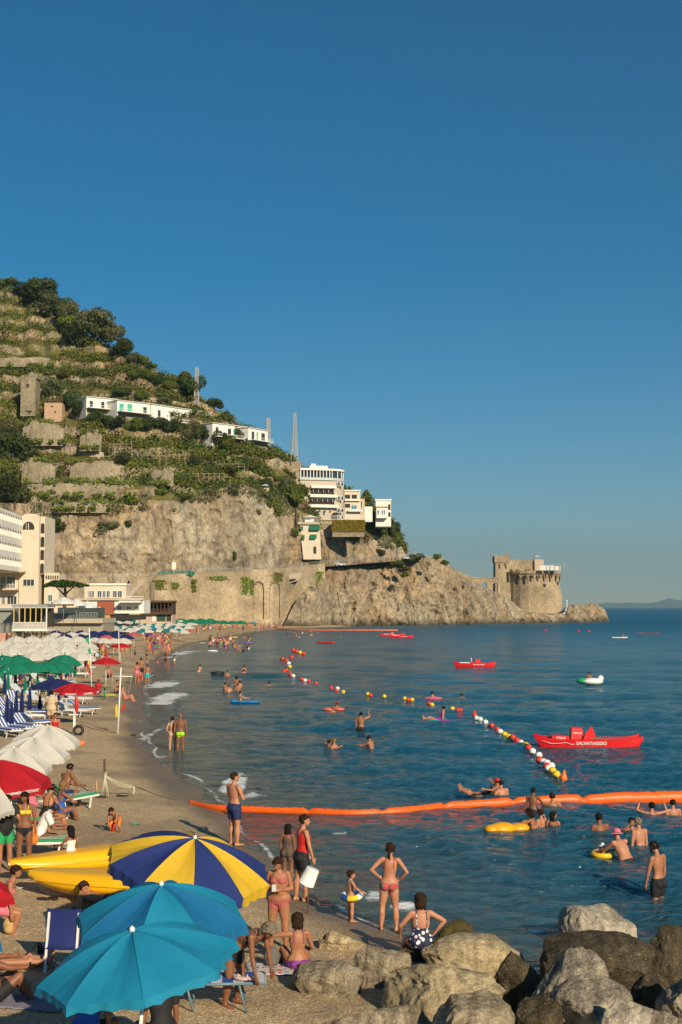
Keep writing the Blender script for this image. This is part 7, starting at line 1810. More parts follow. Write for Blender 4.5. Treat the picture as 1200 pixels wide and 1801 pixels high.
BO = [(984, 1126, 1594, 1690, 'pale', 'smooth pale domed boulder standing highest against the sea', 3, .8, 1700, .8, None), (952, 1148, 1645, 1745, 'dark', 'broad dark boulder just below the pale domed one', 5, .8, 1760, .85, wedge(-.15)), (936, 1068, 1672, 1790, 'grey', 'light grey fissured boulder leaning on the left of the dark one', 7, .8, 1830, .7, wedge(-.35)),
      (970, 1128, 1728, 1840, 'grey', 'brown grey boulder at the bottom below the dark one', 9, .8, 1900, .85, None), (1036, 1150, 1758, 1860, 'pale', 'small pale boulder at the bottom edge, right of the brown grey one', 11, .8, 1930, .85, None), (866, 958, 1672, 1775, 'dark', 'dark jagged boulder between the golden and the light grey ones', 13, .9, 1790, .7, None),
      (672, 892, 1692, 1780, 'gold', 'large golden boulder with weathered grooves right of centre', 15, 1.0, 1800, .85, wedge(-.15)), (740, 932, 1642, 1712, 'gold', 'long pale golden slab behind the large golden boulder', 17, .6, 1725, .8, wedge(.35)), (756, 906, 1752, 1850, 'sandy', 'sandy boulder at the bottom edge below the golden one', 19, .8, 1880, .85, wedge(-.2)),
      (1116, 1235, 1628, 1750, 'dark', 'dark brown boulder at the right edge beside the pale dome', 21, .8, 1745, .75, None), (1158, 1290, 1696, 1860, 'grey', 'tall light boulder cut by the right edge', 23, .8, 1850, .7, wedge(-.2)), (1110, 1190, 1712, 1800, 'dark', 'small dark boulder in the gap at the lower right', 25, .8, 1800, .8, None),
      (512, 642, 1688, 1752, 'sandy', 'flat topped sandy boulder in front of the seated woman', 27, .7, 1752, .75, wedge(.1)), (622, 722, 1664, 1740, 'sandy', 'sandy boulder in shade between the flat one and the golden one', 29, .8, 1735, .75, None), (552, 646, 1637, 1678, 'gold', 'low yellowish rock lying in the wet sand', 31, .4, 1672, .8, wedge(.5)),
      (764, 832, 1618, 1676, 'moss', 'mossy dark rock beside the woman sitting on the boulders', 33, .8, 1668, .85, None), (700, 790, 1648, 1700, 'moss', 'shaded rock under the sitting woman', 35, .8, 1690, .85, None), (560, 750, 1768, 1860, 'sandy', 'wide sandy rock mound at the bottom edge, left of all boulders', 37, .7, 1860, .75, wedge(-.1)),
      (900, 1000, 1750, 1870, 'dark', 'dark boulder low in the gap left of the brown grey one', 39, .8, 1880, .8, None), (700, 760, 1700, 1760, 'sandy', 'small sandy rock hidden left under the golden boulder', 41, .8, 1760, .8, None), (1100, 1210, 1780, 1880, 'grey', 'grey boulder at the lower right corner', 43, .8, 1930, .8, None)]
for (a, b_, c, d, tn, lb, sd_, dp, bs, bl, sh) in BO: boulder(a, b_, c, d, tn, lb, sd_, dp, bs, bl, sh)

# ================================================================= BOOMS, BUOYS, BOATS
def boom():
    pts = [(327, 1414, .10), (352, 1419, .10), (385, 1426, .10), (420, 1427, .11), (455, 1428, .12), (500, 1430, .12), (545, 1431, .12), (600, 1435, .13), (650, 1434, .13), (700, 1432, .13), (740, 1428, .14), (762, 1424, .14), (800, 1421, .15), (850, 1419, .16), (880, 1417, .17), (935, 1416, .19), (990, 1414, .20), (1050, 1413, .21), (1100, 1411, .235), (1160, 1411, .235), (1230, 1409, .2), (1320, 1406, .2), (1500, 1402, .2)]
    P = [G(a, b_, .02) for a, b_, c in pts]; d = [0]
    for i in range(1, len(P)): d.append(d[-1]+(P[i]-P[i-1]).length)
    n = int(d[-1]/.10); V = []; m = 14; S = np.linspace(0, d[-1], n); xs = np.interp(S, d, [p.x for p in P]); ys = np.interp(S, d, [p.y for p in P]); rs = np.interp(S, d, [c for _, _, c in pts])
    ks = np.ones(15)/15; pad = lambda v: np.convolve(np.pad(v, 7, 'edge'), ks, 'valid'); xs, ys, rs = pad(xs), pad(ys), pad(rs)
    nz = fbm(np.stack([S, S*0, S*0], 1), .9, 3, 5)
    seg = 2.35; V = []
    for i in range(n):
        ph = (S[i] % seg)/seg; pin = 1-.42*math.exp(-((min(ph, 1-ph)*seg)/.10)**2) if xs[i] < 9 else 1-.12*math.exp(-((min(ph, 1-ph)*seg)/.10)**2)
        rr = rs[i]*pin*(1+.10*nz[i]); tx = xs[min(i+1, n-1)]-xs[max(i-1, 0)]; ty = ys[min(i+1, n-1)]-ys[max(i-1, 0)]; L = math.hypot(tx, ty); nx, ny = ty/L, -tx/L
        for k in range(m):
            a = 2*math.pi*k/m; V.append((xs[i]+nx*math.cos(a)*rr*.75, ys[i]+ny*math.cos(a)*rr*.75, .015+rr*.55+math.sin(a)*rr*(1+.08*nz[i])+.012*math.sin(S[i]*23+k)))
    b = MB(); b.add(V, [(i*m+k, (i+1)*m+k, (i+1)*m+(k+1) % m, i*m+(k+1) % m) for i in range(n-1) for k in range(m)]+[list(range(m))], smooth=True)
    o = b.build('orange_boom', mat('orange boom fabric', (.78, .115, .008), .42, .16, 2.2, bump=.5, bdist=.03, bscale=9)); tag(o, 'long orange floating boom crossing the near bay from the sand to the right edge', 'boom')
    P = [G(a, b_, .05) for a, b_ in ((486, 1107), (520, 1108), (590, 1109), (640, 1108.5), (700, 1109), (760, 1109.3), (830, 1110))]
    o = MB().tube(P[:5], .24, 8).build('orange_boom', RG_ORANGE); tag(o, 'thin orange floating boom far away along the foot of the cliff', 'boom')
boom()
BC = {'w': RG_WHITE, 'r': mat('red buoy plastic', (.65, .045, .02), .4, .1, 4), 'y': RG_YEL, 'o': mat('orange buoy plastic', (.78, .16, .03), .4, .1, 4)}
BNAME = {'w': 'white', 'r': 'red', 'y': 'yellow', 'o': 'orange'}
_bm = {}
def buoy(px, py, c, r_, label, cone=False):
    g = G(px, py, .0); key = (c, cone)
    if key not in _bm:
        b = MB()
        if cone: b.lathe([(.001, -.6), (.7, -.4), (1.0, 0), (.82, .7), (.4, 1.5), (.14, 2.1), (.12, 2.4), (.001, 2.45)], 16)
        else: b.ell((0, 0, 0), (1, 1, .92), 14, 10).tube([(-1.08, 0, 0), (1.08, 0, 0)], .2, 8)
        o = b.build('buoy', BC[c]); _bm[key] = o.data
    else: o = link('buoy', _bm[key], ())
    o.scale = (r_,)*3; o.location = g+Vector((0, 0, r_*.62)); o.rotation_euler = (random.uniform(-.2, .2), random.uniform(-.2, .2), random.uniform(0, 3)); tag(o, label, 'buoy', 'buoys of the swimming lane'); return o
BL = [(835, 1262, 'r', 1), (838.5, 1266, 'w', 0), (845, 1268, 'w', 0), (854, 1273, 'w', 0), (865, 1279, 'r', 0), (875, 1286, 'r', 0), (880, 1290, 'w', 0), (888, 1295, 'y', 0), (895, 1299, 'y', 0), (902, 1300, 'r', 0), (910, 1306, 'r', 0), (917, 1310, 'w', 0), (925, 1314, 'y', 0), (930, 1318, 'r', 0), (937, 1325, 'w', 0), (948, 1332, 'w', 0), (949, 1340, 'r', 0), (956, 1344, 'w', 0), (962, 1346, 'w', 0), (962, 1351, 'r', 0), (970, 1351, 'w', 0), (965, 1356, 'w', 0), (972, 1359, 'y', 0), (979, 1366, 'y', 0), (991, 1375, 'o', 1),
      (796, 1249, 'y', 0), (805, 1252, 'r', 0), (810, 1252, 'r', 0), (755, 1240, 'r', 0), (760, 1242, 'y', 0), (712, 1231, 'y', 0), (718, 1233, 'r', 0), (725, 1233, 'y', 0), (676, 1227, 'y', 0), (647, 1223, 'y', 0), (652, 1225, 'r', 0), (604, 1219, 'y', 0), (592, 1217, 'r', 0), (594, 1213, 'w', 0), (583, 1212, 'r', 0), (556, 1204, 'r', 0), (543, 1200, 'r', 0), (537, 1199, 'w', 0), (531, 1197, 'r', 0), (516, 1191, 'w', 0), (511, 1188, 'r', 0), (504, 1181, 'r', 0), (500, 1183, 'r', 0), (510, 1175, 'y', 0), (508, 1169, 'w', 0), (504, 1164, 'r', 0), (497, 1161, 'r', 0), (516, 1146, 'r', 0), (522, 1148, 'r', 0), (528, 1150, 'y', 0), (534, 1152, 'r', 0), (513, 1158, 'r', 0), (1018, 1111, 'r', 0), (1036, 1112, 'r', 0), (959, 1110, 'r', 0)]
_o = sorted(range(len(BL)), key=lambda i: -BL[i][1]); _rk = {j: i for i, j in enumerate(_o)}
for i, (a, b_, c, cn) in enumerate(BL):
    Y = G(a, b_).y; buoy(a, b_, c, .15*min(2.2, max(1, Y/95)), '%s %s buoy, %s nearest in the lane line' % (BNAME[c], 'pear shaped' if cn else 'round', ordinal(_rk[i])), bool(cn))
Q = [G(a, b_, .02) for a, b_, c, d in BL[:25]]; rope(Q, .02, ROPEM, 'thin rope threading the nearest buoys of the lane line')
RD = mat('red boat paint', (.62, .012, .014), .38, .08, 1.2); DKW = mat('tan deck boards', (.42, .28, .14), .7, .15, 4)
def hull_mb(L, w_, h_, up=.16, n=26, y0=0):
    b = MB(); V = []
    for i in range(n+1):
        t = i/n; e = abs(2*t-1); x = L*(t-.5); ww = w_/2*(1-e**3.2)+.015; zt = h_+up*e**5; zb = -.10+(h_+up*.7)*max(0, (e-.80)/.20)**1.6
        V += [(x, y0-ww, zt), (x, y0-ww*.86, zt*.4+zb*.6), (x, y0-ww*.35, zb), (x, y0+ww*.35, zb), (x, y0+ww*.86, zt*.4+zb*.6), (x, y0+ww, zt)]
    b.add(V, [(i*6+j, i*6+6+j, i*6+7+j, i*6+1+j) for i in range(n) for j in range(5)]+[(i*6+5, i*6+11, i*6+6, i*6) for i in range(n)]+[(0, 1, 2, 3, 4, 5), tuple(n*6+k for k in (5, 4, 3, 2, 1, 0))], smooth=False)
    return b
def rescue_boat(x0, x1, yw, label, rz=0, text='SALVATAGGIO', mast=False, big=False):
    c = G((x0+x1)/2, yw); L = (x1-x0)*c.y/FPX; s = L/4.7; r = empty('rescue_boat', c, R(rz), label, 'boat', 'red rescue rowing boats')
    for y in (-.55, .55): hull_mb(4.7, .46, .44, y0=y).build('hull', RD, r)
    MB().box((-.3, 0, .40), (1.9, 1.25, .05)).box((1.1, 0, .39), (1.5, .5, .04)).box((-1.45, 0, .39), (.5, 1.2, .05)).build('deck', DKW, r)
    def tower(cx, w0, w1, h_, d, nm, y=0, z0=.42):
        V = [(cx-w0/2, y-d/2, z0), (cx+w0/2, y-d/2, z0), (cx+w0/2, y+d/2, z0), (cx-w0/2, y+d/2, z0), (cx-w1/2, y-d*.4, z0+h_), (cx+w1/2, y-d*.4, z0+h_), (cx+w1/2, y+d*.4, z0+h_), (cx-w1/2, y+d*.4, z0+h_)]
        return MB().add(V, [(0, 1, 5, 4), (1, 2, 6, 5), (2, 3, 7, 6), (3, 0, 4, 7), (4, 5, 6, 7)]).build(nm, RD, r)
    if big:
        st = tower(-.52, .58, .44, .50, .9, 'seat_back'); tower(-.10, .40, .10, .36, .22, 'rowlock_stand', -.5); tower(.20, .42, .12, .48, .22, 'rowlock_stand', .5); tower(-1.25, .80, .74, .17, .9, 'storage_box', 0, .40)
        text_mesh('SALVATAGGIO', .20, LETW, 'lettering', r, Matrix.Translation((.05, -.80, .29)) @ Matrix.Rotation(R(90), 4, 'X'))
        text_mesh('rescue', .15, LETW, 'lettering', st, Matrix.Translation((-.52, -.425, .72)) @ Matrix.Rotation(R(90), 4, 'X'))
        text_mesh('ITALIA', .14, LETW, 'lettering', r, Matrix.Translation((-1.25, -.458, .49)) @ Matrix.Rotation(R(90), 4, 'X'))
        MB().tube([(-2.1, -.72, .40), (-1.7, -.80, .28), (-1.35, -.81, .29), (-1.05, -.81, .33), (-.85, -.81, .25), (-.7, -.81, .26)], .012, 6).build('grab_line', LETW, r)
    else:
        tower(.35, .62, .5, .42, .9, 'seat_back'); tower(-.25, .3, .15, .25, .3, 'rowlock_stand', -.4)
        MB().box((-.9, 0, .48), (1.5, .5, .08)).build('white_board', METALW, r)
        text_mesh(text, .19, LETW, 'lettering', r, Matrix.Translation((.45, -.80, .28)) @ Matrix.Rotation(R(90), 4, 'X'))
        if mast: MB().tube([(-.35, 0, .4), (-.35, 0, 1.0)], .04, 6).build('mast', METALW, r)
    r.scale = (s, s, s); return r
rescue_boat(943, 1126, 1316, 'large red rescue rowing boat with white lettering on its side at the right', -3, big=True)
rescue_boat(798, 872, 1173, 'medium red rescue rowing boat in the middle distance', -4, mast=True); rescue_boat(686, 728, 1122, 'red rescue boat far off, right of the pair', -4, 'SALVATAGGIO'); rescue_boat(669, 706, 1119, 'red rescue boat far off, left of the pair', 5)
def small_boat(x0, x1, yw, m, label, name='kayak', cat='kayak', w_=.7, person_m=None):
    c = G((x0+x1)/2, yw); L = (x1-x0)*c.y/FPX; o = hull_mb(L, w_*L/4, .14*L/2.5, up=.05, n=14).build(name, m); o.location = c; tag(o, label, cat); return c
small_boat(557, 589, 1131, RD, 'red empty rowing float near the far boom, left of the rescue pair', 'paddle_boat', 'boat', 1.2)
small_boat(1076, 1104, 1122, RG_WHITE, 'white kayak with a paddler at the far right'); small_boat(1132, 1162, 1115, mat('dark red kayak', (.35, .04, .05), .4), 'dark red kayak far off at the right edge'); small_boat(1120, 1134, 1114, RD, 'small red float left of the dark red kayak', 'float', 'float')
# inflatables
def blob(parts, m, pos, label, name, cat, rz=0):
    b = MB(); [b.ell(c, r_, 14, 10, mi=mi) for c, r_, mi in parts]; o = b.build(name, m); o.location = pos; o.rotation_euler = (0, 0, R(rz)); tag(o, label, cat); return o
blob([((-.3, 0, .12), (.42, .30, .18), 0), ((.25, .05, .10), (.32, .26, .14), 0), ((.55, .2, .14), (.16, .14, .14), 0), ((-.62, 0, .12), (.22, .22, .13), 0)], [mat('amber vinyl', (.75, .36, .01), .35, .08, 3)], G(900, 1464), 'amber yellow inflatable float left of the bathers by the boom', 'inflatable_float', 'float', 20)
blob([((0, 0, .06), (1.0, .40, .09), 0), ((-.85, 0, .10), (.22, .38, .12), 0)], [mat('bright blue vinyl', (.01, .22, .55), .35, .08, 3)], G(434, 1236), 'bright blue air mattress between two bathers in the left bay', 'air_mattress', 'float', -5)
ring(G(383, 1186)+Vector((0, 0, .1)), .5, .16, (RG_BLACK,), 'black rubber ring floating in the left bay')
blob([((0, 0, .25), (.9, .6, .3), 0), ((-.8, 0, .3), (.5, .4, .26), 1), ((.7, .1, .5), (.25, .22, .25), 0)], [RG_WHITE, mat('green vinyl', (.02, .30, .12), .35, .08, 3)], G(1042, 1204), 'white and green inflatable animal float far out on the right', 'inflatable_float', 'float')
blob([((0, 0, .08), (.65, .28, .10), 0)], [mat('pink vinyl', (.65, .10, .18), .35, .08, 3)], G(762, 1230), 'pink float under the swimmer beyond the yellow buoys', 'inflatable_float', 'float')
blob([((0, 0, .12), (.9, .5, .16), 0)], [mat('violet vinyl', (.22, .12, .55), .35, .08, 3)], G(436, 1132), 'violet air mattress by the bathing crowd', 'air_mattress', 'float'); blob([((0, 0, .12), (.9, .4, .16), 0)], [RG_YEL], G(410, 1122), 'yellow air mattress by the bathing crowd', 'air_mattress', 'float'); blob([((0, 0, .1), (.8, .4, .14), 0)], [RG_WHITE], G(374, 1146), 'white air mattress beside the waders', 'air_mattress', 'float')
blob([((-.35, 0, .08), (.35, .3, .12), 0), ((.3, .1, .08), (.35, .3, .12), 0)], [mat('salmon vinyl', (.62, .14, .08), .35, .08, 3)], G(588, 1250), 'salmon float beside the red cap swimmer in mid bay', 'inflatable_float', 'float')
for i, (a, b_) in enumerate(((1012, 1475), (1027, 1477))): blob([((0, 0, .03), (.05, .09, .07), 0)], [SK['pink']], G(a, b_), ['left one of two feet tips poking out of the water', 'right one of two feet tips poking out of the water'][i], 'floating_toes', 'toes')

# ================================================================= POLES, MASTS, NETS
def cross_mast():
    g = B(207, 1291); t = D(213, 1174, g.y); h = t.z-g.z; r = empty('signal_mast', g, 0, 'white wooden mast with a cross arm and small yellow and red flags', 'mast'); dx = t.x-g.x
    MB().tube([(0, 0, -.3), (dx, 0, h)], [.045, .035], 10).build('pole', METALW, r)
    ax = lambda px: D(px, 1190, g.y).x-g.x; az = D(213, 1190, g.y).z-g.z
    MB().tube([(ax(197), 0, az+.02), (ax(233), 0, az)], .028, 8).build('cross_arm', METALW, r)
    lp = lambda px, py: Vector((D(px, py, g.y).x-g.x, .03, D(px, py, g.y).z-g.z))
    MB().tube([lp(232, 1191), lp(228, 1210), lp(222, 1234)], .008, 5).tube([lp(198, 1191), lp(197, 1206)], .008, 5).build('halyard', ROPEM, r)
    for (P, c, nm) in (((lp(206, 1238), lp(208, 1260), lp(204, 1261), lp(203, 1250), lp(204, 1240)), 'yellow', 'yellow_flag'), ((lp(221, 1235), lp(219, 1245), lp(213, 1254), lp(212, 1252), lp(215, 1243)), 'red', 'red_flag')):
        V = [p+Vector((0, -.02, 0)) for p in P]+[p+Vector((0, .02, 0)) for p in P]; n = len(P)
        MB().add(V, [tuple(range(n)), tuple(range(n, 2*n))[::-1]]+[(i, (i+1) % n, n+(i+1) % n, n+i) for i in range(n)]).build(nm, cloth(c), r)
cross_mast()
def flagmast(px0, px1, y1, y0, label, flag=None, r_=.04):
    g = B(px1, y1); t = D(px0, y0, g.y); r = empty('flag_mast', g, 0, label, 'mast'); MB().tube([(0, 0, -.3), (t.x-g.x, 0, t.z-g.z)], r_, 8).build('pole', METALW, r)
    if flag:
        for (a, b_, c, w_) in flag:
            q0 = D(px0-1, a, g.y)-g; q1 = D(px1-1, b_, g.y)-g; V = []
            for i in range(7):
                u = i/6; p = q0.lerp(q1, u); V += [p+Vector((0, -.05, 0)), p+Vector((-w_*(.6+.4*math.sin(i*1.6)), -.10*math.sin(i*1.3), 0))]
            MB().add(V, [(i*2, i*2+1, i*2+3, i*2+2) for i in range(6)]).build('flag', cloth(c), r)
    return r
flagmast(157, 162, 1214, 1104, 'tall mast with furled green and red flags at the left', [(1121, 1150, 'green', .22), (1168, 1186, 'red', .2)]); flagmast(209, 210, 1168, 1110, 'plain tall white mast right of the flag mast')
flagmast(212, 216, 1095, 1062, 'left leaning white prop in front of the brick red panel', None, .12); flagmast(226, 221, 1095, 1064, 'right leaning white prop in front of the brick red panel', None, .12); flagmast(314, 314, 1112, 1094, 'thin white goal post on the far beach', None, .06)
# white post with rescue can under the lifeguard parasol
g = B(131, 1292); r = empty('rescue_post', g, 0, 'white post with a red rescue buoy hanging under the lifeguard parasol', 'post'); t = D(131, 1257, g.y); MB().box((0, 0, (t.z-g.z)/2), (.10, .10, t.z-g.z)).box((-.05, 0, t.z-g.z), (.42, .18, .05)).build('post', METALW, r)
q = D(135, 1240, g.y)-g; MB().ell(q, (.10, .10, .38), 12, 8).tube([q+Vector((0, 0, .3)), q+Vector((0, 0, .9))], .012, 5).build('rescue_buoy', RD, r)
MB().lathe([(.001, 0), (.16, 0), (.16, .05), (.001, .06)], 12, (0, 0, .02)).build('base', METALG, r)
def lying(px, py, m, parts, label, name, cat, rz=0, dz=0):
    g = B(px, py); b = MB(); [b.ell(c, r_, 12, 8) for c, r_ in parts]; o = b.build(name, m); o.location = g+Vector((0, 0, dz)); o.rotation_euler = (0, 0, R(rz)); tag(o, label, cat); return o
ring(B(138, 1293)+Vector((0, 0, .22)), .2, .07, (RG_BLACK,), 'black wheel like ring leaning beside the rescue post', (80, 0), 'tyre', 'tyre')
lying(143, 1311, mat('orange buoy plastic', (.78, .16, .03), .4, .1, 4), [((0, 0, .10), (.18, .12, .12))], 'orange float lying on the sand beyond the white parasols', 'float', 'float')
# stake with tangled net and rope to the boom
def net_stake():
    g = B(185, 1402); r = empty('net_stake', g, 0, 'dark wooden stake wrapped in pale netting and rope on the sand', 'stake'); t = D(184, 1335, g.y)-g
    MB().tube([(0, 0, -.2), (t.x, 0, t.z)], .035, 8).build('stake', mat('dark driftwood', (.09, .06, .04), .9, .25, 6), r)
    b = MB(); rr = random.Random(4)
    for i in range(9):
        a = rr.random()*6; z = t.z*(.52+.12*rr.random()); b.tube([(.05*math.cos(a+k), .05*math.sin(a+k), z+.03*math.sin(k*2)) for k in range(7)], .014, 5)
    for i in range(5): b.tube([(0, -.04, t.z*.6), (.03*i-.05, -.06, t.z*.3), (.06*i-.12, -.08, .02)], .012, 5)
    b.build('netting', ROPEM, r)
    e = B(236, 1400)-g; n0 = Vector((0, 0, t.z*.58)); n1 = Vector((e.x, e.y, e.z+.32)); b = MB()
    for i in range(5): b.tube([n0.lerp(n1, k/8)+Vector((0, 0, -.06*math.sin(math.pi*k/8)*(1+i*.35)+.012*math.sin(k*3+i*2)-.012*i)) for k in range(9)], .009, 5)
    for k in range(1, 8): p = n0.lerp(n1, k/8); b.tube([p, p+Vector((.02, 0, -.15))], .007, 4)
    b.tube([n1, n1+Vector((.0, -.02, -.16)), n1+Vector((-.03, -.03, -.28))], .03, 6); b.build('net', ROPEM, r)
    w1 = g+n1; w2 = G(327, 1411, .05); o = MB().tube([w1, w1.lerp(w2, .5)+Vector((0, 0, -.06)), w2], .012, 5).build('mooring_line', ROPED); tag(o, 'dark taut line from the net stake to the orange boom', 'rope')
    o = MB().tube([(0, 0, -.1), (-.03, 0, .52)], .032, 7).build('short_stake', mat('tan wood', (.42, .26, .13), .8, .2, 6)); o.location = B(171, 1402); tag(o, 'short tan stake left of the netted stake', 'stake')
net_stake()
rope(groundrope([(143, 1274), (160, 1281), (180, 1286), (200, 1289)], .01), .012, ROPED, 'dark line on the sand leading to the cross arm mast')
# white bucket on a stick
g = B(541, 1606); r = empty('bucket_on_stick', g, 0, 'white bucket upside down on a stick stuck in the sand near the waterline', 'bucket'); q = D(545, 1541, g.y)-g
MB().tube([(0, 0, -.15), (q.x*.5, 0, q.z)], .012, 6).tube([(-.22, -.1, .015), (-.02, 0, .02)], .012, 5).build('stick', mat('brown stick', (.13, .075, .04), .9, .2, 6), r)
o = MB().lathe([(.001, .17), (.135, .17), (.14, .155), (.165, -.165), (.172, -.17), (.16, -.165), (.13, .15), (.001, .15)], 20).build('bucket', mat('white bucket plastic', (.72, .71, .68), .4, .06, 3), r); o.location = q; o.rotation_euler = (R(6), R(24), 0)
# small things on the sand
lying(85, 1583, RG_BLACK, [((-.12, 0, .03), (.12, .05, .03)), ((.08, .04, .03), (.12, .06, .03)), ((0, -.06, .03), (.1, .04, .025)), ((.14, -.04, .025), (.07, .04, .02))], 'black flip flops lying on the sand below the kayak ropes', 'flip_flops', 'shoes')
def backpack(px, py, m, label, s=1, rz=0):
    g = B(px, py); r = empty('backpack', g, R(rz), label, 'bag'); MB().ell((0, 0, .19*s), (.17*s, .12*s, .21*s), 16, 12).ell((0, -.10*s, .13*s), (.12*s, .06*s, .11*s), 14, 8).build('body', m, r)
    MB().tube([(-.08*s, .08*s, .36*s), (0, .09*s, .42*s), (.08*s, .08*s, .36*s)], .012*s, 6).tube([(.10*s, .1*s, .34*s), (.17*s, .14*s, .2*s), (.12*s, .1*s, .05*s)], .014*s, 6).build('strap', m, r)
BLK = mat('black nylon', (.014, .013, .014), .6, .2, 8)
backpack(152, 1582, mat('dark brown canvas', (.035, .022, .016), .8, .2, 8), 'dark backpack standing against the front kayak', .9); backpack(66, 1694, BLK, 'black bag left of the navy deck chair', .75); backpack(58, 1700, mat('charcoal canvas', (.03, .03, .033), .8, .2, 8), 'charcoal bag at the left of the black one', .62, 40)
lying(76, 1698, mat('pale blue cloth', (.35, .42, .50), .85, .12, 6), [((0, 0, .10), (.16, .08, .08)), ((.08, 0, .05), (.14, .1, .05))], 'crumpled pale blue cloth on the bags by the deck chair', 'cloth_bundle', 'cloth')
backpack(478, 1700, mat('grey canvas', (.12, .115, .10), .85, .15, 8), 'grey soft bag in front of the seated woman in purple', .8)
def towel(px, py, w_, l_, m, label, rz=0, dz=.012):
    g = B(px, py); n = 14; V = []
    Mr = Matrix.Rotation(R(rz), 3, 'Z')
    for i in range(n+1):
        for j in range(n+1):
            p = Mr @ Vector(((i/n-.5)*w_, (j/n-.5)*l_, 0)); x, y = g.x+p.x, g.y+p.y; V.append((x-g.x, y-g.y, gnd(x, y)-g.z+dz+.018*abs(math.sin(i*1.3+j*.7))))
    o = MB().add(V, [(i*(n+1)+j, (i+1)*(n+1)+j, (i+1)*(n+1)+j+1, i*(n+1)+j+1) for i in range(n) for j in range(n)], smooth=True).build('towel', m); md = o.modifiers.new('s', 'SOLIDIFY'); md.thickness = .012; o.location = g; tag(o, label, 'towel'); return o
towel(490, 1706, 1.05, .75, pattern_mat('printed towel', (.55, .50, .52), [(.08, .12, .35), (.5, .12, .08), (.05, .3, .3), (.6, .5, .3)], 11, .45), 'colourful printed towel under the seated woman and the grey bag', 8)
towel(40, 1765, 1.3, .7, mat('lilac grey towel', (.22, .20, .26), .9, .1, 5), 'lilac grey towel in the shade at the bottom left', -5); towel(168, 1606, .9, .8, mat('petrol blue towel', (.01, .11, .17), .9, .1, 5), 'petrol blue towel behind the second blue parasol', 10)
for (a, b_, c, lb) in ((198, 1462, .105, 'red toy bucket in front of the digging child'), (196, 1452, .08, 'small red toy bucket behind the digging child')):
    g = B(a, b_); o = MB().lathe([(.001, 0), (c*.75, 0), (c, c*1.9), (c*1.04, c*1.95), (c*.95, c*1.9), (c*.72, .02), (.001, .02)], 16).tube([(-c, 0, c*1.8), (-c*.7, 0, c*2.7), (c*.7, 0, c*2.7), (c, 0, c*1.8)], .008, 5).build('toy_bucket', BC['r']); o.location = g; tag(o, lb, 'toy bucket')
lying(236, 1450, mat('teal toy plastic', (.02, .28, .30), .5), [((0, 0, .02), (.13, .03, .02)), ((.14, 0, .02), (.05, .05, .02))], 'teal toy spade on the sand right of the digging child', 'toy_spade', 'toy')
lying(213, 1401, RG_BLACK, [((0, 0, .02), (.14, .05, .03)), ((.16, .05, .02), (.1, .03, .02)), ((-.1, .06, .02), (.08, .05, .03))], 'dark seaweed clump below the pale net', 'seaweed', 'seaweed'); lying(176, 1403, RG_BLACK, [((0, 0, .02), (.12, .05, .03)), ((.12, .02, .02), (.08, .03, .03))], 'dark seaweed clump at the foot of the stake', 'seaweed', 'seaweed')
lying(234, 1294, BLK, [((0, 0, .03), (.12, .05, .05)), ((.1, .02, .02), (.06, .05, .03))], 'dark pile on the sand right of the cross arm mast', 'seaweed', 'seaweed')
for i in range(3): pass
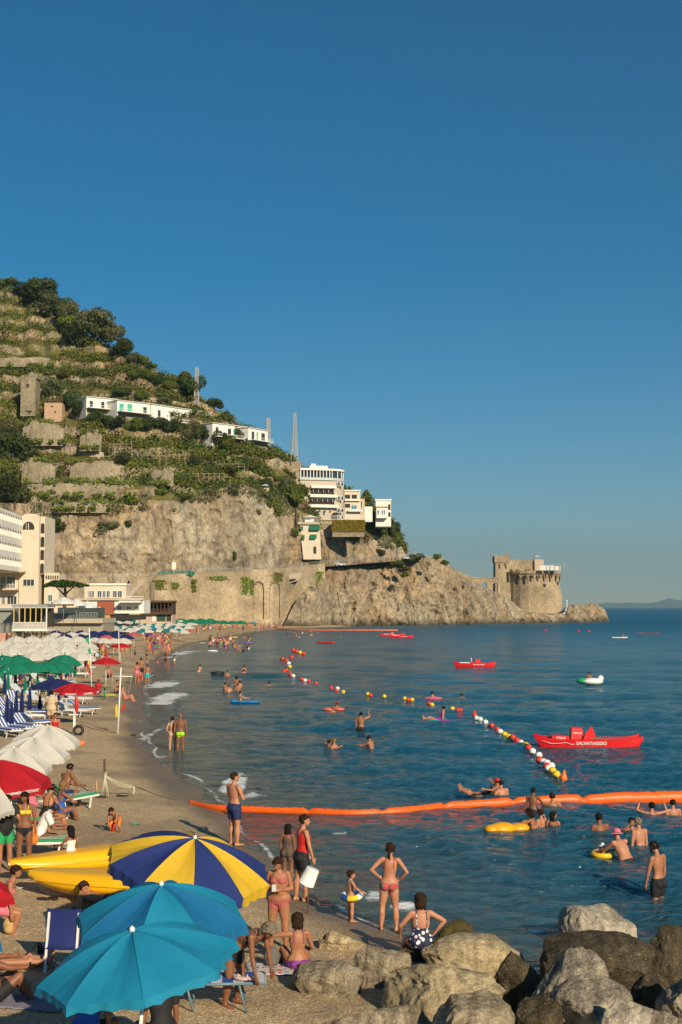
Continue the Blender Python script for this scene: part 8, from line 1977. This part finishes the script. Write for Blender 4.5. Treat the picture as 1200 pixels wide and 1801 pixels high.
# ================================================================= BATHERS ON THE SAND (near left)
def left_people():
    P = lambda px, py, dz=0: B(px, py)+Vector((0, 0, dz))
    SIT = dict(lL=((-.12, 1, -.02), (-.05, .10, -1)), lR=((.14, 1, .02), (.05, .22, -1)))
    # digging child
    g = P(206, 1463); person(g, 200, 'small child bending over red buckets and digging in the sand', H=1.02, sex='c', skin='tan', hair=('short', 'black'), wear=(('trunks', 'orange'),), voxel=.010,
        pose=dict(lean=40, bend=22, hz=.36, head=(15, 0), aL=((-.1, .3, -1), (.1, .1, -1)), aR=((.1, .3, -1), (-.1, .1, -1)), lL=((-.35, .75, -.5), (-.1, -.5, -1)), lR=((.35, .75, -.5), (.1, -.5, -1))))
    # girl at the kayak
    person(P(124, 1545), -55, 'girl with long black hair and a white dress standing behind the kayaks', H=1.12, sex='c', skin='dark', hair=('long', 'black'), wear=(('dress', 'white'),), voxel=.010, pose=dict(head=(4, 0), aL=((-.3, .6, -.8), (-.1, .9, -.4)), aR=((.35, .1, -1), (.1, .2, -1))))
    # seated couple
    person(P(111, 1420, .42), 38, 'dark haired man sitting behind the blonde woman and leaning right', H=1.80, sex='m', fat=1.15, skin='dark', hair=('short', 'black'), wear=(('shorts', 'navy'),), pose=dict(SIT, hz=.02, lean=14, bend=8, head=(6, 0), aL=((-.2, .5, -1), (.2, 1, -.2)), aR=((.2, .5, -.9), (-.1, 1, -.2))))
    g = P(104, 1442); o = MB().box((0, 0, .2), (.42, .42, .05)).box((-.17, -.17, .09), (.04, .04, .2)).box((.17, -.17, .09), (.04, .04, .2)).box((-.17, .17, .09), (.04, .04, .2)).box((.17, .17, .09), (.04, .04, .2)).build('low_stool', METALW); o.location = g+Vector((0, .1, 0)); tag(o, 'low white stool under the blonde woman in the blue swimsuit', 'stool')
    person(P(104, 1444, .22), 58, 'blonde woman in a bright blue swimsuit sitting with a hand raised', H=1.64, sex='f', fat=1.15, skin='dark', hair=('curly', 'light'), wear=(('swimsuit', 'blue'),), pose=dict(SIT, hz=.06, lean=8, head=(4, 0), aL=((-.15, .6, -1), (.1, .9, -.2)), aR=((.25, .75, -.6), (-.05, .45, .9)), lL=((-.10, 1, .12), (0, .15, -1)), lR=((.12, 1, .20), (.05, .3, -1))))
    person(P(82, 1462, .40), 28, 'woman in a low backed black swimsuit sitting with her back turned', H=1.70, sex='f', fat=1.2, skin='tan', hair=('short', 'black'), wear=(('swimsuit', 'black'),), pose=dict(SIT, hz=.02, lean=12, head=(20, 0), aL=((-.2, .6, -1), (.2, 1, -.1)), aR=((.25, .4, -1), (.0, .9, -.5)), lR=((.4, 1, -.05), (.1, .2, -1))))
    person(P(68, 1502, .42), 72, 'man in a white shirt and dark cap sitting and looking down', H=1.74, sex='m', fat=1.1, skin='dark', hair=('cap', 'navy'), wear=(('shirt', 'white'), ('shorts', 'brown')), pose=dict(SIT, hz=.02, lean=18, bend=12, head=(30, 0), aL=((-.15, .6, -1), (.1, 1, -.05)), aR=((.15, .5, -1), (-.1, 1, -.05))))
    person(P(42, 1528), 170, 'standing woman in a yellow bikini with long black hair holding an orange cloth', H=1.66, sex='f', fat=1.02, skin='dark', hair=('long', 'black'), wear=(('bikini', 'yellow'), ('briefs', 'black')), pose=dict(head=(14, 30), aR=((.55, .2, -.8), (-.35, .8, .6)), aL=((-.22, .1, -1), (-.05, .25, -1))))
    g = P(52, 1520); o = MB().ell((0, 0, .72), (.17, .10, .20), 12, 8).ell((.10, 0, .58), (.10, .07, .15), 12, 8).build('orange_cloth', cloth('orange')); o.location = g; tag(o, 'bright orange cloth hanging from the hand of the woman in yellow', 'cloth')
    person(P(8, 1532), 150, 'person in green shorts and a black shirt standing at the left edge', H=1.66, sex='m', fat=1.02, skin='tan', hair=('short', 'black'), wear=(('shorts', 'green'), ('shirt', 'black')), pose=dict(lean=10, head=(16, 0), aL=((-.2, .5, -.9), (.2, .9, -.1))))
    person(P(2, 1505), 120, 'person in dark clothes at the far left edge under the cream parasol', H=1.70, sex='m', fat=1.1, skin='dark', hair=('short', 'black'), wear=(('shirt', 'navy'), ('shorts', 'black')), pose=dict())
    person(P(40, 1442), 140, 'person in a brown shirt standing in the shade under the red parasol', H=1.68, sex='m', skin='tan', hair=('short', 'brown'), wear=(('shirt', 'brown'), ('shorts', 'beige')), pose=dict(aR=((.6, .5, -.3), (-.2, .6, .8))))
    person(P(55, 1462, .35), 100, 'seated woman in a pink top in the shade under the red parasol', H=1.62, sex='f', skin='tan', hair=('bun', 'brown'), wear=(('shirt', 'pink'), ('briefs', 'green')), pose=dict(SIT, hz=.02))
    # bottom left
    q = P(-14, 1762); person(q, 55, 'deeply tanned person sitting on a towel at the bottom left edge with knees bent', H=1.78, sex='m', fat=1.15, skin='dark', hair=('short', 'black'), wear=(('shorts', 'black'),), pose=dict(hz=.09, lean=-14, lL=((-.1, 1, .75), (0, .55, -1)), lR=((.15, 1, .72), (.05, .50, -1)), aL=((-.2, .9, -.2), (0, 1, -.1)), aR=((.2, .8, -.3), (0, 1, -.1))))
    person(P(-14, 1706), 75, 'fair person lying back at the left edge with one arm on the sand', H=1.70, sex='f', skin='tan', hair=('bun', 'brown'), wear=(('bikini', 'navy'), ('briefs', 'navy')), pose=dict(hz=.08, lean=-70, lL=((-.1, 1, -.02), (0, 1, -.05)), lR=((.1, 1, .02), (0, 1, -.05)), aR=((.7, -.2, -.2), (.4, .8, -.1)), aL=((-.7, .2, -.2), (-.3, .8, 0))))
    person(P(-2, 1640), 80, 'person with pink shorts bending at the left edge under the red corner', H=1.60, sex='f', skin='tan', hair=('bun', 'brown'), wear=(('shorts', 'pink'), ('bikini', 'pink')), pose=dict(hz=.3, lean=28, lL=((-.1, .9, -.2), (0, -.4, -1)), lR=((.1, .9, -.2), (0, -.3, -1))))
    backpack(17, 1642, mat('straw beach bag', (.46, .30, .12), .9, .15, 8), 'straw coloured beach bag beside the person with pink shorts', .72)
    q = P(188, 1600); person(q, 100, 'dark haired sunbather lying on the petrol towel behind the blue parasol', H=1.74, sex='m', skin='tan', hair=('short', 'brown'), wear=(('shorts', 'navy'),), pose=dict(hz=.10, lean=-80, head=(50, 0), lL=((-.1, 1, .1), (0, 1, -.15)), lR=((.1, 1, .2), (0, 1, -.25)), aL=((-.8, .2, -.5), (-.3, .9, 0)), aR=((.8, .2, -.5), (.3, .9, 0))))
    person(P(150, 1868), 30, 'person in a dark blue top crouching under the nearest blue parasol', H=1.68, sex='f', skin='dark', hair=('short', 'brown'), wear=(('shirt', 'blue'), ('shorts', 'black')), pose=dict(hz=.26, lean=20, lL=((-.2, 1, .1), (0, -.2, -1)), lR=((.2, 1, .1), (0, -.2, -1))))
    person(P(285, 1862), -30, 'person in a dark top sitting in the shade under the nearest blue parasol', H=1.68, sex='f', skin='dark', hair=('long', 'black'), wear=(('shirt', 'black'), ('briefs', 'black')), pose=dict(hz=.22, lean=10, lL=((-.2, 1, .1), (0, -.2, -1)), lR=((.2, 1, .1), (0, -.2, -1))))
    # around the lifeguard parasol
    person(P(90, 1282), 10, 'large person in a beige shirt standing left of the red lifeguard parasol', H=1.80, sex='m', fat=1.5, skin='dark', hair=('short', 'black'), wear=(('shirt', 'beige'), ('shorts', 'beige')), voxel=.014)
    person(P(97, 1297, .3), 170, 'woman in a red swimsuit and sunglasses sitting below the red lifeguard parasol', H=1.66, sex='f', fat=1.1, skin='tan', hair=('bun', 'black'), wear=(('swimsuit', 'red'),), voxel=.014, pose=dict(SIT, hz=.02))
    person(P(173, 1222, .25), 200, 'woman with black hair in a red top sitting at the round table', H=1.62, sex='f', skin='dark', hair=('long', 'black'), wear=(('shirt', 'red'), ('shorts', 'navy')), voxel=.018, fingers=False, pose=dict(SIT, hz=.02))
    person(P(192, 1192, .05), 150, 'tanned man sitting under the red parasol by the mast', H=1.72, sex='m', skin='tan', hair=('short', 'black'), wear=(('shorts', 'navy'),), voxel=.02, fingers=False, pose=dict(hz=.09, lean=-10, lL=((-.1, 1, .6), (0, .5, -1)), lR=((.1, 1, .6), (0, .5, -1))))
    person(P(205, 1220, .05), 120, 'woman sitting on the sand left of the cross arm mast', H=1.66, sex='f', skin='tan', hair=('bun', 'black'), wear=(('bikini', 'black'), ('briefs', 'black')), voxel=.02, fingers=False, pose=dict(hz=.09, lean=8, lL=((-.1, 1, .6), (0, .5, -1)), lR=((.1, 1, .6), (0, .5, -1))))
    person(P(221, 1232, .05), 100, 'person reclining on the sand right of the cross arm mast', H=1.70, sex='m', skin='pink', hair=('short', 'black'), wear=(('shorts', 'coral'),), voxel=.02, fingers=False, pose=dict(hz=.09, lean=-25, lL=((-.1, 1, .6), (0, .5, -1)), lR=((.1, 1, .3), (0, .5, -1))))
    g = P(184, 1228); MB().tube([(0, 0, 0), (0, 0, .7)], .05, 8).lathe([(.001, .70), (.42, .70), (.42, .74), (.001, .74)], 16).build('round_table', mat('green table plastic', (.02, .20, .08), .5)).location = g
    tag(bpy.data.objects['round_table'], 'round green table under the red parasol by the mast', 'table')
    blob([((0, 0, .06), (.55, .3, .07), 0), ((.1, .05, .11), (.3, .18, .05), 1)], [mat('lime vinyl', (.45, .55, .03), .35, .08, 3), mat('pink vinyl', (.65, .10, .18), .35, .08, 3)], P(191, 1224), 'lime and pink air mattress on the sand near the round table', 'air_mattress', 'float')
    # trio at the waterline
    for (px, yf, yh, fc, sx, hr, wr, lb, sk) in ((248, 1197, 1158, 10, 'm', ('short', 'black'), 'black', 'man in black shorts in the middle of the group at the waterline', 'tan'), (241, 1204, 1166, -20, 'f', ('bun', 'black'), 'pink', 'slim woman at the left of the group at the waterline', 'tan'), (259, 1204, 1170, 0, 'm', ('short', 'brown'), 'turquoise', 'boy in turquoise shorts at the right of the group at the waterline', 'tan'), (247, 1202, 1178, 10, 'c', ('short', 'black'), 'red', 'child in red trunks between the group at the waterline', 'tan'), (238, 1160, 1138, 60, 'm', ('short', 'black'), 'navy', 'man standing beyond the waterline group, left', 'pink'), (258, 1162, 1144, 0, 'f', ('long', 'black'), 'black', 'woman standing beyond the waterline group', 'tan'), (258, 1176, 1158, 0, 'c', ('short', 'black'), 'blue', 'child directly behind the boy in turquoise shorts', 'tan'),
                                             (277, 1172, 1157, 20, 'c', ('bun', 'black'), 'pink', 'child paddling alone right of the waterline group', 'dark'), (291, 1174, 1150, 0, 'f', ('long', 'black'), 'black', 'tall dark woman wading right of the paddling child', 'dark'), (307, 1172, 1152, 40, 'f', ('long', 'black'), 'white', 'woman in a white swimsuit wading farthest right', 'pink'), (304, 1174, 1166, 10, 'c', ('short', 'black'), 'blue', 'small child between the two wading women', 'dark')):
        g, h = by_px(px, yf, yh); person(g, fc, lb, 'people at the waterline', H=h, sex=sx, skin=sk, hair=hr, wear=((('shorts' if sx != 'f' else 'swimsuit'), wr),), voxel=.022, fingers=False, detail=False)
left_people()

# ================================================================= FAR CROWD: a few figures copied with their own colours
POSES = [dict(), dict(aL=((-.5, .2, -.8), (.5, .5, -.3)), aR=((.5, .2, -.8), (-.5, .5, -.3))), dict(lL=((-.05, .30, -1), (-.02, .05, -1)), lR=((.05, -.25, -1), (.02, -.35, -1)), aL=((-.2, -.3, -1), (0, .2, -1)), aR=((.2, .4, -1), (0, .5, -1))), dict(lean=12, head=(15, 0)), dict(aR=((.5, .3, .2), (-.3, .2, .9)), side=4),
         dict(hz=.09, lean=-8, lL=((-.1, 1, .65), (0, .5, -1)), lR=((.1, 1, .6), (0, .6, -1)))]
PROTO = []
for i, ps in enumerate(POSES):
    for sx in ('m', 'f'):
        o, inf = make_body(H=1.72 if sx == 'm' else 1.63, sex=sx, fat=1.0 if i % 2 else 1.1, pose=ps, voxel=.03, fingers=False, detail=False, hair=('short' if sx == 'm' else 'long', 'black'), wear=((('shorts', 'navy') if sx == 'm' else ('swimsuit', 'black')),), skin='tan')
        del o['_H']
        for q in [o]+list(o.children_recursive):
            for s_ in q.material_slots: m_ = s_.material; s_.link = 'OBJECT'; s_.material = m_
        PROTO.append((o, sx, i))
_used = set(); _cols = ['navy', 'red', 'blue', 'black', 'teal', 'yellow', 'coral', 'white', 'green', 'pink', 'purple', 'orange']
PW = ['standing', 'hands on hips', 'walking', 'bending', 'arm raised', 'sitting']
def crowd(n, box, where, water=False, group=None, kinds=(0, 1, 2, 3, 4), submerge=0, minx=5):
    x0, x1, y0, y1 = box; pts = []; tries = 0
    while len(pts) < n and tries < 4000:
        tries += 1; p = (random.uniform(x0, x1), random.uniform(y0, y1))
        if len(where) > 1 and not where[1](*p): continue
        if all(abs(p[0]-q[0]) > minx*.5 or abs(p[1]-q[1]) > 2 for q in pts): pts.append(p)
    pts.sort()
    for i, (px, py) in enumerate(pts):
        k = random.choice([j for j, q in enumerate(PROTO) if q[2] in kinds]); pr, sx, pi_ = PROTO[k]
        if k not in _used: o = pr; _used.add(k)
        else: o = copy_tree(pr)
        g = G(px, py) if water else B(px, py); s_ = random.uniform(.90, 1.04); o.scale = (s_,)*3
        o.location = g+Vector((0, 0, -submerge*random.uniform(.7, 1.2))); o.rotation_euler = (0, 0, random.uniform(0, 6.28))
        o.material_slots[0].material = SK[random.choice(['tan', 'tan', 'pink', 'dark', 'fair'])]; c = random.choice(_cols); hc_ = random.choice(['black', 'brown', 'brown', 'light'])
        for q in o.children_recursive:
            if not q.material_slots: continue
            q.material_slots[0].material = HAIRM[hc_] if q.name.startswith(('hair', 'pony')) else cloth(c)
        tag(o, '%s in %s %s, %s from left %s' % ('man' if sx == 'm' else 'woman', c, PW[pi_], ordinal(i), where[0]), 'person', group)
crowd(30, (255, 302, 1124, 1153), ('in the dense shoreline group', lambda x, y: y > 1122+(302-x)*.25), group='dense group at the bend of the shore', minx=4)
crowd(20, (225, 300, 1114, 1128), ('in front of the striped parasols',), group='people in front of the striped parasols')
crowd(18, (300, 365, 1104, 1120), ('on the far strand',), group='people on the far strand')
crowd(22, (366, 412, 1124, 1142), ('wading by the far strand',), True, 'bathers wading by the far strand', submerge=.4, minx=4)
crowd(14, (412, 448, 1122, 1146), ('deeper off the far strand',), True, 'bathers deeper off the far strand', submerge=1.0)
crowd(34, (360, 440, 1101, 1112), ('at the end of the beach',), group='people at the end of the beach', minx=3)
crowd(30, (436, 500, 1099, 1112), ('in the last beach corner',), group='people at the last corner of the beach', minx=3)
crowd(16, (500, 560, 1108, 1122), ('off the last corner',), True, 'bathers off the last corner', submerge=1.1)
crowd(16, (165, 235, 1135, 1168), ('between mast and parasols',), group='people between the masts', kinds=(0, 1, 3, 5))
crowd(20, (0, 160, 1150, 1215), ('under the near club parasols',), group='people under the near parasols', kinds=(0, 1, 3, 5), minx=12)
crowd(10, (90, 230, 1118, 1132), ('behind the white parasols',), group='people behind the white parasols')
crowd(9, (262, 742, 1000, 1012), ('walking on the coast road', lambda x, y: abs(y-f_yr(x)) < 3), group='people on the coast road') if False else None
def road_people():
    for i, (px, c) in enumerate(((332, 'black'), (360, 'navy'), (372, 'white'), (414, 'white'), (520, 'red'), (528, 'white'), (534, 'white'), (680, 'blue'), (684, 'red'), (689, 'navy'), (695, 'black'), (728, 'red'), (733, 'white'))):
        o = copy_tree(PROTO[i % 8][0]); g = road_pt(px, 2.2+(i % 3), .05); o.location = g; o.rotation_euler = (0, 0, i*1.3); o.scale = (1, 1, 1)
        for q in o.children_recursive:
            if q.material_slots: q.material_slots[0].material = HAIRM['black'] if q.name.startswith('hair') else cloth(c)
        tag(o, 'person in %s clothes on the coast road, %s from the left' % (c, ordinal(i)), 'person', 'people on the coast road')
road_people()
for j, (pr, sx, i) in enumerate(PROTO):
    if j not in _used:
        for q in list(pr.children_recursive): bpy.data.objects.remove(q)
        bpy.data.objects.remove(pr)
# kayak paddler
o = copy_tree(PROTO[sorted(_used)[0]][0]); o.location = G(1096, 1122)+Vector((0, 0, -.75)); tag(o, 'paddler sitting in the white kayak far right', 'person')
o = copy_tree(PROTO[sorted(_used)[0]][0]); o.location = G(1037, 1203)+Vector((0, .2, -.75)); tag(o, 'person riding on the white and green animal float', 'person')
# ================================================================= AIR
def haze():
    z0, z1 = -14.0, 900.0
    b = MB().box((1500, 9500, (z0+z1)/2), (17000, 21000, z1-z0)); k = NT('thin sea air'); k.t.nodes.remove(k.b)
    v = k.n('ShaderNodeVolumePrincipled'); v.inputs['Color'].default_value = (.56, .84, .95, 1); v.inputs['Density'].default_value = 7.5e-5; v.inputs['Anisotropy'].default_value = .2
    k.l(v.outputs[0], k.out.inputs['Volume']); o = b.build('haze', k.m); tag(o, kind='stuff')
haze()
import os
if os.environ.get('LABELDUMP'): pass
for _m in list(bpy.data.materials):
    if not _m.users: bpy.data.materials.remove(_m)
